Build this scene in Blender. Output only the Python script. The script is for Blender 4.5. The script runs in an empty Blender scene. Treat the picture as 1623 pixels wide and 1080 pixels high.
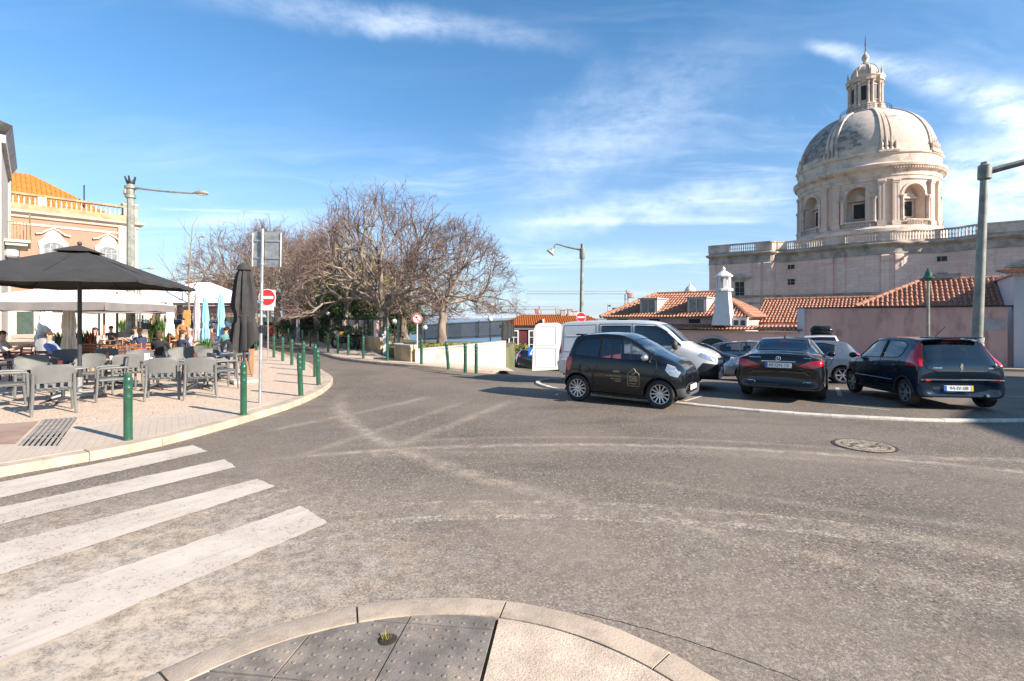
import bpy, math, random
import numpy as np
from mathutils import Vector, Matrix
S = bpy.context.scene
C = S.collection
PI = math.pi
rad = math.radians
# ------------------------------------------------------------ camera, sky, sun, exposure
EYE = 1.9
F = 800.0 / 1623.0
cd = bpy.data.cameras.new('camera'); cam = bpy.data.objects.new('camera', cd); C.objects.link(cam)
cam.location = (0, 0, EYE); cam.rotation_euler = (rad(90), 0, 0)
cd.sensor_width = 36; cd.lens = 36 * F; cd.shift_y = -37 / 1623.0
cd.clip_start = .05; cd.clip_end = 60000
S.camera = cam
SUN_EL = rad(28.7)
SUN_AZ = math.atan2(-.50, .866)               # direction towards the sun in the ground plane
sd = Vector((math.cos(SUN_AZ) * math.cos(SUN_EL), math.sin(SUN_AZ) * math.cos(SUN_EL), math.sin(SUN_EL)))
sl = bpy.data.lights.new('sun', 'SUN'); sl.energy = 5.0; sl.angle = rad(.53); sl.color = (1.0, .90, .79)
so = bpy.data.objects.new('sun', sl); C.objects.link(so)
so.rotation_euler = sd.to_track_quat('Z', 'Y').to_euler(); so.location = (30, -20, 40)
S.view_settings.view_transform = 'Standard'; S.view_settings.look = 'None'
S.view_settings.exposure = 1.2; S.view_settings.gamma = 1
try: S.view_settings.use_curve_mapping = False
except Exception: pass
S.render.engine = 'CYCLES'
S.cycles.max_bounces = 6; S.cycles.transparent_max_bounces = 12

class NT:
    """small helper that writes node maths"""
    def __init__(s, tree): s.t = tree; s.n = tree.nodes; s.l = tree.links
    def put(s, sock, v):
        if hasattr(v, 'is_output'): s.l.new(v, sock)
        elif isinstance(v, (tuple, list)):
            v = tuple(v)
            if len(v) == 3 and sock.type == 'RGBA': v = v + (1,)
            sock.default_value = v
        else: sock.default_value = v
    def m(s, op, a, b=None, c=None, clamp=False):
        nd = s.n.new('ShaderNodeMath'); nd.operation = op; nd.use_clamp = clamp
        s.put(nd.inputs[0], a)
        if b is not None: s.put(nd.inputs[1], b)
        if c is not None: s.put(nd.inputs[2], c)
        return nd.outputs[0]
    def v(s, op, a, b=None, out=0):
        nd = s.n.new('ShaderNodeVectorMath'); nd.operation = op
        s.put(nd.inputs[0], a)
        if b is not None:
            if op == 'SCALE': s.put(nd.inputs[3], b)
            else: s.put(nd.inputs[1], b)
        return nd.outputs['Value' if op in ('DOT_PRODUCT', 'LENGTH', 'DISTANCE') else 'Vector']
    def noise(s, vec, scale, detail=4, rough=.55, dist=0, col=False):
        nd = s.n.new('ShaderNodeTexNoise'); s.put(nd.inputs['Vector'], vec)
        nd.inputs['Scale'].default_value = scale; nd.inputs['Detail'].default_value = detail
        nd.inputs['Roughness'].default_value = rough; nd.inputs['Distortion'].default_value = dist
        return nd.outputs['Color' if col else 'Fac']
    def ss(s, x, a, b, lo=0., hi=1.):
        nd = s.n.new('ShaderNodeMapRange'); nd.interpolation_type = 'SMOOTHSTEP'
        s.put(nd.inputs['Value'], x); s.put(nd.inputs['From Min'], a); s.put(nd.inputs['From Max'], b)
        nd.inputs['To Min'].default_value = lo; nd.inputs['To Max'].default_value = hi
        return nd.outputs[0]
    def mix(s, f, a, b, mode='MIX'):
        nd = s.n.new('ShaderNodeMix'); nd.data_type = 'RGBA'; nd.blend_type = mode
        s.put(nd.inputs[0], f); s.put(nd.inputs[6], a); s.put(nd.inputs[7], b)
        return nd.outputs[2]
    def mapping(s, vec, scale=(1, 1, 1), rot=(0, 0, 0), loc=(0, 0, 0)):
        nd = s.n.new('ShaderNodeMapping'); s.put(nd.inputs['Vector'], vec)
        nd.inputs['Scale'].default_value = scale; nd.inputs['Rotation'].default_value = rot; nd.inputs['Location'].default_value = loc
        return nd.outputs[0]
    def sep(s, vec):
        nd = s.n.new('ShaderNodeSeparateXYZ'); s.put(nd.inputs[0], vec); return nd.outputs
    def bump(s, h, strength=.3, dist=.01, nrm=None):
        nd = s.n.new('ShaderNodeBump'); nd.inputs['Strength'].default_value = strength; nd.inputs['Distance'].default_value = dist
        s.put(nd.inputs['Height'], h)
        if nrm is not None: s.put(nd.inputs['Normal'], nrm)
        return nd.outputs[0]

def pdir(px, py):                              # viewing direction in the world of a point of the sky
    return Vector(((px - 811.5) / 800, 1, (503 - py) / 800)).normalized()

w = bpy.data.worlds.new('World'); S.world = w; w.use_nodes = True
W = NT(w.node_tree)
for nd in list(W.n): W.n.remove(nd)
out = W.n.new('ShaderNodeOutputWorld'); bg = W.n.new('ShaderNodeBackground'); W.l.new(bg.outputs[0], out.inputs[0])
sky = W.n.new('ShaderNodeTexSky'); sky.sky_type = 'NISHITA'; sky.sun_disc = False
sky.sun_elevation = SUN_EL; sky.sun_rotation = PI / 2 - SUN_AZ
sky.altitude = 60; sky.air_density = 1.0; sky.dust_density = .35; sky.ozone_density = 2.2
bg.inputs['Strength'].default_value = .092
tc = W.n.new('ShaderNodeTexCoord'); D = W.v('NORMALIZE', tc.outputs['Generated'])
dz = W.m('MAXIMUM', W.sep(D)[2], 0.0)
# cirrus: noise on a high flat layer, stretched along the wind
inv = W.m('DIVIDE', 1.0, W.m('ADD', dz, .10))
lay = W.v('MULTIPLY', D, (1, 1, 0)); lay = W.v('SCALE', lay, inv)
warp = W.noise(lay, .8, 3, .5, 0, True); lay2 = W.v('ADD', lay, W.v('SCALE', W.v('SUBTRACT', warp, (.5, .5, .5)), .9))
c1 = W.noise(W.mapping(lay2, (.30, 1.15, 1), (0, 0, rad(16))), 1.05, 9, .62)
c2 = W.noise(W.mapping(lay2, (.5, 3.4, 1), (0, 0, rad(-28)), (7, 3, 0)), 1.5, 8, .66)
big = W.ss(W.noise(W.mapping(lay, (1, 1, 1), (0, 0, 0), (1.9, 5.2, 0)), .55, 2, .5), .38, .66)
ver = W.m('MULTIPLY', W.ss(c1, .47, .78), .50)
ver = W.m('ADD', ver, W.m('MULTIPLY', W.ss(c2, .50, .82), .30))
ver = W.m('MULTIPLY', ver, W.m('ADD', .15, W.m('MULTIPLY', big, .85)))
low = W.ss(dz, .52, .05)                                     # thicker veil looking through more of the layer
ver = W.m('MULTIPLY', ver, W.m('ADD', .55, W.m('MULTIPLY', low, .75)))
fine = W.noise(W.mapping(D, (7, 7, 16)), 2.4, 8, .68)
fine2 = W.noise(W.mapping(D, (5, 5, 5), (0, 0, 0), (3, 1, 2)), 1.3, 5, .6)
def streak(p, q, width, amp, edge=.03, soft=.6, wob=.03, w1=None, fade0=.12, fade1=.12):
    a = pdir(*p); b = pdir(*q); n = a.cross(b).normalized(); mid = (a + b).normalized(); tdir = n.cross(mid)
    half = math.asin(min(1, abs(tdir.dot(b))))
    d = W.v('DOT_PRODUCT', D, tuple(n))
    d = W.m('ADD', d, W.m('MULTIPLY', W.m('SUBTRACT', fine2, .5), wob))
    s = W.v('DOT_PRODUCT', D, tuple(tdir)); front = W.ss(W.v('DOT_PRODUCT', D, tuple(mid)), .2, .5)
    wd = width if w1 is None else W.ss(s, -math.sin(half), math.sin(half), width, w1)
    m = W.ss(W.m('DIVIDE', W.m('ABSOLUTE', d), wd), 1.0, 0.0)
    m = W.m('MULTIPLY', m, W.ss(s, -math.sin(half), -math.sin(half) + fade0))
    m = W.m('MULTIPLY', m, W.ss(s, math.sin(half), math.sin(half) - fade1))
    m = W.m('MULTIPLY', m, front)
    tex = W.ss(fine, .5 - soft * .5, .5 + soft * .35)
    return W.m('MULTIPLY', W.m('MULTIPLY', m, tex), amp)
cl = ver
for args in [
    dict(p=(1262, 66), q=(1700, 196), width=.014, w1=.050, amp=.62, fade0=.05, fade1=.02, wob=.03, soft=.9),
    dict(p=(1560, 120), q=(1655, 250), width=.035, amp=.45, wob=.05, fade0=.05, fade1=.05),
    dict(p=(200, -20), q=(1000, 84), width=.034, w1=.030, amp=.27, wob=.06, fade0=.2, fade1=.25, soft=.8),
    dict(p=(500, 20), q=(760, 40), width=.03, amp=.3, wob=.08, soft=.9),
    dict(p=(215, 331), q=(480, 337), width=.0035, amp=.45, wob=.002, soft=.5, fade0=.05, fade1=.1),
    dict(p=(760, 320), q=(1290, 40), width=.13, amp=.36, wob=.20, fade0=.2, fade1=.3, soft=.9),
    dict(p=(700, 370), q=(1300, 290), width=.040, amp=.50, wob=.08, fade0=.3, fade1=.1, soft=.9),
    dict(p=(760, 352), q=(1240, 348), width=.012, amp=.35, wob=.016, fade0=.2, fade1=.06, soft=.9),
    dict(p=(600, 415), q=(1150, 398), width=.03, amp=.26, wob=.03, fade0=.2, fade1=.2),
    dict(p=(1450, 290), q=(1750, 262), width=.085, amp=.90, wob=.06, fade0=.05, fade1=.02, soft=.7),
    dict(p=(1470, 330), q=(1700, 335), width=.045, amp=.55, wob=.06, fade0=.05, fade1=.02, soft=.9),
    dict(p=(1500, 190), q=(1560, 188), width=.012, amp=.35, wob=.03, soft=.9, fade0=.03, fade1=.03),
    ]:
    cl = W.m('ADD', cl, streak(**args))
cl = W.m('MINIMUM', cl, .93)
hz = W.ss(dz, .36, -.02)                                      # whitening of the air towards the horizon
skyc = W.mix(W.m('MULTIPLY', hz, .42), W.mix(1.0, sky.outputs[0], W.mix(W.ss(dz, .02, .5), (.86, .92, .96), (.585, .885, 1.0)), 'MULTIPLY'), (4.0, 5.1, 6.6))
skyc = W.mix(1.0, skyc, W.mix(W.ss(dz, .0, .45), (.72, .78, .86), (.95, 1.0, 1.04)), 'MULTIPLY')
col = W.mix(W.m('MULTIPLY', cl, .86), skyc, (7.2, 7.7, 8.4))
W.l.new(col, bg.inputs['Color'])

# ------------------------------------------------------------ materials
def new_mat(name):
    m = bpy.data.materials.new(name); m.use_nodes = True
    n = NT(m.node_tree); b = m.node_tree.nodes['Principled BSDF']
    tc = n.n.new('ShaderNodeTexCoord')
    return m, n, b, tc.outputs['Object']
def pm(name, col, rough=.6, metal=0, var=.25, vs=3., bump=.0, bs=40., coat=0, spec=.5, col2=None, dirt=None, da=.0, ds=1.2, stretch=(1, 1, 1), bd=.01, trans=0):
    m, n, b, O = new_mat(name)
    v1 = n.noise(n.mapping(O, stretch), vs, 6, .6)
    c2 = col2 if col2 else tuple(c * (1 - var) for c in col)
    c = n.mix(n.ss(v1, .32, .68), tuple(min(1, x * (1 + .0 if col2 else 1 + var * .5)) for x in col), c2)
    if dirt: c = n.mix(n.m('MULTIPLY', n.ss(n.noise(n.mapping(O, stretch), ds, 8, .7), .46, .72), da), c, dirt)
    n.put(b.inputs['Base Color'], c)
    b.inputs['Metallic'].default_value = metal
    n.put(b.inputs['Roughness'], n.ss(n.noise(O, vs * 2.3, 5, .6), .2, .8, max(0.02, rough * .85), min(1, rough * 1.15)))
    b.inputs['Specular IOR Level'].default_value = spec
    if coat: b.inputs['Coat Weight'].default_value = coat; b.inputs['Coat Roughness'].default_value = .04
    if bump: n.put(b.inputs['Normal'], n.bump(n.noise(O, bs, 6, .6), bump, bd))
    if trans: b.inputs['Transmission Weight'].default_value = trans
    return m
def glass_mat(name, tint, refl=1.0, ior=1.5):
    m, n, b, O = new_mat(name); n.n.remove(b)
    tr = n.n.new('ShaderNodeBsdfTransparent'); tr.inputs[0].default_value = (*tint, 1)
    gl = n.n.new('ShaderNodeBsdfGlossy'); gl.inputs['Roughness'].default_value = .015; gl.inputs[0].default_value = (refl, refl, refl, 1)
    fr = n.n.new('ShaderNodeFresnel'); fr.inputs[0].default_value = ior
    mx = n.n.new('ShaderNodeMixShader'); n.l.new(n.m('ADD', n.m('MULTIPLY', fr.outputs[0], 1.1), .06, clamp=True), mx.inputs[0])
    n.l.new(tr.outputs[0], mx.inputs[1]); n.l.new(gl.outputs[0], mx.inputs[2])
    n.l.new(mx.outputs[0], m.node_tree.nodes['Material Output'].inputs[0])
    return m
def stone_mat(name, c1, c2, mortar, bw, bh, dirt=(.09, .075, .07), da=.5, rough=.85, ms=.012, bump=.3, cyl=0, frame=None, ds=.25):
    """coursed ashlar: the joints are fine relief on the wall"""
    m, n, b, O = new_mat(name)
    x, y, z = n.sep(O)[0:3]
    if cyl: u = n.m('MULTIPLY', n.m('ARCTAN2', y, x), cyl)
    elif frame == 'x': u = x
    else: u = n.m('ADD', x, y)
    cb = n.n.new('ShaderNodeCombineXYZ'); n.l.new(u, cb.inputs[0]); n.l.new(z, cb.inputs[1])
    bt = n.n.new('ShaderNodeTexBrick'); n.l.new(cb.outputs[0], bt.inputs['Vector'])
    bt.inputs['Scale'].default_value = 1; bt.inputs['Brick Width'].default_value = bw; bt.inputs['Row Height'].default_value = bh
    bt.inputs['Mortar Size'].default_value = ms; bt.inputs['Color1'].default_value = (*c1, 1); bt.inputs['Color2'].default_value = (*c2, 1); bt.inputs['Mortar'].default_value = (*mortar, 1)
    bt.inputs['Mortar Smooth'].default_value = .4
    nz = n.noise(O, ds, 8, .7); nz2 = n.noise(n.mapping(O, (1, 1, .22)), ds * 5, 7, .7); nz3 = n.noise(O, 3, 6, .6)
    c = n.mix(n.m('MULTIPLY', n.ss(nz, .45, .75), da), bt.outputs['Color'], tuple(.5 * (a + d) for a, d in zip(c1, dirt)))
    c = n.mix(n.m('MULTIPLY', n.ss(nz2, .52, .78), da * .8), c, dirt)
    c = n.mix(n.ss(nz3, .3, .7, 0, .25), c, tuple(min(1, k * 1.2) for k in c1))
    n.put(b.inputs['Base Color'], c); b.inputs['Roughness'].default_value = rough
    n.put(b.inputs['Normal'], n.bump(n.m('SUBTRACT', nz3, n.m('MULTIPLY', bt.outputs['Fac'], 2.5)), bump, .07))
    return m
M = {}
M['kerb'] = pm('kerb_limestone', (.45, .355, .265), .85, var=.2, vs=2.6, bump=.4, bs=60, dirt=(.27, .21, .155), da=.75, ds=5)
M['tactile'] = pm('grey_tactile_concrete', (.175, .150, .130), .92, var=.3, vs=6, bump=.45, bs=90, dirt=(.36, .29, .22), da=.8, ds=2.6)
M['aggregate'] = pm('beige_exposed_aggregate', (.60, .47, .355), .95, var=.22, vs=5, bump=.8, bs=90, dirt=(.22, .165, .12), da=.85, ds=75, bd=.008)
M['green'] = pm('green_bollard_paint', (.014, .082, .045), .32, var=.2, vs=5, coat=.4, dirt=(.08, .12, .08), da=.35, ds=9, bump=.05, bs=60)
M['galv'] = pm('galvanised_steel', (.50, .50, .49), .42, metal=.75, var=.2, vs=7, dirt=(.3, .26, .22), da=.3)
M['lampgrey'] = pm('grey_green_lamp_paint', (.235, .245, .205), .55, metal=.1, var=.25, vs=3, dirt=(.12, .10, .08), da=.5, ds=3, bump=.15, bs=30)
M['lamphead'] = pm('weathered_lamp_head', (.34, .30, .22), .5, var=.4, vs=9, dirt=(.12, .10, .07), da=.6, ds=6)
M['lens'] = pm('milky_lamp_lens', (.75, .74, .70), .25, var=.1)
M['white'] = pm('white_paint', (.66, .65, .62), .5, var=.06, dirt=(.45, .40, .34), da=.25)
M['signwhite'] = pm('sign_white', (.80, .80, .78), .35, var=.03)
M['red'] = pm('sign_red', (.60, .028, .03), .35, var=.08)
M['blue'] = pm('sign_blue', (.02, .13, .50), .35, var=.05)
M['black'] = pm('black_plastic', (.012, .012, .013), .45, var=.2)
M['rubber'] = pm('tyre_rubber', (.018, .017, .017), .75, var=.3, vs=12, dirt=(.10, .085, .07), da=.35, ds=5)
M['seam'] = pm('panel_gap', (.004, .004, .005), .7, var=0)
M['alloy'] = pm('alloy_rim', (.60, .60, .60), .30, metal=.85, var=.08)
M['chrome'] = pm('chrome', (.85, .85, .86), .08, metal=1, var=0)
M['interior'] = pm('car_interior', (.022, .022, .025), .8, var=.2)
M['seatred'] = pm('red_seat_cloth', (.18, .02, .025), .85, var=.2)
M['paint_black'] = pm('black_car_paint', (.006, .007, .009), .22, var=.1, coat=.9, spec=.15, dirt=(.035, .030, .026), da=.06, ds=1.5)
M['paint_navy'] = pm('dark_navy_car_paint', (.012, .022, .038), .25, metal=.3, var=.1, coat=.9, spec=.15, dirt=(.05, .045, .04), da=.08, ds=1.5)
M['paint_graphite'] = pm('black_metallic_car_paint', (.010, .011, .014), .24, metal=.2, var=.1, coat=.9, spec=.15, dirt=(.05, .044, .038), da=.06, ds=1.5)
M['paint_white'] = pm('white_van_paint', (.56, .56, .55), .3, var=.04, coat=.8, dirt=(.45, .41, .36), da=.12)
M['paint_silver'] = pm('silver_car_paint', (.20, .225, .25), .3, metal=.6, var=.06, coat=.8)
M['paint_grey'] = pm('grey_car_paint', (.14, .145, .15), .3, metal=.5, var=.06, coat=.8)
M['bumpergrey'] = pm('dark_grey_bumper_plastic', (.045, .046, .048), .6, var=.2)
M['glass_car'] = glass_mat('car_glass', (.74, .80, .79))
M['glass_dark'] = glass_mat('dark_car_glass', (.12, .14, .14))
M['tail'] = pm('red_light_lens', (.50, .008, .012), .12, var=.25, vs=25, coat=1)
M['head'] = pm('headlight_lens', (.55, .57, .60), .12, metal=.6, var=.35, vs=22, coat=1)
M['orange_lens'] = pm('orange_lens', (.7, .2, .02), .2, var=.1)
M['plate'] = pm('number_plate_white', (.74, .74, .72), .35, var=.03)
M['yellow'] = pm('plate_yellow', (.75, .50, .03), .4, var=.03)
M['gold'] = pm('gold_lettering', (.42, .33, .18), .4, var=.1)
M['pane'] = pm('window_pane', (.035, .042, .048), .08, var=.4, vs=1.3, spec=.9)
M['pane_dark'] = pm('unlit_window_pane', (.022, .024, .028), .35, var=.4, vs=1.3, spec=.25)
M['pane2'] = pm('window_pane_curtained', (.20, .21, .21), .15, var=.4, vs=4, spec=.8)
M['iron'] = pm('dark_iron', (.030, .034, .032), .6, metal=.3, var=.3)
M['rustfence'] = pm('brown_fence_paint', (.085, .066, .052), .7, var=.3)
M['irongreen'] = pm('dark_green_iron', (.020, .045, .034), .55, metal=.2, var=.3)
M['manhole'] = pm('worn_cast_iron', (.085, .062, .045), .6, metal=.4, var=.4, vs=12, bump=.4, bs=40)
M['chair'] = pm('grey_chair_plastic', (.125, .125, .118), .55, var=.10, vs=6, dirt=(.30, .27, .23), da=.2)
M['chairdark'] = pm('charcoal_table_metal', (.035, .037, .040), .55, var=.2, dirt=(.16, .14, .12), da=.2)
M['tabletop'] = pm('grey_table_laminate', (.30, .285, .265), .5, var=.12, vs=8)
M['wood'] = pm('varnished_wood', (.30, .13, .055), .5, var=.4, vs=4, stretch=(1, 8, 8))
M['wooddark'] = pm('dark_red_wood', (.13, .035, .028), .5, var=.4, vs=4)
M['fabric_dark'] = pm('charcoal_canvas', (.034, .032, .031), .9, var=.12, vs=2, bump=.25, bs=240, dirt=(.07, .063, .058), da=.3, ds=1.2)
M['fabric_grey'] = pm('warm_grey_canvas', (.20, .18, .17), .9, var=.12, vs=2, bump=.2, bs=200)  # grey cloth; also serves as painted shade on the pale parasol's valance
M['fabric_cream'] = pm('cream_canvas', (.72, .68, .60), .9, var=.08, vs=2, bump=.2, bs=200)
M['fabric_white'] = pm('white_canvas', (.78, .77, .74), .9, var=.05, vs=2, bump=.2, bs=200)
M['fabric_blue'] = pm('light_blue_canvas', (.24, .47, .64), .9, var=.12, vs=2, bump=.2, bs=200)
M['fabric_mauve'] = pm('faded_mauve_canvas', (.42, .33, .35), .9, var=.12, vs=2, bump=.2, bs=200)
M['skin'] = pm('skin', (.48, .27, .19), .55, var=.12)
M['bark'] = pm('grey_brown_bark', (.26, .205, .155), .9, var=.45, vs=3, bump=.7, bs=18, stretch=(1, 1, .25), dirt=(.10, .075, .06), da=.6, ds=2, bd=.03)
M['twig'] = pm('brown_twigs', (.165, .108, .086), .9, var=.35, vs=.6)
M['leaf'] = pm('evergreen_leaf', (.045, .085, .018), .6, var=.6, vs=1.5, col2=(.022, .045, .012))
M['leafy'] = pm('yellow_green_leaf', (.30, .255, .045), .6, var=.6, vs=1.5, col2=(.12, .13, .025))
M['leafp'] = pm('potted_plant_leaf', (.08, .17, .03), .5, var=.6, vs=6, col2=(.035, .08, .015))
M['flower'] = pm('red_flower_leaf', (.50, .06, .03), .6, var=.4, vs=8)
M['pinkwall'] = pm('old_pink_render', (.62, .385, .315), .9, var=.16, vs=.5, bump=.25, bs=12, dirt=(.25, .155, .125), da=.85, ds=1.7, bd=.02, stretch=(1, 1, .35))
M['pinkwall2'] = pm('pink_lime_wash', (.68, .455, .39), .9, var=.10, vs=.5, bump=.2, bs=12, dirt=(.30, .20, .17), da=.4, ds=.8)
M['greytrim'] = pm('grey_stone_trim', (.42, .40, .385), .85, var=.2, vs=2, bump=.2, bs=20, dirt=(.17, .15, .14), da=.4)
M['whitewall'] = pm('white_lime_wall', (.50, .46, .40), .9, var=.08, vs=1, bump=.25, bs=14, dirt=(.27, .22, .17), da=.75, ds=1.9)
M['yellowwall'] = pm('ochre_washed_wall', (.50, .36, .20), .9, var=.25, vs=1.2, bump=.3, bs=14, dirt=(.25, .17, .09), da=.6)
M['graywhite'] = pm('grey_white_render', (.52, .51, .52), .9, var=.07, vs=.7, bump=.15, bs=14, dirt=(.38, .36, .35), da=.3)
M['maroon'] = pm('maroon_wall', (.105, .018, .026), .85, var=.2, vs=1)
M['peach'] = pm('peach_render', (.385, .185, .125), .9, var=.08, vs=.4, bump=.15, bs=10, dirt=(.40, .25, .17), da=.5, ds=.4)
M['lime'] = pm('white_limestone_trim', (.47, .425, .36), .85, var=.12, vs=.8, bump=.2, bs=10, dirt=(.36, .29, .16), da=.6, ds=1.1)
M['ochrestone'] = pm('lichened_parapet_stone', (.34, .265, .15), .9, var=.3, vs=1.2, bump=.2, bs=10, dirt=(.20, .15, .07), da=.6, ds=1.5)
M['tile'] = pm('clay_roof_tile', (.34, .14, .082), .85, var=.5, vs=4.5, bump=.3, bs=20, dirt=(.14, .062, .036), da=.7, ds=2.5, col2=(.46, .235, .145))
M['tileor'] = pm('bright_orange_roof_tile', (.46, .145, .022), .8, var=.2, vs=3, bump=.2, bs=20)
M['stone'] = stone_mat('pink_ashlar', (.78, .535, .445), (.66, .445, .37), (.32, .22, .19), 1.5, .62, dirt=(.20, .15, .13), da=.60, frame='x')
M['stoneL'] = pm('pale_limestone', (.60, .48, .385), .85, var=.16, vs=.5, bump=.3, bs=6, dirt=(.20, .155, .13), da=.6, ds=.5, bd=.05)
M['stoneG'] = pm('dark_weathered_cornice', (.43, .35, .295), .9, var=.3, vs=.5, bump=.3, bs=5, dirt=(.10, .085, .075), da=.7, ds=.6, bd=.05)
M['drum'] = stone_mat('drum_ashlar', (.60, .48, .385), (.54, .43, .34), (.38, .30, .24), 1.4, .62, dirt=(.22, .17, .14), da=.35, cyl=12.5)
def dome_mat():
    m, n, b, O = new_mat('dome_stone_lichen')
    x, y, z = n.sep(O)[0:3]
    u = n.m('MULTIPLY', n.m('ARCTAN2', y, x), 9.5)
    cb = n.n.new('ShaderNodeCombineXYZ'); n.l.new(u, cb.inputs[0]); n.l.new(z, cb.inputs[1])
    bt = n.n.new('ShaderNodeTexBrick'); n.l.new(cb.outputs[0], bt.inputs['Vector'])
    bt.inputs['Scale'].default_value = 1; bt.inputs['Brick Width'].default_value = 1.1; bt.inputs['Row Height'].default_value = .55
    bt.inputs['Mortar Size'].default_value = .012; bt.inputs['Color1'].default_value = (0, 0, 0, 1); bt.inputs['Color2'].default_value = (1, 1, 1, 1); bt.inputs['Mortar'].default_value = (.5, .5, .5, 1)
    nz = n.noise(O, .16, 4, .55); nz2 = n.noise(O, 1.1, 7, .65)
    # lichen lives on the damp side of the dome, stone by stone
    side = n.ss(n.m('ADD', n.m('MULTIPLY', x, -.9), n.m('MULTIPLY', y, .25)), -6.5, 5.0)
    rnd = n.m('MULTIPLY', n.sep(bt.outputs['Color'])[0], .17)
    f = n.m('ADD', n.m('ADD', n.m('MULTIPLY', nz, .62), n.m('MULTIPLY', side, .14)), n.m('ADD', rnd, n.m('MULTIPLY', nz2, .34)))
    dark = n.ss(f, .64, .78)
    c = n.mix(n.ss(nz2, .3, .7), (.58, .49, .40), (.48, .40, .33))
    c = n.mix(n.m('MULTIPLY', side, .80), c, (.29, .255, .235))
    c = n.mix(n.m('MULTIPLY', dark, .72), c, (.085, .082, .085))
    n.put(b.inputs['Base Color'], c); b.inputs['Roughness'].default_value = .9
    n.put(b.inputs['Normal'], n.bump(n.m('SUBTRACT', nz2, bt.outputs['Fac']), .3, .05))
    return m
M['dome'] = dome_mat()
M['earth'] = pm('dry_earth_grass', (.17, .14, .075), .95, var=.5, vs=.8, bump=.5, bs=6, col2=(.075, .095, .03), bd=.05)
M['calcada'] = None
def cobble_mat(name, c1, c2, joint, size, dirt, rot=.4):
    m, n, b, O = new_mat(name)
    v = n.n.new('ShaderNodeTexVoronoi'); v.feature = 'DISTANCE_TO_EDGE'; v.inputs['Scale'].default_value = 1 / size; v.inputs['Randomness'].default_value = .45
    vc = n.n.new('ShaderNodeTexVoronoi'); vc.inputs['Scale'].default_value = 1 / size; vc.inputs['Randomness'].default_value = .45
    mp = n.mapping(O, (1, 1, 0), (0, 0, rot)); n.l.new(mp, v.inputs['Vector']); n.l.new(mp, vc.inputs['Vector'])
    rc = n.sep(vc.outputs['Color'])[0]
    c = n.mix(rc, c1, c2)
    c = n.mix(n.ss(v.outputs['Distance'], .10, .02), c, joint)
    c = n.mix(n.m('MULTIPLY', n.ss(n.noise(O, .5, 8, .7), .42, .72), .6), c, dirt)
    c = n.mix(n.m('MULTIPLY', n.ss(n.noise(O, 2.5, 8, .7), .5, .8), .4), c, tuple(.6 * x for x in dirt))
    n.put(b.inputs['Base Color'], c); b.inputs['Roughness'].default_value = .75
    n.put(b.inputs['Normal'], n.bump(n.ss(v.outputs['Distance'], 0, .16), .7, .012))
    return m
M['calcada'] = cobble_mat('limestone_cobbles', (.66, .515, .395), (.55, .43, .33), (.33, .25, .18), .075, (.56, .41, .29))
def tilepave_mat():
    m, n, b, O = new_mat('small_square_paving')
    bt = n.n.new('ShaderNodeTexBrick'); n.l.new(n.mapping(O, (1, 1, 1), (0, 0, rad(-34))), bt.inputs['Vector'])
    bt.offset = 0; bt.inputs['Scale'].default_value = 1; bt.inputs['Brick Width'].default_value = .10; bt.inputs['Row Height'].default_value = .10
    bt.inputs['Mortar Size'].default_value = .006; bt.inputs['Color1'].default_value = (.46, .38, .305, 1); bt.inputs['Color2'].default_value = (.42, .345, .28, 1); bt.inputs['Mortar'].default_value = (.36, .295, .23, 1)
    c = n.mix(n.m('MULTIPLY', n.ss(n.noise(O, 1.2, 8, .7), .4, .7), .6), bt.outputs['Color'], (.50, .40, .30))
    n.put(b.inputs['Base Color'], c); b.inputs['Roughness'].default_value = .9
    n.put(b.inputs['Normal'], n.bump(n.m('SUBTRACT', 1, bt.outputs['Fac']), .4, .004))
    return m
M['smallpave'] = tilepave_mat()

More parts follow.
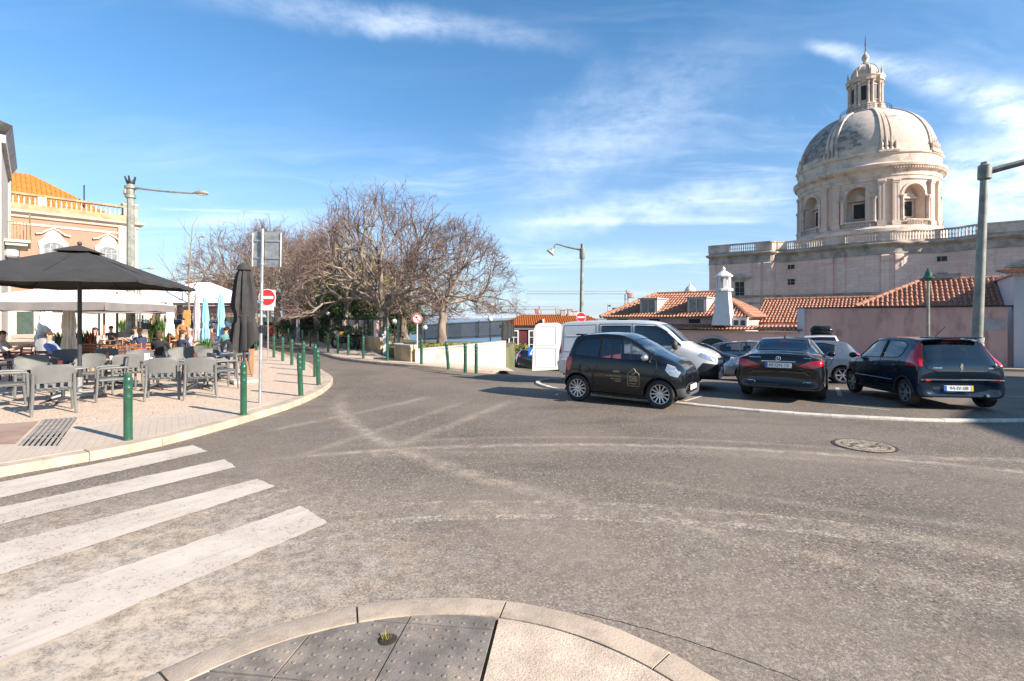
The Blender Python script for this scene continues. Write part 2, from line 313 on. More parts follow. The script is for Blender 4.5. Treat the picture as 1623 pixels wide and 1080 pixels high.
def circ3(a, b, c):
    (ax, ay), (bx, by), (cx, cy) = a, b, c
    d = 2 * (ax * (by - cy) + bx * (cy - ay) + cx * (ay - by))
    ux = ((ax**2 + ay**2) * (by - cy) + (bx**2 + by**2) * (cy - ay) + (cx**2 + cy**2) * (ay - by)) / d
    uy = ((ax**2 + ay**2) * (cx - bx) + (bx**2 + by**2) * (ax - cx) + (cx**2 + cy**2) * (bx - ax)) / d
    return ux, uy, math.hypot(ax - ux, ay - uy)
def asphalt_mat():
    m, n, b, O = new_mat('dusty_asphalt')
    O2 = n.v('MULTIPLY', O, (1, 1, 0))
    def cells(sc, off=0):
        v = n.n.new('ShaderNodeTexVoronoi'); v.inputs['Scale'].default_value = sc; n.l.new(n.mapping(O2, (1, 1, 1), (0, 0, off), (off, 0, 0)), v.inputs['Vector']); return n.sep(v.outputs['Color'])[0], v.outputs['Distance']
    grain, gd = cells(125); g2, gd2 = cells(62, 1.1)
    big = n.noise(O2, .35, 6, .6); mid = n.noise(O2, 1.7, 7, .65)
    c = n.mix(grain, (.070, .056, .044), (.200, .163, .128))
    c = n.mix(n.ss(g2, .86, .96, 0, .80), c, (.36, .30, .24))
    c = n.mix(n.ss(g2, .12, .03, 0, .85), c, (.020, .017, .015))
    c = n.mix(n.ss(big, .38, .62, 0, .55), c, (.200, .163, .128))
    c = n.mix(n.ss(n.noise(n.mapping(O2, (.35, 1.3, 1), (0, 0, .12), (4, 2, 0)), .9, 6, .6), .52, .72, 0, .50), c, (.055, .047, .042))
    # stone dust carried by the traffic, thickest by the crossing and along the wheel tracks
    x, y, z = n.sep(O)[0:3]
    wob = n.m('MULTIPLY', n.m('SUBTRACT', n.noise(O2, .9, 4, .6), .5), .30)
    brk = n.ss(n.noise(O2, 3.2, 8, .72), .30, .66)
    brkf = n.ss(n.noise(O2, 26, 4, .7), .34, .62)
    dust = n.m('MULTIPLY', n.ss(n.m('ADD', n.v('DISTANCE', O2, (-3.2, 2.4, 0)), n.m('MULTIPLY', wob, 4)), 5.2, .5), .85)
    dust = n.m('MAXIMUM', dust, n.m('MULTIPLY', n.ss(n.v('DISTANCE', O2, (0, 2.2, 0)), 5.2, 1.4), .28))
    dust = n.m('ADD', dust, n.m('MULTIPLY', n.ss(mid, .50, .80), .22))
    def arc(a, bb, cc, w, amp, x0, x1, fx=1.2, sharp=0):
        nonlocal dust
        ux, uy, r = circ3(a, bb, cc)
        d = n.m('ABSOLUTE', n.m('ADD', n.m('SUBTRACT', n.v('DISTANCE', O2, (ux, uy, 0)), r), n.m('MULTIPLY', wob, .30)))
        k = n.ss(d, w * (1 if sharp else 1.8), w * (.6 if sharp else .0))
        k = n.m('MULTIPLY', k, n.m('MULTIPLY', n.ss(x, x0, x0 + fx), n.ss(x, x1, x1 - fx)))
        k = n.m('MULTIPLY', k, n.m('MULTIPLY', brkf if sharp else 1.0, n.m('ADD', .35, n.m('MULTIPLY', brk, .65))))
        dust = n.m('MAXIMUM', dust, n.m('MULTIPLY', k, min(1, amp * 1.35)))
    arc((-1.63, 4.62), (.5, 4.80), (3.57, 4.14), .085, .85, -2.3, 4.2, 1.3, 1)
    arc((-1.77, 5.03), (.25, 5.20), (2.88, 4.70), .055, .62, -2.2, 4.2, 1.3, 1)
    arc((-1.70, 4.80), (.35, 5.00), (3.2, 4.42), .26, .34, -2.6, 5.2)
    arc((-2.86, 6.90), (.55, 7.52), (4.28, 7.02), .10, .50, -4.0, 8.5, 2.0)
    arc((-2.86, 7.35), (.55, 8.00), (4.28, 7.45), .07, .30, -3.4, 7.0, 2.0)
    arc((-2.86, 6.6), (.55, 7.25), (4.28, 6.75), .20, .24, -3.4, 9.0, 2.0)
    arc((3.0, 7.35), (6.2, 6.75), (11, 6.9), .13, .40, 3.6, 12.5, 2.0)
    arc((-3.5, 10.3), (-1.53, 7.17), (.27, 5.49), .17, .45, -4.6, 1.6)
    arc((.1, 5.7), (1.5, 4.7), (3.6, 3.1), .20, .34, -.1, 5.0)
    arc((.3, 5.2), (1.9, 4.3), (3.3, 3.6), .16, .30, .5, 5.0)
    arc((-2.05, 6.55), (-1.2, 8.6), (-.15, 11.1), .13, .36, -2.3, .2, .5)
    arc((-2.9, 6.95), (-2.1, 8.8), (-1.1, 11.2), .11, .30, -3.2, -.8, .5)
    arc((-4.2, 8.3), (-3.2, 9.8), (-2.2, 11.6), .12, .35, -4.3, -1.8, .4)
    arc((1.1, 6.1), (2.2, 5.5), (4.6, 4.4), .10, .25, .8, 5.4)
    arc((-3.62, 3.75), (-3.23, 4.44), (-2.50, 5.45), .10, .75, -6, -2.0, .6, 1)
    arc((-3.0, 3.0), (-2.2, 4.1), (-1.55, 4.75), .09, .55, -5, -1.2, .5, 1)
    # scattered spill scuffs, elongated across the road
    sc = n.noise(n.mapping(O2, (.55, 3.2, 1), (0, 0, rad(-6)), (3.7, 1.2, 0)), 1.5, 5, .6)
    dust = n.m('MAXIMUM', dust, n.m('MULTIPLY', n.m('MULTIPLY', n.ss(sc, .665, .74), n.ss(y, 13, 8)), .7))
    dust = n.m('MULTIPLY', dust, n.m('ADD', .55, n.m('MULTIPLY', n.ss(n.noise(O2, 7, 6, .75), .35, .65), .65)), clamp=True)
    dust = n.m('MULTIPLY', dust, n.m('ADD', .45, n.m('MULTIPLY', n.ss(n.m('ADD', grain, dust), .70, 1.05), .62)), clamp=True)
    c = n.mix(dust, c, n.mix(n.ss(mid, .4, .6), (.50, .40, .30), (.46, .39, .32)))
    ol = n.ss(n.noise(O2, .8, 7, .7), .62, .75)
    c = n.mix(n.m('MULTIPLY', n.m('MULTIPLY', ol, n.ss(y, 7, 9.5)), .55), c, (.055, .048, .043))
    # one long crack near the island kerb
    ux, uy, r = circ3((.35, 3.28), (1.0, 2.98), (1.55, 2.6))
    dc = n.m('ABSOLUTE', n.m('ADD', n.m('SUBTRACT', n.v('DISTANCE', O2, (ux, uy, 0)), r), n.m('MULTIPLY', n.m('SUBTRACT', n.noise(O2, 14, 5, .7), .5), .045)))
    cr = n.m('MULTIPLY', n.ss(dc, .007, .002), n.m('MULTIPLY', n.ss(x, .25, .5), n.ss(x, 3.2, 2.0)))
    c = n.mix(cr, c, (.03, .024, .02))
    n.put(b.inputs['Base Color'], c); b.inputs['Roughness'].default_value = .82
    b.inputs['Specular IOR Level'].default_value = .35
    n.put(b.inputs['Normal'], n.bump(n.m('SUBTRACT', n.m('SUBTRACT', 1, gd), cr), .35, .003))
    return m
M['asphalt'] = asphalt_mat()
def paint_mat():
    m, n, b, O = new_mat('worn_road_paint'); O2 = n.v('MULTIPLY', O, (1, 1, 0))
    v = n.n.new('ShaderNodeTexVoronoi'); v.inputs['Scale'].default_value = 95; n.l.new(O2, v.inputs['Vector']); cr_ = n.sep(v.outputs['Color'])[0]
    n2 = n.noise(O2, 1.4, 7, .7); str_ = n.noise(n.mapping(O2, (1, 1, 1), (0, 0, -.98)), 1, 2, .5); st = n.noise(n.mapping(n.mapping(O2, (1, 1, 1), (0, 0, -.98)), (.5, 7, 1)), 1.6, 8, .72)
    c = n.mix(n.ss(n2, .35, .65), (.54, .47, .395), (.46, .39, .32))
    c = n.mix(n.m('MULTIPLY', n.ss(st, .50, .72), .7), c, (.36, .285, .215))
    c = n.mix(n.m('MULTIPLY', n.ss(n.noise(O2, 4, 8, .75), .55, .75), .45), c, (.30, .26, .22))
    wear = n.ss(n.m('ADD', n.m('MULTIPLY', cr_, .42), n.m('ADD', n.m('MULTIPLY', n.noise(O2, 9, 6, .75), .6), n.m('MULTIPLY', n2, .4))), .86, .99)
    c = n.mix(n.m('MULTIPLY', wear, .85), c, (.11, .095, .082))
    n.put(b.inputs['Base Color'], c); b.inputs['Roughness'].default_value = .8
    n.put(b.inputs['Normal'], n.bump(n.m('SUBTRACT', cr_, wear), .25, .003))
    return m
M['roadpaint'] = paint_mat()
def sea_mat():
    m, n, b, O = new_mat('river_water')
    b.inputs['Roughness'].default_value = .28
    n.put(b.inputs['Base Color'], n.mix(n.ss(n.noise(n.mapping(O, (.2, 1, 1)), .004, 6, .6), .35, .65), (.016, .070, .115), (.030, .095, .14)))
    n.put(b.inputs['Normal'], n.bump(n.noise(n.mapping(O, (.6, 1, 1)), .05, 6, .6), .5, 2.0))
    return m
M['sea'] = sea_mat()

# ------------------------------------------------------------ mesh helpers
class MB:
    def __init__(s): s.v = []; s.f = []; s.m = []
    def add(s, V, Fc, mi=0, T=None):
        o = len(s.v)
        if T is not None: V = [tuple(T @ Vector(p)) for p in V]
        s.v.extend([tuple(p) for p in V]); s.f.extend([tuple(i + o for i in f) for f in Fc]); s.m.extend([mi] * len(Fc)); return s
    def box(s, c, d, rz=0, ch=0, mi=0, T=None):
        x, y, z = [k / 2 for k in d]; ch = min(ch, x * .9, y * .9, z * .9)
        R = Matrix.Translation(c) @ Matrix.Rotation(rz, 4, 'Z')
        if T is not None: R = T @ R
        if ch <= 0:
            V = [(a * x, b * y, e * z) for e in (-1, 1) for a, b in ((-1, -1), (1, -1), (1, 1), (-1, 1))]
            Fc = [(3, 2, 1, 0), (4, 5, 6, 7), (0, 1, 5, 4), (1, 2, 6, 5), (2, 3, 7, 6), (3, 0, 4, 7)]
            return s.add(V, Fc, mi, R)
        V = []; idx = {}
        for a in (-1, 1):
            for b in (-1, 1):
                for e in (-1, 1):
                    for k in range(3):
                        p = [a * x, b * y, e * z]
                        for j in range(3):
                            if j != k: p[j] -= (a, b, e)[j] * ch
                        idx[(a, b, e, k)] = len(V); V.append(tuple(p))
        Fc = []
        for k in range(3):
            o = [j for j in range(3) if j != k]
            for sg in (-1, 1):
                q = []
                for u, w_ in ((-1, -1), (1, -1), (1, 1), (-1, 1)):
                    t = [0, 0, 0]; t[k] = sg; t[o[0]] = u; t[o[1]] = w_; q.append(idx[(*t, k)])
                if (sg > 0) == (k == 1): q = q[::-1]
                Fc.append(tuple(q))
        for k in range(3):                     # edges along axis k
            o = [j for j in range(3) if j != k]
            for u in (-1, 1):
                for w_ in (-1, 1):
                    q = []
                    for e, ax in ((-1, o[0]), (-1, o[1]), (1, o[1]), (1, o[0])):
                        t = [0, 0, 0]; t[k] = e; t[o[0]] = u; t[o[1]] = w_; q.append(idx[(*t, ax)])
                    if (u * w_ > 0) == (k == 1): q = q[::-1]
                    Fc.append(tuple(q))
        for a in (-1, 1):
            for b in (-1, 1):
                for e in (-1, 1):
                    q = [idx[(a, b, e, k)] for k in range(3)]
                    if a * b * e < 0: q = q[::-1]
                    Fc.append(tuple(q))
        return s.add(V, Fc, mi, R)
    def tube(s, pts, r, n=8, cap=True, mi=0, T=None):
        P = [Vector(p) for p in pts]; k = len(P)
        rr = r if isinstance(r, (list, tuple)) else [r] * k
        V = []; up = Vector((0, 0, 1)); last = None
        for i in range(k):
            t = (P[min(i + 1, k - 1)] - P[max(i - 1, 0)])
            if t.length < 1e-9: t = Vector((0, 0, 1))
            t.normalize()
            if last is None: a = t.cross(up if abs(t.z) < .95 else Vector((1, 0, 0))).normalized()
            else:
                a = last - t * last.dot(t)
                a = a.normalized() if a.length > 1e-6 else t.cross(Vector((1, 0, 0))).normalized()
            last = a; b = t.cross(a)
            for j in range(n):
                an = 2 * PI * j / n; V.append(P[i] + (a * math.cos(an) + b * math.sin(an)) * rr[i])
        Fc = [(i * n + j, i * n + (j + 1) % n, (i + 1) * n + (j + 1) % n, (i + 1) * n + j) for i in range(k - 1) for j in range(n)]
        if cap: Fc += [tuple(range(n))[::-1], tuple((k - 1) * n + j for j in range(n))]
        return s.add(V, Fc, mi, T)
    def lathe(s, prof, n=16, c=(0, 0, 0), mi=0, T=None, a0=0, a1=2 * PI, sq=False, cap=True):
        full = abs(a1 - a0 - 2 * PI) < 1e-6; cols = n if full else n + 1; V = []
        for r, z in prof:
            for j in range(cols):
                a = a0 + (a1 - a0) * j / n + (PI / n if sq else 0); V.append((c[0] + r * math.cos(a), c[1] + r * math.sin(a), c[2] + z))
        k = len(prof); Fc = []
        for i in range(k - 1):
            for j in range(n):
                j2 = (j + 1) % cols; Fc.append((i * cols + j, i * cols + j2, (i + 1) * cols + j2, (i + 1) * cols + j))
        if full and cap:
            if prof[0][0] > 1e-5: Fc.append(tuple(range(n))[::-1])
            if prof[-1][0] > 1e-5: Fc.append(tuple((k - 1) * cols + j for j in range(n)))
        return s.add(V, Fc, mi, T)
    def prism(s, poly, z0, z1, mi=0, T=None):
        n = len(poly)
        ar = sum(poly[i][0] * poly[(i + 1) % n][1] - poly[(i + 1) % n][0] * poly[i][1] for i in range(n))
        if ar < 0: poly = poly[::-1]
        V = [(p[0], p[1], z0) for p in poly] + [(p[0], p[1], z1) for p in poly]
        Fc = [tuple(range(n))[::-1], tuple(range(n, 2 * n))] + [(i, (i + 1) % n, n + (i + 1) % n, n + i) for i in range(n)]
        return s.add(V, Fc, mi, T)
    def ball(s, c, r, n=12, m=8, mi=0, T=None):
        r = r if isinstance(r, (tuple, list)) else (r, r, r)
        V = [(c[0], c[1], c[2] - r[2])]
        for i in range(1, m):
            a = -PI / 2 + PI * i / m
            for j in range(n):
                b = 2 * PI * j / n; V.append((c[0] + r[0] * math.cos(a) * math.cos(b), c[1] + r[1] * math.cos(a) * math.sin(b), c[2] + r[2] * math.sin(a)))
        V.append((c[0], c[1], c[2] + r[2])); L = len(V) - 1
        Fc = [(0, 1 + (j + 1) % n, 1 + j) for j in range(n)]
        for i in range(m - 2):
            for j in range(n): Fc.append((1 + i * n + j, 1 + i * n + (j + 1) % n, 1 + (i + 1) * n + (j + 1) % n, 1 + (i + 1) * n + j))
        Fc += [(1 + (m - 2) * n + j, 1 + (m - 2) * n + (j + 1) % n, L) for j in range(n)]
        return s.add(V, Fc, mi, T)
    def quads(s, P, mi=0):                     # P: list of 4-point faces
        for q in P: s.add(q, [tuple(range(len(q)))], mi)
        return s
    def mesh(s, name, mats, smooth=35, weld=False):
        me = bpy.data.meshes.new(name)
        if weld:
            d = {}; V = []; mp = []
            for p in s.v:
                k = (round(p[0], 4), round(p[1], 4), round(p[2], 4))
                if k not in d: d[k] = len(V); V.append(p)
                mp.append(d[k])
            Fc = []; Mi = []
            for f, mi in zip(s.f, s.m):
                g = []
                for i in f:
                    if not g or mp[i] != g[-1]: g.append(mp[i])
                if len(g) > 1 and g[0] == g[-1]: g = g[:-1]
                if len(set(g)) == len(g) and len(g) >= 3: Fc.append(g); Mi.append(mi)
            s.v, s.f, s.m = V, Fc, Mi
        me.from_pydata(s.v, [], s.f)
        for m_ in (mats if isinstance(mats, (list, tuple)) else [mats]): me.materials.append(M[m_] if isinstance(m_, str) else m_)
        if any(s.m): me.polygons.foreach_set('material_index', s.m)
        if smooth:
            me.polygons.foreach_set('use_smooth', [True] * len(me.polygons)); me.set_sharp_from_angle(angle=rad(smooth))
        me.update(); return me
    def build(s, name, mats, parent=None, smooth=35, weld=False, loc=None, rz=0):
        o = bpy.data.objects.new(name, s.mesh(name, mats, smooth, weld)); C.objects.link(o)
        if parent is not None: o.parent = parent
        if loc is not None: o.location = loc
        if rz: o.rotation_euler.z = rz
        return o
def tag(o, label=None, cat=None, group=None, kind=None):
    if label: o['label'] = label
    if cat: o['category'] = cat
    if group: o['group'] = group
    if kind: o['kind'] = kind
    return o
def thing(name, label, cat, loc=(0, 0, 0), rz=0, group=None):
    o = bpy.data.objects.new(name, None); C.objects.link(o); o.empty_display_size = .2
    o.location = loc; o.rotation_euler = (0, 0, rz); return tag(o, label, cat, group)
KIDS = {}
def copy_tree(o, parent=None):
    c = o.copy(); C.objects.link(c)
    if parent is not None: c.parent = parent
    for ch in list(o.children): copy_tree(ch, c)
    return c
def dup(root, loc, rz, label=None, group=None, scale=None):
    c = copy_tree(root); c.location = loc; c.rotation_euler = (0, 0, rz)
    if label: c['label'] = label
    if group: c['group'] = group
    if scale: c.scale = scale
    return c
def inst(ob, name, parent, loc, rz=0):
    o = bpy.data.objects.new(name, ob); C.objects.link(o); o.parent = parent; o.location = loc; o.rotation_euler.z = rz; return o
def text(s, size, name, mat, parent, loc, rot, depth=.001, align='CENTER'):
    cu = bpy.data.curves.new(name, 'FONT'); cu.body = s; cu.size = size; cu.extrude = depth; cu.align_x = align; cu.align_y = 'CENTER'; cu.resolution_u = 3
    t = bpy.data.objects.new('tmp_text', cu); C.objects.link(t)
    bpy.context.view_layer.update()
    me = bpy.data.meshes.new_from_object(t.evaluated_get(bpy.context.evaluated_depsgraph_get()))
    bpy.data.objects.remove(t); bpy.data.curves.remove(cu)
    me.materials.clear(); me.materials.append(M[mat])
    o = bpy.data.objects.new(name, me); C.objects.link(o); o.parent = parent; o.location = loc; o.rotation_euler = rot; return o
# convex cutting of faces
def clip(poly, P2, e):
    a, b, c = e; o = []; o2 = []
    n = len(poly); d = [a * p[0] + b * p[1] + c for p in P2]
    for i in range(n):
        j = (i + 1) % n
        if d[i] >= 0: o.append(poly[i]); o2.append(P2[i])
        if (d[i] > 0 and d[j] < 0) or (d[i] < 0 and d[j] > 0):
            t = d[i] / (d[i] - d[j])
            o.append(tuple(poly[i][k] + (poly[j][k] - poly[i][k]) * t for k in range(3)))
            o2.append(tuple(P2[i][k] + (P2[j][k] - P2[i][k]) * t for k in range(2)))
    return o, o2
def fnorm(f):
    n = [0, 0, 0]
    for i in range(len(f)):
        p, q = f[i], f[(i + 1) % len(f)]
        n[0] += (p[1] - q[1]) * (p[2] + q[2]); n[1] += (p[2] - q[2]) * (p[0] + q[0]); n[2] += (p[0] - q[0]) * (p[1] + q[1])
    l = math.sqrt(n[0]**2 + n[1]**2 + n[2]**2) or 1
    return (n[0] / l, n[1] / l, n[2] / l)
def cut(faces, poly, uv, cond=None):
    n = len(poly)
    if sum(poly[i][0] * poly[(i + 1) % n][1] - poly[(i + 1) % n][0] * poly[i][1] for i in range(n)) < 0: poly = poly[::-1]
    E = []
    for i in range(n):
        (x0, y0), (x1, y1) = poly[i], poly[(i + 1) % n]; dx, dy = x1 - x0, y1 - y0
        E.append((-dy, dx, dy * x0 - dx * y0))
    u0, u1 = min(p[0] for p in poly), max(p[0] for p in poly); v0, v1 = min(p[1] for p in poly), max(p[1] for p in poly)
    outs, ins = [], []
    for f in faces:
        P2 = [(p[uv[0]], p[uv[1]]) for p in f]
        if max(p[0] for p in P2) <= u0 or min(p[0] for p in P2) >= u1 or max(p[1] for p in P2) <= v0 or min(p[1] for p in P2) >= v1 or (cond and not cond(f, fnorm(f))):
            outs.append(f); continue
        pend = []; cur, c2 = f, P2
        for e in E:
            o, _ = clip(cur, c2, (-e[0], -e[1], -e[2]))
            if len(o) >= 3: pend.append(o)
            cur, c2 = clip(cur, c2, e)
            if len(cur) < 3: break
        if len(cur) >= 3: ins.append(cur); outs.extend(pend)
        else: outs.append(f)
    return outs, ins
# ------------------------------------------------------------ terrain
def sst(x, a, b):
    t = min(1, max(0, (x - a) / (b - a))); return t * t * (3 - 2 * t)
def H(x, y):
    f = 0
    if y > 11: f = .00455 * (min(y, 22) - 11)**2 + .1 * max(0, y - 22)
    f *= 1 - .5 * sst(x, 6, 14)
    z = -sst(x, -4, 1.5) * f - sst(x, 5, 9) * .03 * min(max(0, y - 11.5), 6)
    z -= .55 * sst(x, -13, -7) * (1 - sst(x, -3.2, -1)) * max(0, y - 34)
    Y0 = 60 + 110 * sst(-x, 14, 70)
    z -= .30 * max(0, y - Y0)
    return max(z, -75)
def grid_sheet(name, xs, ys, fz, mat, parent=None):
    mb = MB(); nx = len(xs)
    mb.v = [(x, y, fz(x, y)) for y in ys for x in xs]
    mb.f = [(j * nx + i, j * nx + i + 1, (j + 1) * nx + i + 1, (j + 1) * nx + i) for j in range(len(ys) - 1) for i in range(nx - 1)]
    mb.m = [0] * len(mb.f); return mb.build(name, mat, parent, smooth=60)
def steps(*segs):
    o = []
    for a, b, d in segs:
        k = max(1, round((b - a) / d)); o += [a + (b - a) * i / k for i in range(k)]
    return o + [segs[-1][1]]
ground = tag(grid_sheet('ground', steps((-2500, -400, 300), (-400, -80, 20), (-80, 80, 4), (80, 400, 20), (400, 2500, 300)),
             steps((-2000, -60, 200), (-60, 180, 4), (180, 460, 20), (460, 600, 70)), lambda x, y: H(x, y) - .08, 'earth'), kind='structure')
road = tag(grid_sheet('road', steps((-70, -10, 4), (-10, 20, 1), (20, 70, 4)), steps((-25, 4, 4), (4, 62, 1)), H, 'asphalt'), kind='structure')
sea = MB().add([(-40000, 150, -60), (40000, 150, -60), (40000, 45000, -60), (-40000, 45000, -60)], [(0, 1, 2, 3)]).build('river', 'sea', smooth=0); tag(sea, kind='structure')
# low hills of the far bank
random.seed(5)
mb = MB(); xs = steps((-9000, 9000, 160)); V = []; Fc = []
for i, x in enumerate(xs):
    h = (22 + 26 * math.sin(x * .0011 + 1) + 16 * math.sin(x * .0031) + 9 * math.sin(x * .011 + 2) + random.uniform(-5, 5)) * (.5 + .5 * sst(x, -6000, 500))
    h = max(h, 6)
    for y, z in ((10400, -61), (10700, -60 + h * .35), (11500, -60 + h), (13500, -60 + h * .8), (15000, -62)): V.append((x, y, z))
for i in range(len(xs) - 1):
    for j in range(4): Fc.append((i * 5 + j, (i + 1) * 5 + j, (i + 1) * 5 + j + 1, i * 5 + j + 1))
M['farbank'] = pm('far_bank_land', (.16, .15, .13), .9, var=.5, vs=.004, dirt=(.50, .45, .40), da=.8, ds=.003)
tag(mb.add(V, Fc).build('far_bank_hills', 'farbank', smooth=60), kind='structure')

def smooth_line(P, step):
    """Catmull-Rom through P, resampled at even steps"""
    Q = [Vector((*p, 0)) if len(p) == 2 else Vector(p) for p in P]
    Q = [Q[0] * 2 - Q[1]] + Q + [Q[-1] * 2 - Q[-2]]; D = []
    for i in range(1, len(Q) - 2):
        for k in range(12):
            t = k / 12; a, b, c, d = Q[i - 1:i + 3]
            D.append(.5 * ((2 * b) + (c - a) * t + (2 * a - 5 * b + 4 * c - d) * t * t + (3 * b - a - 3 * c + d) * t**3))
    D.append(Q[-2]); L = [0]
    for i in range(1, len(D)): L.append(L[-1] + (D[i] - D[i - 1]).length)
    n = max(1, round(L[-1] / step)); o = []; j = 0
    for k in range(n + 1):
        s = L[-1] * k / n
        while j < len(L) - 2 and L[j + 1] < s: j += 1
        t = (s - L[j]) / max(1e-9, L[j + 1] - L[j]); o.append(D[j].lerp(D[j + 1], t))
    return o
def offset_line(P, d):                          # to the left of the direction of travel
    o = []
    for i in range(len(P)):
        t = (P[min(i + 1, len(P) - 1)] - P[max(i - 1, 0)]).normalized(); o.append(P[i] + Vector((-t.y, t.x, 0)) * d)
    return o
def kerb(parent, P, width, side, h=.12, sl=.9, mat='kerb', sub=3, hf=None, jt=.0035):
    """a row of separate kerb stones along the line P, each a part of its pavement"""
    L = smooth_line(P, sl / sub); O = offset_line(L, width * side); n = 0
    rnd = random.Random(3)
    for i in range(0, len(L) - sub, sub):
        a = L[i:i + sub + 1]; b = O[i:i + sub + 1]
        a = [p.copy() for p in a]; b = [p.copy() for p in b]
        for q in (a, b):
            q[0] += (q[1] - q[0]).normalized() * jt; q[-1] += (q[-2] - q[-1]).normalized() * jt
        dz = rnd.uniform(-.005, .005); V = []
        for p, q in zip(a, b):
            hh = (h if hf is None else hf(p)) + dz
            zo, zi = H(p.x, p.y), H(q.x, q.y); inn = p.lerp(q, .09)
            V += [(p.x, p.y, zo - .05), (p.x, p.y, zo + hh - .018), (inn.x, inn.y, zo + hh), (q.x, q.y, zo + hh), (q.x, q.y, zo - .05)]
        Fc = [(k * 5 + j, k * 5 + j + 1, k * 5 + j + 6, k * 5 + j + 5) if side > 0 else (k * 5 + j + 5, k * 5 + j + 6, k * 5 + j + 1, k * 5 + j) for k in range(sub) for j in range(4)]
        e = sub * 5; cap = [(0, 4, 3, 2, 1), (e, e + 1, e + 2, e + 3, e + 4)]
        if side < 0: cap = [c[::-1] for c in cap]
        MB().add(V, Fc + cap).build('kerb_stone', mat, parent, smooth=30)
        n += 1
    return L, O
def ngon_slab(P, z, t, name, mat, parent=None):
    return MB().prism([(p[0], p[1]) for p in P], z - t, z).build(name, mat, parent, smooth=0)

# left pavement with the cafe terrace
KL = [(-9.2, 1.5), (-7.6, 3.7), (-6.07, 5.98), (-5.38, 6.94), (-5.03, 7.88), (-4.78, 9.2), (-4.60, 10.7), (-4.72, 12.6), (-5.24, 14.76), (-6.2, 16.7), (-7.9, 19.7), (-10.3, 23.4), (-14.6, 29.8), (-19.2, 36.2), (-29.8, 50.7), (-50, 78)]
pav = MB()
kl = smooth_line(KL, .5); ki = offset_line(kl, .24)
pav.prism([(p.x, p.y) for p in ki] + [(-110, 150), (-110, 1.5)], -.05, .115)
pavement = tag(pav.build('pavement', 'calcada', smooth=0), kind='structure')
kerb(pavement, KL, .25, 1)
# band of small square paving next to the kerb, by the crossing
kb = [p for p in ki if 4.4 < p.y < 9.7]; kbi = offset_line(kb, 1.5)
kbi = [q + Vector((.9 * sst(q.y, 8.2, 9.7), 0, 0)) for q in kbi]
MB().prism([(p.x, p.y) for p in kb] + [(p.x, p.y) for p in kbi][::-1], .06, .120).build('paving_band', 'smallpave', pavement, smooth=0)
M['buff'] = pm('buff_concrete_screed', (.50, .41, .32), .92, var=.10, vs=1.5, bump=.3, bs=80, dirt=(.40, .30, .22), da=.5, ds=2)
M['redstone'] = pm('reddish_stone_paving', (.30, .20, .15), .85, var=.2, vs=3, bump=.2, bs=50, dirt=(.38, .29, .22), da=.5, ds=2)
M['ribs'] = pm('grey_ribbed_paving', (.30, .27, .245), .9, var=.2, vs=5, bump=.3, bs=70, dirt=(.42, .34, .26), da=.5, ds=3)
MB().prism([(-6.7, 8.75), (-5.6, 10.1), (-5.05, 10.6), (-5.05, 9.9), (-5.9, 8.2), (-7.2, 7.4), (-7.9, 7.9)], .06, .1185).build('screed_strip', 'buff', pavement, smooth=0)
# ribbed guide paving: separate slabs with ribs
M['ribdark'] = pm('dark_rib_groove', (.14, .115, .10), .9, var=.2, vs=5)
def gp(px, py, h=1.785): z = h * 800 / (py - 503); return Vector(((px - 811.5) * z / 800, z, 0))
a, b, c, d = gp(28, 708), gp(90, 708), gp(123, 662), gp(68, 666)
for k in range(4):
    t0, t1 = k / 4 + .006, (k + 1) / 4 - .006
    q = [a.lerp(d, t0), b.lerp(c, t0), b.lerp(c, t1), a.lerp(d, t1)]
    mb = MB().prism([(p.x, p.y) for p in q], .07, .120)
    for j in range(7):
        u0, u1 = (j + .22) / 7, (j + .78) / 7
        r = [q[0].lerp(q[1], u0), q[0].lerp(q[1], u1), q[3].lerp(q[2], u1), q[3].lerp(q[2], u0)]
        mb.prism([(p.x, p.y) for p in r], .118, .131, 1)
    mb.build('ribbed_slab', ['ribdark', 'ribs'], pavement, smooth=0)
a, b, c, d = gp(-60, 707), gp(24, 705), gp(62, 668), gp(-60, 678)
MB().prism([(p.x, p.y) for p in (a, b, c, d)], .07, .1225).build('reddish_slab', 'redstone', pavement, smooth=0)

# far pavement along the garden wall
FK = [(-40.5, 68.5), (-24.7, 48), (-15.4, 35.1), (-9.6, 25.5), (-7.44, 22.2), (-4.7, 19.7), (-2.6, 18.6), (-.9, 18.35), (.1, 18.8)]
FW = [(-46, 80), (-26.9, 56), (-17.2, 41.5), (-10.9, 32), (-7.8, 27.4), (-5.2, 21.9), (-3.0, 20.9), (-1.2, 21.6), (-.2, 22.4)]
fk = smooth_line(FK, 1.0); n = len(fk); fw_d = smooth_line(FW, .2); fw = [fw_d[round(i * (len(fw_d) - 1) / (n - 1))] for i in range(n)]
mb = MB(); V = []
for i in range(n):
    for t in (0, .33, .66, 1):
        p = fk[i].lerp(fw[i], t * .97 + .03); V.append((p.x, p.y, H(p.x, p.y) + .112))
far_pav = tag(mb.add(V, [(i * 4 + j, (i + 1) * 4 + j, (i + 1) * 4 + j + 1, i * 4 + j + 1) for i in range(n - 1) for j in range(3)]).build('pavement', 'calcada', smooth=60), kind='structure')
kerb(far_pav, FK, .22, 1, h=.115, sl=1.3, sub=2)
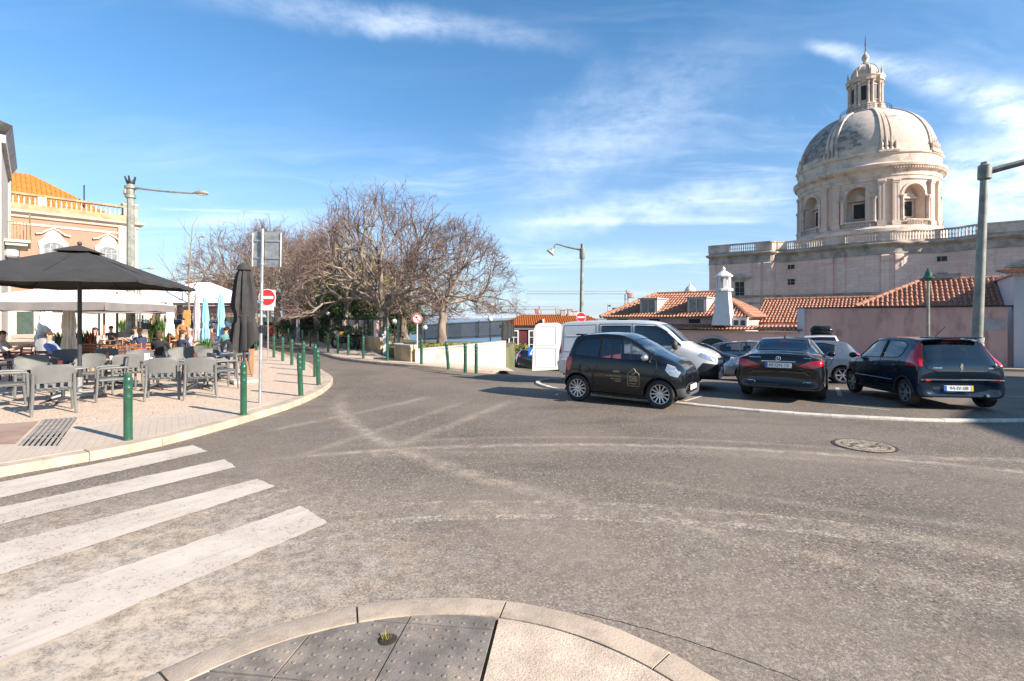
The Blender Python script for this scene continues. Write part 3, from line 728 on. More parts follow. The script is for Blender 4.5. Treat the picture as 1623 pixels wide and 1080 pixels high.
# low kerb row around the parking island
PK = [(3.0, 17.6), (1.9, 17.0), (1.15, 16.35), (.72, 15.35), (.78, 14.3), (1.02, 13.6), (1.5, 12.75), (2.5, 11.75), (3.75, 10.87), (5.29, 9.87), (7.36, 9.2), (9.35, 9.13), (12.5, 9.45), (17, 10.2), (24, 11.4)]
park = tag(thing('parking_kerb', None, None), kind='structure')
M['kerbw'] = pm('worn_whitish_kerb', (.60, .53, .45), .85, var=.2, vs=4, bump=.3, bs=40, dirt=(.28, .23, .18), da=.5, ds=5)
kerb(park, PK, .13, 1, h=.045, sl=.62, mat='kerbw', sub=2)
# pavement below the pink wall on the right
RW0, RWd = Vector((16.2, 28.6, 0)), Vector((.8, -.6, 0))
nn = Vector((-.6, -.8, 0)); mb = MB(); V = []
for i in range(26):
    for k, o in enumerate((0, 1.2, 2.3)):
        p = RW0 + RWd * (i * 1.0 - 6) + nn * o; V.append((p.x, p.y, H(p.x, p.y) + .11))
    p = RW0 + RWd * (i * 1.0 - 6) + nn * 2.3; V.append((p.x, p.y, H(p.x, p.y) - .02))
mb.add(V, [(i * 4 + j, i * 4 + j + 1, (i + 1) * 4 + j + 1, (i + 1) * 4 + j) for i in range(25) for j in range(3)])
tag(mb.build('pavement', 'kerb', smooth=30), kind='structure')

# foreground island of the crossing
cx, cy, cr = circ3((-1.85, 2.70), (-.55, 3.378), (1.05, 2.634))
island = tag(thing('traffic_island', None, None), kind='structure')
IZ = .03
def ang(x, y):
    a = math.atan2(y - cy, x - cx); return a + 2 * PI if a < -PI / 2 else a
joints = [ang(-3.1, .9), ang(-2.66, 1.7), ang(-1.91, 2.70), ang(-1.0, 3.255), ang(-.046, 3.29), ang(.846, 2.78), ang(1.50, 2.1), ang(1.95, 1.2)]
for a0, a1 in zip(joints[:-1], joints[1:]):
    g = .0035; a0 -= g; a1 += g; k = 10; V = []
    for i in range(k + 1):
        a = a0 + (a1 - a0) * i / k; wv = .004 * math.sin(i * 2.1 + a0 * 9)
        for r, z in ((cr, -.04), (cr + wv, IZ - .008), (cr - .018 + wv, IZ), (cr - .195, IZ), (cr - .2, -.04)):
            V.append((cx + r * math.cos(a), cy + r * math.sin(a), z))
    Fc = [(i * 5 + j, i * 5 + j + 1, i * 5 + j + 6, i * 5 + j + 5) for i in range(k) for j in range(4)] + [(0, 4, 3, 2, 1), (k * 5, k * 5 + 1, k * 5 + 2, k * 5 + 3, k * 5 + 4)]
    Fc = [f[::-1] for f in Fc] if fnorm([V[i] for i in Fc[2]])[2] < 0 else Fc
    MB().add(V, Fc).build('kerb_stone', 'kerb', island, smooth=30)
ri = cr - .205
circ = [(cx + ri * math.cos(2 * PI * i / 96), cy + ri * math.sin(2 * PI * i / 96)) for i in range(96)]
MB().prism(circ, -.05, IZ - .022).build('joint_bed', pm('dark_joint_soil', (.10, .085, .06), .95, var=.5, vs=20, col2=(.055, .06, .02)), island, smooth=0)
# slab frame: v runs along the seam beside the beige concrete
v0 = Vector((-.085, 3.15, 0)); vv = Vector((.125, .99, 0)).normalized(); uu = Vector((vv.y, -vv.x, 0))
def sl_pt(u, v): return v0 + uu * u + vv * v
big = [tuple(sl_pt(.004, .6)), tuple(sl_pt(.016, -3.5)), tuple(sl_pt(4, -3.5)), tuple(sl_pt(4, .6))]
_, ins = cut([big], circ, (0, 1))
for f in ins: MB().prism([(p[0], p[1]) for p in f], -.03, IZ - .003).build('concrete_field', 'aggregate', island, smooth=0)
rnd = random.Random(11)
for iu in range(6):
    for iv in range(5):
        u1 = -.016 - iu * .535; u0 = u1 - .525; w1 = .40 - iv * .535 + (.0 if iu % 2 else -.0); w0 = w1 - .525
        q = [tuple(sl_pt(u0, w0)), tuple(sl_pt(u1, w0)), tuple(sl_pt(u1, w1)), tuple(sl_pt(u0, w1))]
        _, ins = cut([q], circ, (0, 1))
        dz = rnd.uniform(-.004, .002)
        for f in ins:
            if max(p[1] for p in f) < .8: continue
            mb = MB().prism([(p[0], p[1]) for p in f], -.03, IZ - .001 + dz)
            for a in range(7):
                for b_ in range(7):
                    p = sl_pt(u0 + .0375 + a * .075, w0 + .0375 + b_ * .075)
                    if math.hypot(p.x - cx, p.y - cy) > ri - .03: continue
                    if rnd.random() < .04: continue
                    mb.lathe([(.0125, -.001), (.0105, .0032), (.005, .0048), (0, .005)], 8, (p.x, p.y, IZ - .001 + dz))
            mb.build('tactile_slab', 'tactile', island, smooth=40)
wt = thing('weed_tuft', 'little green and dry weed tuft in the broken joint of the grey studded slabs', 'weed', (-.72, 2.93, IZ))
mb = MB()
for i in range(60):
    a = rnd.uniform(0, 2 * PI); r = rnd.uniform(.002, .035); h = rnd.uniform(.012, .04); x, y = r * math.cos(a), r * math.sin(a); b_ = rnd.uniform(0, 6.3)
    mb.add([(x - .003 * math.sin(b_), y + .003 * math.cos(b_), 0), (x + .003 * math.sin(b_), y - .003 * math.cos(b_), 0), (x + .02 * math.cos(b_), y + .02 * math.sin(b_), h)], [(0, 1, 2)])
mb.build('blades', 'leafy', wt, smooth=0)
MB().lathe([(.055, .0005), (.045, .004), (.02, .006), (0, .006)], 12).build('soil', pm('dark_soil', (.03, .022, .015), .95), wt)

# crossing stripes
def rp(px, py, z=0): k = (EYE - z) * 800 / (py - 503); return Vector(((px - 811.5) * k / 800, k, 0))
for (a, b, c, d) in (((0, 765), (305, 706.5), (330, 716), (0, 790)), ((0, 805), (356, 729), (375, 741), (0, 832)), ((0, 863), (408, 760), (436, 772), (0, 912)), ((0, 965), (476, 803), (521, 829), (0, 1052))):
    A, B, Cc, Dd = rp(*a), rp(*b), rp(*c), rp(*d)
    A = A + (A - B).normalized() * 3; Dd = Dd + (Dd - Cc).normalized() * 3
    P = []
    for p, q in ((A, B), (B, Cc), (Cc, Dd), (Dd, A)):
        k = max(1, int((q - p).length / .07))
        for i in range(k):
            r = p.lerp(q, i / k); P.append((r.x + rnd.uniform(-.011, .011), r.y + rnd.uniform(-.011, .011), .006))
    o = MB().add(P, [tuple(range(len(P)))[::-1]]).build('crossing_stripe', 'roadpaint', road, smooth=0)
    if o.data.polygons[0].normal.z < 0: o.data.flip_normals()
def line_mark(p, q, w_, name='bay_line'):
    p, q = Vector((*p, 0)), Vector((*q, 0)); t = (q - p).normalized(); s = Vector((-t.y, t.x, 0)) * w_ / 2; k = max(1, int((q - p).length / .5)); V = []
    for i in range(k + 1):
        r = p.lerp(q, i / k)
        for a in (r - s, r + s): V.append((a.x, a.y, H(a.x, a.y) + .006))
    MB().add(V, [(2 * i, 2 * i + 2, 2 * i + 3, 2 * i + 1) for i in range(k)]).build(name, 'roadpaint', road, smooth=0)
line_mark((7.0, 10.9), (7.7, 10.3), .05); line_mark((8.0, 12.3), (9.4, 14.6), .10); line_mark((4.6, 12.2), (3.9, 11.4), .08)
line_mark((11.2, 10.6), (13.6, 9.5), .10); line_mark((10.4, 13.2), (14.5, 11.0), .1); line_mark((3.9, 12.9), (5.0, 14.4), .08)
for y0 in (40.5, 42.6, 44.7): line_mark((-21.6 - (y0 - 40) * .3, y0 + 1.0), (-18.3 - (y0 - 40) * .3, y0 - 1.2), .5, 'crossing_stripe')
# manhole cover
mh = thing('manhole_cover', 'round worn iron manhole cover with concentric rings set in the road', 'manhole cover', (5.2, 7.45, 0))
MB().lathe([(.41, .001), (.41, .008), (.375, .009), (.372, .002)], 48).build('frame', 'manhole', mh)
mb = MB().lathe([(.366, .003), (.366, .010), (.315, .011), (.312, .005), (.272, .005), (.270, .010), (.20, .011), (.197, .005), (.17, .005), (.168, .010), (.0, .011)], 48)
for i in range(24):
    a = 2 * PI * i / 24; mb.box((.12 * math.cos(a), .12 * math.sin(a), .0125), (.07, .012, .004), a)
for i in range(36):
    a = 2 * PI * i / 36; mb.box((.293 * math.cos(a), .293 * math.sin(a), .008), (.03, .008, .006), a)
M['mhdust'] = pm('dusty_cast_iron', (.30, .245, .185), .85, var=.4, vs=14, bump=.4, bs=50, dirt=(.06, .045, .035), da=.8, ds=6)
mb.build('cover', 'mhdust', mh)
for s_ in (-1, 1): MB().box((s_ * .235, s_ * .06, .012), (.06, .03, .004), .4).build('lifting_slot', 'seam', mh)

# ------------------------------------------------------------ architecture helpers
def tiled(mb, A, B, Cc, Dd, cw=.21, course=.40, mi=0, rr=.068):
    """a slope of barrel tiles: eave A-B, ridge D-C"""
    A, B, Cc, Dd = map(Vector, (A, B, Cc, Dd)); L = (B - A).length; eu = (B - A) / L
    def uvp(P): d = P - A; u = d.dot(eu); return u, (d - eu * u).length
    mid = (Cc + Dd) / 2 - A; ev = (mid - eu * mid.dot(eu)).normalized(); nn_ = eu.cross(ev).normalized()
    cu, cv = uvp(Cc); du, dv = uvp(Dd)
    mb.add([A, B, Cc, Dd], [(0, 1, 2, 3)], mi)
    n = int(L / cw); rg = random.Random(int(L * 100))
    for i in range(n):
        u = (i + .5) * L / n
        if u < du: v1 = dv * u / du
        elif u > cu: v1 = cv * (L - u) / max(1e-6, L - cu)
        else: v1 = dv + (cv - dv) * (u - du) / max(1e-6, cu - du)
        k = max(1, int(v1 / course))
        for j in range(k):
            va = v1 * j / k - .03; vb = v1 * (j + 1) / k + .02; ju = rg.uniform(-.012, .012); V = []
            for v, r, lift in ((va, rr * 1.12, .035), (vb, rr * .9, .0)):
                for a in (0, 45, 90, 135, 180):
                    an = rad(a); V.append(A + eu * (u + ju - r * math.cos(an)) + ev * v + nn_ * (r * math.sin(an) * 1.0 + lift))
            mb.add(V, [(c, c + 1, c + 6, c + 5) for c in range(4)] + [(4, 3, 2, 1, 0)], mi)
    return mb
def ridge(mb, A, B, r=.13):
    A, B = Vector(A), Vector(B); k = max(1, int((B - A).length / .42))
    for i in range(k):
        mb.tube([A.lerp(B, i / k), A.lerp(B, (i + 1) / k)], [r * 1.08, r * .9], 8)
def window(parent, x, z, w_, h, front=0., frame='white', pane='pane', fw=.07, depth=.06, mull=(1, 0), sill=None):
    """frame + pane on a wall whose outer face is the plane y = front (outwards is -y); x centre, z bottom"""
    mb = MB(); y = front - depth / 2
    mb.box((x - w_ / 2 + fw / 2, y, z + h / 2), (fw, depth, h)); mb.box((x + w_ / 2 - fw / 2, y, z + h / 2), (fw, depth, h))
    mb.box((x, y, z + fw / 2), (w_ - 2 * fw, depth, fw)); mb.box((x, y, z + h - fw / 2), (w_ - 2 * fw, depth, fw))
    for i in range(mull[0]): mb.box((x - w_ / 2 + w_ * (i + 1) / (mull[0] + 1), y, z + h / 2), (fw * .55, depth * .7, h - 2 * fw))
    for i in range(mull[1]): mb.box((x, y + .003, z + h * (i + 1) / (mull[1] + 1)), (w_ - 2 * fw, depth * .6, fw * .45))
    f = mb.build('window', frame, parent, smooth=0)
    MB().box((x, front - .012, z + h / 2), (w_ - 2 * fw, .02, h - 2 * fw)).build('pane', pane, f, smooth=0)
    if sill: MB().box((x, front - .09, z - .06), (w_ + .3, .18, .12)).build('sill', sill, f, smooth=0)
    return f
def sweep(mb, P, prof, mi=0, closed=False):
    """P plan points, prof (out, z) with out measured to the right of travel"""
    n = len(P); V = []; k = len(prof)
    for i in range(n):
        a = P[(i - 1) % n] if closed else P[max(i - 1, 0)]; b = P[(i + 1) % n] if closed else P[min(i + 1, n - 1)]
        t = (Vector((b[0] - a[0], b[1] - a[1]))).normalized(); nx, ny = t.y, -t.x
        for o, z in prof: V.append((P[i][0] + nx * o, P[i][1] + ny * o, z))
    Fc = [(i * k + j, ((i + 1) % n) * k + j, ((i + 1) % n) * k + j + 1, i * k + j + 1) for i in range(n if closed else n - 1) for j in range(k - 1)]
    return mb.add(V, Fc, mi)
def baluster(mb, x, y, z, h, r, n=6, T=None):
    mb.lathe([(r * .8, 0), (r * .8, h * .1), (r * .45, h * .16), (r, h * .38), (r * .55, h * .62), (r * .4, h * .8), (r * .8, h * .9), (r * .8, h)], n, (x, y, z), 0, T)

# ------------------------------------------------------------ the domed church
CH = thing('domed_church', 'large pale domed church of pink and cream stone rising behind the tiled roofs', 'church', (43, 110, 0), rad(-36.87))
def poff(s):
    pts = [(-1, 0), (12.4, 0), (12.6, 1.6), (14.5, 2.6), (18, 1.9), (22, .5), (26, -.6), (29, -.9), (32, -.6), (35, .8), (38, 2.2), (40.5, 1.9), (43, .2), (44.5, -.2), (47, -.2), (75, -.2)]
    for (a, u), (b, v) in zip(pts, pts[1:]):
        if a <= s <= b: t = (s - a) / (b - a); t = t * t * (3 - 2 * t); return u + (v - u) * t
    return 0
ss_ = [i * .5 for i in range(0, 25)] + [12.45, 12.6] + [12.8 + i * .4 for i in range(0, 85)] + [47 + i for i in range(26)]
PL = [(s, poff(s)) for s in ss_]
mb = MB(); sweep(mb, PL, [(0, -25), (0, 14.9)])
mb.add([(0, 0, -25), (0, 0, 14.9), (0, 30, 14.9), (0, 30, -25)], [(3, 2, 1, 0)])
mb.build('wall', 'stone', CH, smooth=30)
mb = MB(); Pc = [(0, 14), (0, 7)] + PL
sweep(mb, Pc, [(0, 13.2), (.18, 13.25), (.18, 13.55), (.1, 13.6), (.1, 14.5), (.35, 14.75), (.75, 15.0), (.8, 15.25), (.35, 15.35), (.1, 15.4), (.1, 15.75), (-.5, 15.75)])
mb.build('cornice', 'stoneG', CH, smooth=25)
mb = MB(); sweep(mb, Pc, [(.18, 17.15), (.28, 17.2), (.28, 17.42), (-.28, 17.42), (-.28, 17.15), (.18, 17.15)]); mb.build('balustrade_rail', 'stoneL', CH, smooth=25)
mb = MB(); mbB = MB(); rg = random.Random(2)
def at_s(s): return s, poff(s)
piers = {}
solid = [(0, 4.2), (9, 14.4), (21.2, 24.4), (29.6, 31.4), (37.5, 38.4), (43.5, 49), (55.5, 60)]
s = 0
while s < 72:
    ds = .42; x, y = at_s(s); x2, y2 = at_s(s + ds); isol = any(a <= s < b for a, b in solid)
    a = math.atan2(y2 - y, x2 - x)
    if isol: piers.setdefault(sum(1 for q in solid if q[0] <= s), MB()).box(((x + x2) / 2, (y + y2) / 2, 16.45), (math.hypot(x2 - x, y2 - y) + .02, .42, 1.40), a)
    else: baluster(mbB, (x + x2) / 2, (y + y2) / 2, 15.75, 1.4, .15, 6)
    s += ds
MB().box((0, 6, 16.45), (.42, 12, 1.4)).build('balustrade_pier', 'stoneL', CH, smooth=0)
for q in piers.values(): q.build('balustrade_pier', 'stoneL', CH, smooth=0)
tag(mbB.build('baluster', 'stoneL', CH, smooth=50), kind='stuff')
# pilasters, string courses, weathered cap blocks
for s0, s1 in ((.05, 1.3), (8.9, 10.2), (10.8, 12.2), (21.6, 22.8), (23.6, 24.8), (30.2, 31.4), (32.2, 33.3), (43.9, 45.2), (51, 52.4), (54, 55.4)):
    n_ = 4; P = [at_s(s0 + (s1 - s0) * i / n_) for i in range(n_ + 1)]
    mb = MB(); sweep(mb, P, [(-.1, -20), (.22, -20), (.22, 12.1), (.4, 12.15), (.42, 13.0), (.2, 13.2), (-.1, 13.2)])
    for e in (0, -1):
        x, y = P[e]; mb.box((x, y, -3.5), (.03, .44, 31.2), math.atan2(P[1][1] - P[0][1], P[1][0] - P[0][0])); mb.box((x, y, 12.6), (.04, .8, .9), math.atan2(P[1][1] - P[0][1], P[1][0] - P[0][0]))
    mb.build('pilaster', 'stone', CH, smooth=20)
mb = MB(); sweep(mb, Pc, [(-.05, 6.0), (.45, 6.02), (.5, 6.35), (-.05, 6.5)]); sweep(mb, Pc, [(-.05, 4.6), (.3, 4.62), (.3, 4.9), (-.05, 4.95)]); mb.build('string_course', 'stoneG', CH, smooth=0)
def chwin(s, z, w_, h, mull=(1, 0)):
    x, y = at_s(s); x2, y2 = at_s(s + .3); e = thing('tmp', None, None)
    f = window(CH, 0, z, w_, h, 0, 'stoneL', 'pane_dark', .10, .10, mull); bpy.data.objects.remove(e)
    f.location = (x, y - .02, 0); f.rotation_euler.z = math.atan2(y2 - y, x2 - x)
for s in (15.3, 38.7):
    chwin(s, 11.6, 1.8, 1.05); chwin(s, 8.4, 1.9, 1.35, (1, 1))
for s in (6.2, 48.6):
    chwin(s, 5.9, 2.0, 3.5, (1, 2)); mb = MB()
    if s < 10: arc = [(-1.9 + 3.8 * i / 10, 10.2 + .75 * math.sin(PI * i / 10)) for i in range(11)]
    else: arc = [(-2.0, 10.2), (0, 11.1), (2.0, 10.2)]
    T = Matrix.Translation((s, poff(s), 0)) @ Matrix.Rotation(rad(90), 4, 'X')
    mb.prism([(x, z) for x, z in arc], -.05, .55, 0, T); mb.box((s, poff(s) - .2, 10.05), (4.2, .7, .25)); mb.box((s, poff(s) - .1, 9.7), (2.7, .3, .45)); mb.build('pediment', 'stoneG', CH, smooth=0)
# back volume so that the body is closed
mb = MB(); mb.box((37, 24, -4), (72, 40, 38)); mb.build('nave_roof', 'stoneL', CH, smooth=0)

# drum + dome, a frame of its own turned so that local -y looks at the square
DC = bpy.data.objects.new('drum', None)
def drum_part(mb, name, mat, smooth=30, par=None):
    o = mb.build(name, mat, CH, smooth)
    if par is None:
        o.matrix_basis = DM
    else: o.parent = par
    return o
bpy.data.objects.remove(DC)
CH_inv = (Matrix.Translation((43, 110, 0)) @ Matrix.Rotation(rad(-36.87), 4, 'Z')).inverted()
R = 12.3
DM = Matrix.Translation(CH_inv @ Vector((76.3, 109, 0))) @ Matrix.Rotation(rad(-35 + 36.87), 4, 'Z')
PH = [rad(-5.5 + 45 * k) for k in range(8)]
def cyl(u, z, r=R): a = u / R; return (r * math.sin(a), -r * math.cos(a), z)
faces = []
for i in range(96):
    for j in range(8):
        u0, u1 = 2 * PI * R * i / 96, 2 * PI * R * (i + 1) / 96; z0, z1 = 18.5 + j * 1.26, 18.5 + (j + 1) * 1.26
        faces.append([(u0, z0, 0), (u1, z0, 0), (u1, z1, 0), (u0, z1, 0)])
outl = {}
for ph in PH:
    uc = (ph % (2 * PI)) * R
    pts = [(uc - 2.15, 20.6), (uc + 2.15, 20.6)] + [(uc + 2.15 * math.cos(a), 25.4 + 2.15 * math.sin(a)) for a in [PI * i / 16 for i in range(17)]]
    outl[ph] = pts; faces, _ = cut(faces, pts, (0, 1))
mb = MB()
for f in faces: mb.add([cyl(p[0], p[1]) for p in f], [tuple(range(len(f)))])
drum = drum_part(mb, 'drum_wall', 'drum', 25)
for ph, pts in outl.items():
    n_ = len(pts)
    niche = MB(); back = MB(); niche.add([cyl(u, z) for u, z in pts] + [cyl(u, z, R - 1.9) for u, z in pts], [(i, i + n_, (i + 1) % n_ + n_, (i + 1) % n_) for i in range(n_)])
    back.add([cyl(u, z, R - 1.9) for u, z in pts], [tuple(range(n_))]); drum_part(niche, 'niche', 'drum', 30); drum_part(back, 'niche_back', 'drum', 0)

for ph in PH:
    if math.cos(ph) < -.3: continue
    T = Matrix.Rotation(ph, 4, 'Z')
    # archivolt, impost columns, windows and pediments of the bay
    mb = MB()
    for i in range(16):
        a0, a1 = PI * i / 16, PI * (i + 1) / 16; uc = ph * R
        q = []
        for a, r_ in ((a0, 2.15), (a1, 2.15), (a1, 2.62), (a0, 2.62)): q.append((uc + r_ * math.cos(a), 25.4 + r_ * math.sin(a)))
        mb.add([cyl(u, z, R + .16) for u, z in q] + [cyl(u, z, R - .05) for u, z in q], [(0, 1, 2, 3), (0, 4, 5, 1), (3, 2, 6, 7)])
    for s_ in (-1, 1):
        mb.lathe([(.42, 0), (.42, .3), (.32, .4), (.29, 4.3), (.45, 4.6), (.5, 4.9)], 10, (s_ * 2.65, -R - .02, 20.4), 0, T)
        mb.box((s_ * 2.55, -R + .3, 25.3), (1.1, 1.3, .22), 0, 0, 0, T)
    drum_part(mb, 'arch_surround', 'stoneL', 30)
    w_ = window(CH, 0, 21.3, 2.3, 3.4, 0, 'stoneL', 'pane_dark', .25, .16, (0, 0)); w_.matrix_basis = DM @ T @ Matrix.Translation((0, -R + 1.85, 0))
    mb = MB()
    for i in range(7): mb.box((-.9 + .3 * i, -.16, 23.0), (.05, .04, 2.9))
    for i in range(9): mb.box((0, -.165, 21.7 + .34 * i), (1.8, .03, .05))
    mb.build('window_grille', 'iron', w_, 0)
    mb = MB().prism([(-1.9, 25.3), (1.9, 25.3), (0, 26.3)], -.1, .5, 0, T @ Matrix.Translation((0, -R + 1.9, 0)) @ Matrix.Rotation(rad(90), 4, 'X')); mb.box((0, -R + 1.6, 25.15), (4, .7, .3), 0, 0, 0, T)
    drum_part(mb, 'niche_pediment', 'stoneL', 0)
    mb = MB()
    for i in range(13): baluster(mb, -1.95 + .325 * i, -R - .45, 19.55, .95, .12, 6, T)
    mb.box((0, -R - .45, 20.6), (4.6, .35, .22), 0, 0, 0, T)
    tag(drum_part(mb, 'bay_balustrade', 'stoneL', 40), kind='stuff')
    for dphi in (-5.4, 5.4):                    # paired pilasters between the bays
        T2 = Matrix.Rotation(ph + rad(22.5 + dphi), 4, 'Z'); mb = MB()
        mb.box((0, -R - .12, 24.0), (1.15, .75, 7.4), 0, 0, 0, T2); mb.box((0, -R - .15, 20.0), (1.5, 1.0, .9), 0, 0, 0, T2)
        mb.box((0, -R - .18, 27.85), (1.25, .85, .3), 0, 0, 0, T2); mb.box((0, -R - .18, 28.2), (1.45, 1.05, .5), 0, .1, 0, T2)
        for k in (-.28, .28): mb.box((k, -R - .5, 24), (.18, .06, 7.2), 0, 0, 0, T2)
        drum_part(mb, 'pilaster', 'drum', 0)
base = MB().lathe([(13.5, 15), (13.5, 19.0), (13.2, 19.15), (12.9, 19.55), (12.3, 19.6)], 96); drum_part(base, 'drum_base', 'stoneL', 25)
ent = MB().lathe([(12.3, 28.3), (12.55, 28.5), (12.55, 29.1), (12.7, 29.2), (12.7, 30.1), (12.95, 30.3), (13.55, 30.9), (13.6, 31.35), (12.9, 31.6), (12.7, 31.8), (12.7, 33.3), (12.95, 33.5), (12.95, 33.9), (12.45, 34.1), (12.4, 35.2)], 128)
for i in range(160):
    a = 2 * PI * i / 160; ent.box((13.15 * math.cos(a), 13.15 * math.sin(a), 30.55), (.4, .22, .35), a)
drum_part(ent, 'entablature', 'stoneL', 25)
prof = []
for i in range(25):
    t = rad(72) * i / 24; prof.append((12.15 * math.cos(t)**.95, 35.1 + 10.6 * math.sin(t)))
drum_part(MB().lathe(prof, 96), 'dome_shell', 'dome', 40)
for k in range(8):                               # ribs: three strips on each axis between the bays
    for dd, rr_ in ((-4.2, .30), (0, .42), (4.2, .30)):
        ph = PH[k] + rad(22.5); mb = MB(); V = []
        for i, (r_, z_) in enumerate(prof):
            a = ph + rad(dd) * (.55 + .45 * (r_ / 12.15)); wd = rr_ * (.45 + .55 * r_ / 12.15)
            er = Vector((math.sin(a), -math.cos(a), 0)); et = Vector((math.cos(a), math.sin(a), 0)); c_ = er * r_ + Vector((0, 0, z_))
            nn2 = (er * math.cos(rad(72) * i / 24) + Vector((0, 0, math.sin(rad(72) * i / 24))))
            for s_, h_ in ((-1, -.05), (-.8, .26), (.8, .26), (1, -.05)): V.append(c_ + et * wd * s_ + nn2 * h_)
        mb.add(V, [(i * 4 + j, i * 4 + j + 1, i * 4 + j + 5, i * 4 + j + 4) for i in range(24) for j in range(3)])
        drum_part(mb, 'dome_rib', 'stoneL', 30)
    mb = MB(); T = Matrix.Rotation(PH[k] + rad(22.5), 4, 'Z')
    for dx, hh in ((-1.1, 2.2), (-.35, 3.0), (.45, 3.1), (1.2, 2.3)):
        mb.lathe([(.38, 0), (.38, .5), (.2, .7), (.33, 1.1), (.26, 1.5), (.1, hh * .75), (0, hh)], 7, (dx, -12.6, 34.0), 0, T)
    mb.box((0, -12.6, 33.9), (3.6, 1.0, .5), 0, .1, 0, T); drum_part(mb, 'urn_group', 'stoneL', 40)
mb = MB().lathe([(3.9, 44.6), (4.75, 44.8), (4.9, 45.15), (4.6, 45.3), (4.1, 45.35)], 48); drum_part(mb, 'lantern_base', 'stoneG', 30)
mb = MB()
for i in range(40):
    a = 2 * PI * i / 40; mb.box((4.62 * math.cos(a), 4.62 * math.sin(a), 45.8), (.05, .05, 1.0))
for z_ in (45.85, 46.3): mb.tube([(4.62 * math.cos(2 * PI * i / 40), 4.62 * math.sin(2 * PI * i / 40), z_) for i in range(41)], .045, 5)
drum_part(mb, 'gallery_railing', 'iron', 0)
mb = MB().lathe([(3.1, 45), (3.1, 47.0), (2.75, 47.1), (2.75, 51.6), (3.0, 51.7), (3.0, 52.2), (3.15, 52.4), (3.55, 52.7), (3.6, 52.95), (2.9, 53.1)], 48)
for k in range(8):
    for dd in (-7, 7):
        T = Matrix.Rotation(PH[k] + rad(22.5 + dd), 4, 'Z'); mb.lathe([(.34, 0), (.34, .3), (.24, .4), (.22, 4.2), (.36, 4.5), (.36, 4.7)], 8, (0, -3.0, 47.0), 0, T)
        mb.box((0, -2.95, 52.3), (.9, 1.0, .7), 0, 0, 0, T)
    T = Matrix.Rotation(PH[k] + rad(22.5), 4, 'Z'); mb.box((0, -3.1, 46.2), (1.5, .8, 1.6), 0, .08, 0, T)
drum_part(mb, 'lantern_body', 'stoneL', 30)
for k in range(8):
    if math.cos(PH[k]) < -.3: continue
    w_ = window(CH, 0, 47.7, 1.3, 3.4, 0, 'stoneL', 'pane_dark', .16, .1, (0, 0)); w_.matrix_basis = DM @ Matrix.Rotation(PH[k], 4, 'Z') @ Matrix.Translation((0, -2.76, 0))
for k in range(8):
    T = Matrix.Rotation(PH[k] + rad(22.5), 4, 'Z'); drum_part(MB().lathe([(.26, 0), (.26, .3), (.13, .4), (.24, .8), (.1, 1.4), (0, 2.4)], 8, (0, -3.25, 53.0), 0, T), 'pinnacle', 'stoneL', 40)
mb = MB().lathe([(2.75, 53.0), (2.7, 53.4)] + [(2.6 * math.cos(rad(a)), 53.4 + 2.9 * math.sin(rad(a))) for a in range(0, 80, 8)] + [(.5, 56.4), (.75, 56.6), (.45, 56.8), (.4, 57.1), (.65, 57.6), (.7, 58.0), (.45, 58.5), (.2, 58.9), (.14, 59.2)], 24)
for k in range(8):
    a = PH[k] + rad(22.5); mb.tube([(2.68 * math.cos(rad(t)) * math.sin(a), -2.68 * math.cos(rad(t)) * math.cos(a), 53.4 + 2.98 * math.sin(rad(t))) for t in range(0, 76, 8)], .11, 5)
drum_part(mb, 'cupola', 'stoneL', 40)
drum_part(MB().tube([(0, 0, 59), (0, 0, 60.4), (0, 0, 60.5), (0, 0, 62.2), (0, 0, 62.8)], [.14, .08, .16, .06, .03], 6), 'spire', 'iron', 30)

# ------------------------------------------------------------ houses on the right (one frame: x along the street, outwards is -y)
ANG = rad(-36.87)
def base_frame(t, back=0): p = Vector((6.3, 36.0, 0)) + Vector((.8, -.6, 0)) * t + Vector((.6, .8, 0)) * back; return p
hs = thing('pink_dormer_house', 'pink house with a hipped clay roof, two glazed dormers and a row of dark vents', 'house', base_frame(0, 1.0), ANG)
Lh = 9.4
MB().box((Lh / 2, 4.0, -1.6), (Lh, 8, 6.9)).build('wall', 'pinkwall2', hs, smooth=0)
MB().box((Lh / 2, 3.98, 1.84), (Lh + .36, 8.3, .10)).build('eaves', 'lime', hs, smooth=0)
e0, e1 = -.35, Lh + .35; rz_ = 3.62; zt = 1.89
mb = MB(); tiled(mb, (e0, -.35, zt), (e1, -.35, zt), (e1 - 2.9, 3.6, rz_), (e0 + 2.7, 3.6, rz_))
tiled(mb, (e1, 8.0, zt), (e0, 8.0, zt), (e0 + 2.7, 4.0, rz_), (e1 - 2.9, 4.0, rz_), .6, 1)
tiled(mb, (e0, 8.0, zt), (e0, -.35, zt), (e0 + 2.7, 3.6, rz_), (e0 + 2.7, 4.0, rz_)); tiled(mb, (e1, -.35, zt), (e1, 8.0, zt), (e1 - 2.9, 4.0, rz_), (e1 - 2.9, 3.6, rz_))
tag(mb.build('roof_tiles', 'tile', hs, smooth=40), kind='stuff')
mb = MB(); ridge(mb, (e0 + 2.6, 3.8, rz_ + .06), (e1 - 2.8, 3.8, rz_ + .06)); ridge(mb, (e0, -.35, zt + .05), (e0 + 2.7, 3.6, rz_ + .06)); ridge(mb, (e1, -.35, zt + .05), (e1 - 2.9, 3.6, rz_ + .06)); mb.build('ridge_tiles', 'tile', hs)
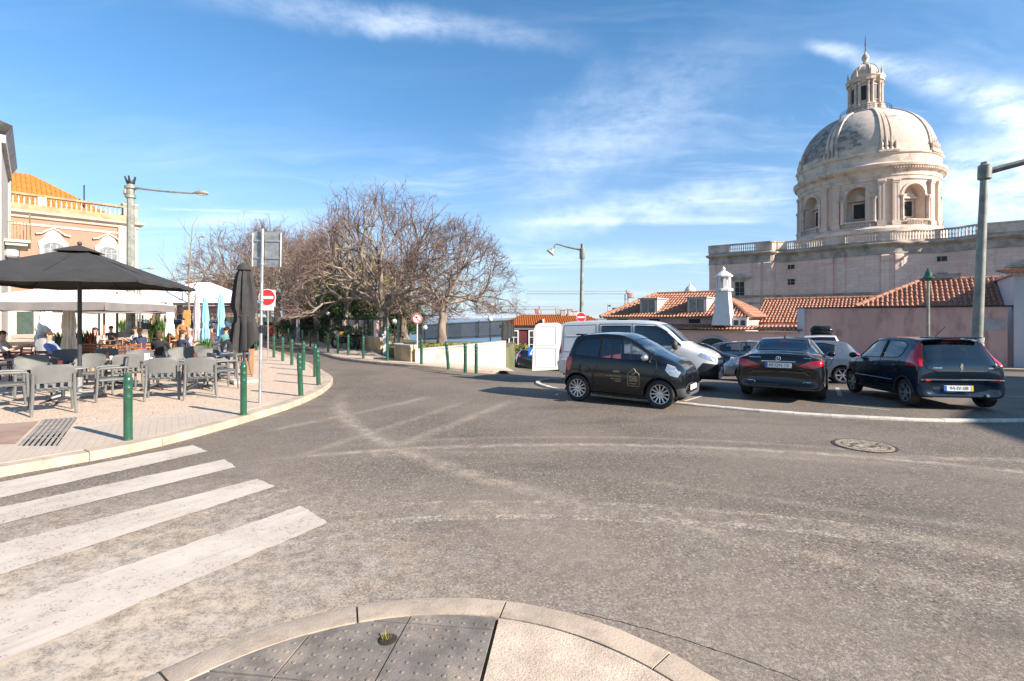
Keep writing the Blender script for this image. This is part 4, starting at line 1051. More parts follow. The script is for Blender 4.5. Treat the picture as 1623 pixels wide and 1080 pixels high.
for x in (3.05, 6.35):
    dm = MB().box((x, 1.35, 2.52), (1.25, 2.1, 1.3)).box((x, 1.3, 3.20), (1.4, 2.4, .08)).build('dormer', 'greytrim', hs, smooth=0)
    MB().box((x, .30, 2.56), (.95, .03, 1.12)).build('pane', 'pane2', dm, smooth=0)
    MB().box((x, .272, 2.56), (.06, .05, 1.12)).box((x - .49, .272, 2.56), (.07, .06, 1.2)).box((x + .49, .272, 2.56), (.07, .06, 1.2)).box((x, .272, 3.11), (1.0, .06, .07)).box((x, .272, 2.0), (1.0, .06, .07)).build('frame', 'galv', dm, smooth=0)
for x in (1.3, 3.6, 6.3, 8.05): MB().box((x, -.012, 1.64), (.72, .03, .26)).build('vent', 'iron', hs, smooth=0)
MB().box((.55, 1.5, 2.35), (1.2, 1.0, .5)).build('roof_box', 'greytrim', hs, smooth=0)
# big white conical chimney
cm = thing('white_chimney', 'tall white tapering chimney with a slotted lantern top beside the dormer roof', 'chimney', base_frame(8.25, .42) + Vector((0, 0, .25)), ANG)
MB().lathe([(.80, 1.15), (.66, 2.0), (.55, 2.8), (.50, 3.25)], 4, sq=True).build('shaft', 'white', cm, smooth=0)
mb = MB().lathe([(.46, 3.25), (.58, 3.28), (.58, 3.40), (.46, 3.42)], 8)
for i in range(8): a = 2 * PI * i / 8 + PI / 8; mb.box((.38 * math.cos(a), .38 * math.sin(a), 3.78), (.10, .15, .74), a)
mb.lathe([(.50, 4.12), (.56, 4.15), (.56, 4.22), (.38, 4.36), (.18, 4.50), (.08, 4.56), (.12, 4.66), (.07, 4.74), (0, 4.82)], 8); mb.lathe([(.24, 3.42), (.24, 4.12)], 8); mb.build('lantern', 'white', cm, smooth=30)
oc = thing('onion_chimney', 'small white chimney with a banded pointed cap behind the dormer roof', 'chimney', base_frame(3.95, 7.6) + Vector((0, 0, -.75)), ANG)
MB().lathe([(.42, 2.5), (.42, 4.3)], 8).build('shaft', 'white', oc, smooth=20); MB().lathe([(.50, 4.3), (.52, 4.45), (.46, 4.5)], 10).build('band', 'pinkwall2', oc)
MB().lathe([(.46, 4.5), (.44, 4.75), (.3, 5.0), (.1, 5.15), (.04, 5.25), (.02, 5.45), (0, 5.5)], 12).build('cap', 'white', oc)
# annexe in front, with a small tiled lean-to roof, a window and an arch
ax = thing('pink_annexe', 'low pink building with a narrow clay lean-to roof, small window and dark arched opening', 'house', base_frame(1.2, 0), ANG)
La = 11.25
MB().box((La / 2, .45, -1.9), (La, .9, 5.9)).build('wall', 'pinkwall2', ax, smooth=0)
MB().box((La / 2, -.07, 1.02), (La, .1, .10)).build('cornice', 'lime', ax, smooth=0)
mb = MB(); tiled(mb, (2.0, -.22, 1.12), (La + .2, -.22, 1.12), (La + .2, .86, 1.40), (2.0, .86, 1.40), .20, .4); tag(mb.build('roof_tiles', 'tile', ax, smooth=40), kind='stuff')
mb = MB().prism([(5.75 + .0, -2.0), (7.35, -2.0)] + [(6.55 + .8 * math.cos(PI * i / 12), .15 + .45 * math.sin(PI * i / 12)) for i in range(13)], 0, .05, 0, Matrix.Rotation(rad(90), 4, 'X')); mb.build('arched_opening', 'irongreen', ax, smooth=0)
mb = MB()
for i in range(12):
    a0, a1 = PI * i / 12, PI * (i + 1) / 12; V = []
    for a, r_ in ((a0, 1), (a1, 1), (a1, 1.22), (a0, 1.22)): V.append((6.55 + .8 * r_ * math.cos(a), .15 + .45 * (r_ + .1 * (r_ > 1)) * math.sin(a)))
    mb.prism(V, -.02, .08, 0, Matrix.Rotation(rad(90), 4, 'X'))
mb.box((5.66, -.04, -.9), (.17, .08, 2.1)).box((7.44, -.04, -.9), (.17, .08, 2.1)); mb.build('arch_surround', 'greytrim', ax, smooth=0)
window(ax, 3.85, -.45, .95, 1.0, 0, 'greytrim', 'pane', .14, .08, (1, 1)); window(ax, 9.4, -.4, .5, .7, 0, 'greytrim', 'pane', .08)
sk = thing('white_dormer_box', 'small white three paned dormer at the foot of the white chimney', 'dormer', base_frame(9.0, .35), ANG)
MB().box((0, .2, 1.55), (1.25, .5, .58)).box((0, .2, 1.86), (1.35, .6, .05)).build('box', 'white', sk, smooth=0)
for x in (-.4, 0, .4): MB().box((x, -.06, 1.56), (.26, .03, .3)).build('pane', 'pane', sk, smooth=0)
# long roof behind
lr = thing('long_roof_house', 'long low pink building with a plain clay tiled roof behind the white chimney', 'house', base_frame(9.0, 5.2), ANG)
MB().box((8, 3, -1.7), (16, 6, 6.5)).build('wall', 'pinkwall2', lr, smooth=0)
mb = MB(); tiled(mb, (0, -.3, 1.52), (16.2, -.3, 1.52), (16.2, 3.6, 3.15), (0, 3.6, 3.15)); tiled(mb, (16.2, 7, 1.6), (0, 7, 1.6), (0, 3.7, 3.15), (16.2, 3.7, 3.15), .6, 1); tag(mb.build('roof_tiles', 'tile', lr, smooth=40), kind='stuff')
mb = MB(); ridge(mb, (0, 3.65, 3.2), (16.2, 3.65, 3.2)); mb.build('ridge_tiles', 'tile', lr)
# long pink boundary wall with grey end pier
pw = thing('pink_boundary_wall', 'long weathered pink wall with dark coping and rain streaks behind the parked cars', 'wall', RW0, ANG)
MB().box((4.45, .2, .2), (8.2, .4, 4.36)).build('wall', 'pinkwall', pw, smooth=0)
MB().box((4.4, .2, 2.42), (8.9, .52, .07)).build('coping', 'iron', pw, smooth=0)
MB().box((.16, .17, .22), (.38, .5, 4.34)).build('end_pier', 'graywhite', pw, smooth=0)
MB().box((8.0, -.012, 1.55), (.95, .03, .55)).build('faded_plaque', 'greytrim', pw, smooth=0)
# tiled building behind that wall
tb = thing('hipped_roof_building', 'low building behind the pink wall under a hipped red clay roof with skylight', 'house', RW0 + RWd * 3.0 + Vector((.6, .8, 0)) * 2.6, ANG)
MB().box((5.2, 2.5, 0), (9.6, 5, 5.2)).build('wall', 'pinkwall2', tb, smooth=0)
mb = MB(); tiled(mb, (-.4, -.3, 2.48), (10.4, -.3, 2.48), (10.4, 2.6, 4.0), (2.6, 2.6, 4.0), .22); tiled(mb, (10.4, 5.6, 2.6), (-.4, 5.6, 2.6), (2.6, 2.7, 4.0), (10.4, 2.7, 4.0), .6, 1); tiled(mb, (-.4, 5.6, 2.5), (-.4, -.3, 2.48), (2.6, 2.6, 4.0), (2.6, 2.7, 4.0)); tag(mb.build('roof_tiles', 'tile', tb, smooth=40), kind='stuff')
mb = MB(); ridge(mb, (2.6, 2.65, 4.05), (10.4, 2.65, 4.05), .11); ridge(mb, (-.4, -.3, 2.55), (2.6, 2.6, 4.05), .11); mb.build('ridge_tiles', 'tile', tb)
MB().box((3.6, 3.0, 4.18), (1.5, .8, .30)).box((3.6, 3.0, 4.36), (1.7, 1.0, .05)).build('skylight', 'greytrim', tb, smooth=0)
# grey white building at the right edge
wb = thing('grey_white_house', 'plain greyish white building corner at the right end of the pink wall', 'house', RW0 + RWd * 8.75, ANG)
MB().box((4, 3.9, .9), (8, 8, 5.9)).build('wall', 'graywhite', wb, smooth=0)
mb = MB(); tiled(mb, (-.3, -.4, 3.9), (8.3, -.4, 3.9), (8.3, 3, 4.25), (-.3, 3, 4.25)); tag(mb.build('roof_tiles', 'tile', wb, smooth=40), kind='stuff')
mb = MB().box((4, 3.9, 3.86), (8.3, 8.5, .07)); mb.build('eaves', 'greytrim', wb, smooth=0)

# ------------------------------------------------------------ maroon house down the hill
mhs = thing('maroon_house', 'dark maroon house with bright orange roof down the hill beyond the white wall', 'house', (-1.0, 47, -3.0))
MB().box((5, 4, 1.9), (10, 8, 4.4)).build('wall', 'maroon', mhs, smooth=0)
MB().box((5, -.02, 3.95), (10.3, .25, .35)).build('eaves', 'greytrim', mhs, smooth=0)
mb = MB(); tiled(mb, (-.2, -.4, 4.12), (10.2, -.4, 4.12), (8.4, 3.9, 5.15), (1.9, 3.9, 5.15)); tag(mb.build('roof_tiles', 'tileor', mhs, smooth=40), kind='stuff')
mb = MB().add([(-.2, -.4, 4.12), (1.9, 3.9, 5.15), (-.2, 8, 4.12)], [(0, 1, 2)]).add([(10.2, -.4, 4.12), (8.4, 3.9, 5.15), (10.2, 8, 4.12)], [(0, 1, 2)]); mb.build('roof_end', 'tileor', mhs, smooth=0)
for x in (1.15, 3.0, 4.9, 7.0, 9.0): window(mhs, x, 1.7, .95, 2.0, 0, 'white', 'pane', .12, .07, (1, 2))
MB().box((3.9, .6, 4.55), (.16, 2.4, .35), 0, 0, 0, Matrix.Rotation(0, 4, 'X')).build('roof_parapet', 'white', mhs, smooth=0)
for x, hh in ((6.1, .8), (6.8, .9), (7.3, .55)): MB().box((x, 3.5, 5.2), (.5, .5, hh), 0, .03).box((x, 3.5, 5.2 + hh / 2 + .05), (.62, .62, .1)).build('chimney', 'greytrim', mhs, smooth=0)
# ------------------------------------------------------------ palace on the left
PA = rad(47.8)
pl = thing('peach_palace', 'peach coloured palace with white window hoods, stone balustrade and bright orange roof', 'building', (-44.7, 60, 0), PA)
MB().box((-16, 7, 6.4), (32, 14, 13.2)).build('wall', 'peach', pl, smooth=0)
MB().box((-16, -.03, 1.7), (32.1, .12, 3.6)).build('ground_floor', 'whitewall', pl, smooth=0)
mb = MB().box((-.85, -.10, 6.3), (1.7, .3, 12.6)).box((.06, 1.4, 6.3), (.3, 2.6, 12.6)); mb.build('corner_pilaster', 'lime', pl, smooth=0)
PP = [(-32, 0), (0, 0), (0, 14)]
def corner_sweep(mb, prof):
    V = []
    for o, z in prof: V += [(-32, -o, z), (o, -o, z), (o, 14, z)]
    mb.add(V, [(3 * j + i, 3 * j + i + 1, 3 * j + i + 4, 3 * j + i + 3) for j in range(len(prof) - 1) for i in range(2)])
mb = MB(); corner_sweep(mb, [(0, 12.3), (.2, 12.35), (.3, 12.6), (.7, 12.8), (.8, 13.05), (.1, 13.15)]); mb.build('cornice', 'lime', pl, smooth=0)
mb = MB(); corner_sweep(mb, [(.1, 13.12), (.1, 13.8), (-.35, 13.8)]); mb.build('parapet', 'ochrestone', pl, smooth=0)
mb = MB(); corner_sweep(mb, [(.1, 14.68), (.16, 14.7), (.16, 14.92), (-.3, 14.92), (-.3, 14.68), (.1, 14.68)]); mb.build('balustrade_rail', 'ochrestone', pl, smooth=0)
mb = MB(); corner_sweep(mb, [(.0, 11.55), (.1, 11.57), (.1, 11.8), (0, 11.82)]); mb.build('string_course', 'lime', pl, smooth=0)
mb = MB()
x = -31.0
while x < -1.2: baluster(mb, x, -.0 + .1, 13.8, .9, .12, 6); x += .42
for y in np.arange(1.5, 13, .42): baluster(mb, -.1, float(y), 13.8, .9, .12, 6)
tag(mb.build('baluster', 'lime', pl, smooth=50), kind='stuff')
for x in (-24, -16.2, -8.2): MB().box((x, .1, 14.25), (.7, .45, .9)).build('balustrade_pier', 'lime', pl, smooth=0)
mb = MB().box((-.55, .4, 14.4), (1.3, 1.1, 1.3)).box((-.55, .4, 15.15), (1.5, 1.3, .22)); mb.lathe([(.45, 0), (.5, .3), (.25, .5), (.3, .8), (.62, 1.3), (.5, 1.9), (.2, 2.2), (.28, 2.5), (0, 3.0)], 12, (-.55, .4, 15.2)); mb.build('corner_urn', 'lime', pl, smooth=35)
for x in (-21.8, -17, -12.1, -7.3, -2.45 - .15):
    T = Matrix.Translation((x, 0, 0)) @ Matrix.Rotation(rad(90), 4, 'X'); sx = 1
    mb = MB().prism([(-1.15, 6.2), (1.15, 6.2), (1.1, 9.2), (1.25, 9.9), (.8, 10.4), (.55, 11.0), (0, 11.35), (-.55, 11.0), (-.8, 10.4), (-1.25, 9.9), (-1.1, 9.2)], .003, .12, 0, T)
    for s_ in (-1, 1): mb.tube([(x, -.15, 11.48), (x + s_ * .5, -.2, 11.2), (x + s_ * .95, -.2, 10.85), (x + s_ * 1.4, -.2, 10.78)], [.10, .10, .10, .12], 6)
    mb.build('window_hood', 'lime', pl, smooth=30)
    g = MB().prism([(-.78, 6.6), (.78, 6.6), (.78, 9.6), (.45, 9.85), (0, 9.93), (-.45, 9.85), (-.78, 9.6)], .125, .15, 0, T); f = g.build('window', 'pane2', pl, smooth=0)
    mb = MB()
    for xx in (-.78, -.26, .26, .78): mb.box((x + xx, -.17, 8.15), (.07, .05, 3.1))
    for zz in (7.5, 8.4, 9.2): mb.box((x, -.172, zz), (1.56, .05, .06))
    mb.tube([(x - .78, -.17, 9.6), (x - .45, -.17, 9.87), (x, -.17, 9.95), (x + .45, -.17, 9.87), (x + .78, -.17, 9.6)], .05, 5); mb.build('frame', 'greytrim', f, smooth=0)
for x, wd, hh, mt in ((-6.1, .75, 1.9, 'irongreen'), (-9.5, 1.0, 2.2, 'irongreen'), (-1.9 - 1.2, 1.3, 2.1, 'greytrim'), (-13, 1.2, 2.2, 'irongreen')):
    MB().box((x, -.11, .1 + hh / 2), (wd, .06, hh)).box((x, -.10, .1 + hh / 2 + .04), (wd + .3, .04, hh + .3)).build('door', mt, pl, smooth=0)
mb = MB(); zz = 14.0; tiled(mb, (-31, 2, zz), (-2, 2, zz), (-8.6, 6.6, 18.3), (-31, 6.6, 18.3), .4, .9); tiled(mb, (-2, 2, zz), (-2, 13, zz), (-8.6, 8, 18.3), (-8.6, 6.6, 18.3), .4, .9); tag(mb.build('roof_tiles', 'tileor', pl, smooth=40), kind='stuff')
MB().tube([(-4.4, 2.6, 14.5), (-4.4, 2.6, 17.2)], .07, 6).build('flue', 'iron', pl)
# cream townhouse, only its corner shows
tw = thing('cream_townhouse', 'corner of a cream townhouse with dark eaves and an iron balcony at the left edge', 'building', (-39.9, 40, 0), rad(133.4))
MB().box((-6, 5, 6.4), (12, 10, 13.2)).build('wall', 'whitewall', tw, smooth=0)
MB().box((-.3, -.06, 6.4), (.6, .16, 13)).build('corner_pilaster', 'lime', tw, smooth=0)
mb = MB()
V = [(.3, -.15, 13.2), (-12, -.15, 13.2), (-12, -.5, 13.9), (.5, -.5, 13.9), (-12, 2, 14.8), (.5, 2, 14.8)]; mb.add(V, [(0, 1, 2, 3), (3, 2, 4, 5)]); mb.box((-5.8, -.05, 13.0), (12.2, .3, .5)); mb.build('eaves', 'greytrim', tw, smooth=0)
bc = MB().box((-1.2, -.65, 7.55), (4.3, 1.3, .18)).box((-1.2, -.6, 7.35), (4.0, 1.1, .2)); bc = bc.build('balcony', 'lime', tw, smooth=0); bc.location.x = -4.6; bc.location.z = -.4
mb = MB()
for i in range(26):
    x = -3.3 + i * .168; mb.tube([(x, -1.25, 7.64), (x, -1.33, 8.1), (x, -1.25, 9.4)], .022, 4)
for i in range(7): mb.tube([(.93, -1.25 + i * .18, 7.64), (.99, -1.25 + i * .18, 8.1), (.93, -1.25 + i * .18, 9.4)], .022, 4)
mb.tube([(-3.3, -1.25, 9.42), (.93, -1.25, 9.42), (.93, 0, 9.42)], .045, 6); mb.build('railing', pm('olive_brass_railing', (.24, .22, .09), .5, var=.4, vs=5), bc, smooth=0)
for x in (-2.6, .3): MB().box((x, -.35, 6.9), (.3, .7, .9), 0, .12).build('bracket', 'greytrim', bc, smooth=0)
# background blocks at the end of the square
for x, y, wd, dp, hh, mt, lab, rows, cols in ((-68, 88, 7.5, 8, 6.9, 'whitewall', 'white house with dark windows at the far end of the square, right of the palace', 2, 4), (-59.5, 92, 6.5, 8, 8.3, 'peach', 'orange red house front with white window frames above the far canopies', 3, 3), (-45.2, 84, 2.6, 5, 5.1, 'graywhite', 'white box shaped kiosk building with dark vertical gap beyond the white tent', 1, 2), (-78, 86, 8, 8, 7.5, 'whitewall', 'white house partly hidden behind the corner of the peach palace', 2, 3)):
    hb = thing('far_house', lab, 'house', (x, y, 0), rad(22)); MB().box((wd / 2, dp / 2, hh / 2), (wd, dp, hh)).build('wall', mt, hb, smooth=0)
    MB().box((wd / 2, dp / 2 - .05, hh + .1), (wd + .4, dp + .4, .25)).build('roof', 'tile' if hh > 6 else 'greytrim', hb, smooth=0)
    for r_ in range(rows):
        for c_ in range(cols): window(hb, wd * (c_ + .5) / cols, .9 + r_ * 2.7, .95, 1.5, 0, 'white', 'pane', .12, .06, (1, 0))

# unseen house added on the right to cast the shadow on the road edge
oh = thing('unseen_house', 'tall cream house added out of view on the right to shade the road edge', 'building', (24.3, .4, 0)); Q = [(0, 0), (10.5, 9.1), (19, -1), (8, -16), (-3.3, -11.5)]
MB().prism(Q, -2, 9.6).build('wall', 'whitewall', oh, smooth=0); MB().prism([(x * 1.03 - .2, y * 1.03) for x, y in Q], 9.6, 10.0).build('roof', 'tile', oh, smooth=0)
for (a, b) in ((Q[4], Q[0]), (Q[0], Q[1])):
    d = Vector(b) - Vector(a); an = math.atan2(-d.y, -d.x) if a == Q[4] else math.atan2(d.y, d.x) + PI
    for k in range(4):
        for r_ in range(3):
            c_ = Vector(a) + d * (k + .5) / 4; f = window(oh, 0, .9 + r_ * 3.0, 1.0, 1.7, 0, 'white', 'pane', .12, .07, (1, 1)); f.location = (c_.x, c_.y, 0); f.rotation_euler.z = an
# ------------------------------------------------------------ garden, walls, fences
def low_wall(name, label, P, h, thick, mat, cop, z0=None, group=None):
    P = smooth_line(P, 1.0) if len(P) > 2 else [Vector((*p, 0)) for p in P]
    w_ = thing(name, label, 'wall', (P[0].x, P[0].y, 0), 0, group); o = P[0]; Q = [(p.x - o.x, p.y - o.y) for p in P]
    def tops(mb, prof, zf):
        n = len(Q); k = len(prof); V = []
        for i in range(n):
            a = Q[max(i - 1, 0)]; b = Q[min(i + 1, n - 1)]; t = Vector((b[0] - a[0], b[1] - a[1])).normalized()
            for of, z in prof: V.append((Q[i][0] + t.y * of, Q[i][1] - t.x * of, z + zf(i / (n - 1), P[i])))
        mb.add(V, [(i * k + j, i * k + (j + 1) % k, (i + 1) * k + (j + 1) % k, (i + 1) * k + j) for i in range(n - 1) for j in range(k)] + [tuple(range(k))[::-1], tuple((n - 1) * k + j for j in range(k))])
    zf = (lambda t, p: h(t)) if callable(h) else (lambda t, p: H(p.x, p.y) + h)
    mb = MB(); tops(mb, [(thick / 2, -1.6), (thick / 2, -.06), (-thick / 2, -.06), (-thick / 2, -1.6)], zf); mb.build('wall', mat, w_, smooth=30)
    mb = MB(); tops(mb, [(thick / 2 + .03, -.06), (thick / 2 + .03, 0), (-thick / 2 - .03, 0), (-thick / 2 - .03, -.06)], zf); mb.build('coping', cop, w_, smooth=30)
    return w_, P, zf
def railing(name, label, P, zf, h, group=None, mat='irongreen', sp=.13, r=.011):
    f = thing(name, label, 'fence', (P[0].x, P[0].y, 0), 0, group); o = P[0]; mb = MB(); L = 0; pb = MB()
    for a, b, i in zip(P, P[1:], range(len(P))):
        d = b - a; k = max(1, int(d.length / sp))
        for j in range(k):
            p = a.lerp(b, j / k) - o; z = zf((i + j / k) / (len(P) - 1), a.lerp(b, j / k)); mb.tube([(p.x, p.y, z), (p.x, p.y, z + h)], r, 4, False)
    for zz in (.12, h - .08):
        mb.tube([((p - o).x, (p - o).y, zf(i / (len(P) - 1), p) + zz) for i, p in enumerate(P)], .02, 4)
    tag(mb.build('bars', mat, f, smooth=0), kind='stuff')
    L = smooth_line([(p.x, p.y) for p in P], 2.4) if len(P) > 2 else P
    for i, p in enumerate(L): z = zf(i / (len(L) - 1), p); MB().box(((p - o).x, (p - o).y, z + h / 2 + .03), (.07, .07, h + .06), 0, .01).build('post', mat, f, smooth=0)
    return f
gz = [(-7.2, 26.6), (-11.0, 33), (-17.4, 42.5), (-27.2, 57), (-46, 81)]
w1, P1, zf1 = low_wall('garden_wall', 'low ochre garden wall with fence pillars running back along the far pavement', [(-6.55, 25.8)] + gz[1:], .85, .35, 'yellowwall', 'greytrim')
railing('garden_fence', 'dark green railing on top of the long low ochre wall under the trees', P1, zf1, 1.05, sp=.11)
for px, zz in ((598, 27.6), (577, 29.6), (561, 31.6), (546, 33.6), (532, 35.8)):
    best = min(P1, key=lambda p: abs(811.5 + 800 * p.x / p.y - px)); MB().box((best.x - P1[0].x, best.y - P1[0].y, 1.25), (.36, .36, .95), -.95, .02).build('pillar', 'pinkwall2', w1, smooth=0)
w2, P2, zf2 = low_wall('ochre_wall', 'short ochre wall stub at the garden gate, joined to the white wall', [(-4.95, 21.9), (-4.55, 20.75), (-3.95, 20.35)], .78, .32, 'yellowwall', 'greytrim')
w3, P3, zf3 = low_wall('white_retaining_wall', 'bright white retaining wall with stains running down the hill beside the road', [(-3.93, 20.35), (-2.8, 20.75), (-1.6, 21.3), (-.35, 22)], lambda t: .62 + .26 * t, .34, 'whitewall', 'greytrim')
# graffiti-like stains and a little plate on the white wall
for t, z, ww, hh, mt in ((.20, .28, .26, .17, 'greytrim'), (.86, .50, .11, .26, 'interior'), (.62, .34, .10, .20, 'greytrim'), (.72, .42, .05, .26, 'greytrim'), (.40, .02, .10, .22, 'greytrim'), (.55, -.12, .2, .10, 'greytrim')):
    p = Vector((-3.93, 20.35, 0)).lerp(Vector((-.35, 22, 0)), t) - Vector((-3.93, 20.35, 0)); MB().box((p.x + .085, p.y - .19, z), (ww, .012, hh), .43).build('wall_plate' if t == .20 else 'stain', mt, w3, smooth=0)
# raised garden ground
GP = [(p.x, p.y) for p in P1[::-1]] + [(-5.0, 23), (-4.6, 21.2), (-3.9, 20.6), (-2.8, 20.95), (-1.6, 21.5), (-.4, 22.15), (.15, 29.2), (-5.9, 31.6), (-9.5, 38), (-14, 58), (-30, 90)]
tag(MB().prism(GP, -3, .42).build('garden_ground', 'earth', smooth=0), kind='structure')
fp = [Vector((-.45, 22.3, 0)), Vector((.1, 26, 0)), Vector((.2, 30, 0))]
railing('terrace_fence', 'dark iron fence on the edge of the garden above the white wall, river behind', [Vector((-5.9, 31.5, 0)), Vector((-3, 30.2, 0)), Vector((0.1, 29.2, 0))], lambda t, p: .42 + .35 * t, 1.0, mat='rustfence', sp=.055, r=.019)
railing('wall_top_fence', 'dark iron fence along the right end of the garden above the hill street', [Vector((.08, 29.2, 0)), Vector((-.15, 25.5, 0)), Vector((-.4, 22.4, 0))], lambda t, p: .78 + .1 * t, .75, mat='iron')
gp1 = thing('gate_post', 'white garden gate post at the end of the ochre wall', 'gate post', (-6.28, 25.0, 0)); MB().box((0, 0, .5), (.18, .18, 1.0), 0, .01).box((0, 0, 1.03), (.26, .26, .06)).build('post', 'white', gp1, smooth=0); MB().ball((0, 0, 1.12), .08).build('cap', 'white', gp1)
gt = thing('garden_gate', 'open dark green iron garden gate between the two ochre walls', 'gate', (-5.05, 22.3, 0), rad(100)); mb = MB()
for i in range(12): mb.tube([(.12 + i * .12, 0, .1), (.12 + i * .12, 0, 1.7 + .1 * math.sin(i * PI / 11))], .013, 4)
mb.build('bars', 'irongreen', gt); MB().box((.75, 0, .15), (1.45, .04, .05)).box((.75, 0, 1.55), (1.45, .04, .05)).box((.04, 0, .9), (.06, .06, 1.8)).box((1.48, 0, .9), (.05, .05, 1.75)).build('frame', 'irongreen', gt, smooth=0)

# ------------------------------------------------------------ trees
def gen_tree(seed, Ht, Rr, th, r0, nl=(6, 5, 5, 5, 4), lean=(0, 0), low=-4, twl=.42):
    """a forked trunk whose limbs fan out to an even domed crown: every branch is grown towards its own place in the dome"""
    rg = random.Random(seed); wood = MB(); tw = MB(); Hc = Ht - th
    def env(az, el, f):
        w_ = 1 + .10 * math.sin(az * 3 + seed) + .06 * math.sin(az * 5 + el * 4)
        k = .35 * f
        return Vector((lean[0] * f + Rr * w_ * f * math.cos(az) * math.cos(el), lean[1] * f + Rr * w_ * f * math.sin(az) * math.cos(el), th * (1 - .0 * f) + Hc * w_ * f * math.sin(el) * (1 - .10 * (1 - f)) + k * .0))
    def path(p, d, q, k, wig, mb, r, r1, n, cap=False):
        L = (q - p).length; c1 = p + d * L * .42; P = []; rs = []
        for i in range(k + 1):
            t = i / k; b = p * (1 - t)**2 + c1 * 2 * t * (1 - t) + q * t * t
            if 0 < i < k: b = b + Vector((rg.gauss(0, wig), rg.gauss(0, wig), rg.gauss(0, wig * .7))) * L
            P.append(b); rs.append(r + (r1 - r) * t)
        mb.tube(P, rs, n, cap); return P, rs
    top = Vector((rg.uniform(-.1, .1), rg.uniform(-.1, .1), th)); P0, _ = path(Vector((0, 0, -.2)), Vector((lean[0] * .1, 0, 1)).normalized(), top, 6, .02, wood, r0 * 1.12, r0 * .80, 12, True)
    wood.lathe([(r0 * 1.75, -.25), (r0 * 1.45, .05), (r0 * 1.15, .35), (r0 * 1.0, .7)], 10)
    F = (.50, .76, .91, 1.0); J = (0, .52, .27, .15); SD = (8, 6, 4, 3)
    def rec(P, rs, az, el, lv):
        m = nl[lv]; a0 = rg.uniform(0, 6.28)
        for j in range(m):
            t = 1.0 if j < 2 else rg.uniform(.42, .92); s = t * (len(P) - 1); i0 = min(int(s), len(P) - 2); p = P[i0].lerp(P[i0 + 1], s - i0); r = rs[i0] + (rs[i0 + 1] - rs[i0]) * (s - i0)
            d0 = (P[i0 + 1] - P[i0]).normalized()
            if lv == 4:
                q = p + (d0 * .5 + Vector((rg.gauss(0, .6), rg.gauss(0, .6), rg.gauss(.25, .5)))).normalized() * twl * rg.uniform(.6, 1.4); path(p, d0, q, 2, .05, tw, .0085, .004, 3); continue
            a = a0 + 2 * PI * j / m + rg.uniform(-.4, .4); jj = J[lv] * rg.uniform(.5, 1.15)
            e2 = max(rad(low), min(rad(84), el + jj * math.sin(a))); z2 = az + jj * math.cos(a) / max(.3, math.cos(el)); q = env(z2, e2, F[lv] * rg.uniform(.93, 1.06))
            if (q - p).length < .12: continue
            r_ = min(r * .82, r * rg.uniform(.56, .80)); P2, r2 = path(p, (d0 + Vector((0, 0, .30))).normalized(), q, (5, 4, 4, 3)[lv], (.020, .024, .032, .045)[lv], wood if lv < 3 else tw, r_, r_ * .58, SD[lv])
            rec(P2, r2, z2, e2, lv + 1)
    az0 = rg.uniform(0, 6.28); m = nl[0]
    for j in range(m):
        az = az0 + 2 * PI * j / m * 1.0 + rg.uniform(-.3, .3); el = rad(rg.uniform(58, 72) if j == m - 1 else (18, 40, 27, 48)[j % 4] + rg.uniform(-5, 5)); q = env(az, el, F[0] * rg.uniform(.9, 1.1)); p = P0[-1].lerp(P0[-2], rg.uniform(0, .7))
        r = r0 * rg.uniform(.36, .52); P2, r2 = path(p, Vector((math.cos(az) * .35, math.sin(az) * .35, .9)).normalized(), q, 6, .022, wood, r, r * .62, 9); rec(P2, r2, az, el, 1)
    return wood.mesh('tree_trunk', 'bark', 60), tw.mesh('tree_twigs', 'twig', 0)
TM = {'a': gen_tree(7, 8.0, 5.1, 1.9, .36, (7, 5, 5, 5, 6)), 'b': gen_tree(12, 5.9, 3.0, 1.9, .22, (6, 5, 5, 5, 6), (.75, 0), -2, .34), 'c': gen_tree(15, 8.3, 4.0, 2.6, .27, (6, 5, 5, 4, 4)), 'd': gen_tree(23, 8.1, 4.3, 2.2, .28, (6, 5, 5, 4, 4))}
GRP = 'bare trees along the garden fence'
def tree(kind, x, y, z, rz, sc, label, group=GRP):
    t = thing('bare_tree', label, 'tree', (x, y, z), rz, group); t.scale = (sc, sc, sc)
    for nm, me in zip(('trunk', 'twigs'), TM[kind]):
        o = bpy.data.objects.new(nm, me); C.objects.link(o); o.parent = t
def X(px, Z): return (px - 811.5) * Z / 800
tree('a', X(606, 28), 28, .4, 2.1, 1.0, 'largest bare tree in the middle of the row, wide crown and thick leaning limbs')
tree('b', X(700, 24.5), 24.5, .35, 0, 1.0, 'rightmost bare tree, standing just above the white wall with its crown leaning right')
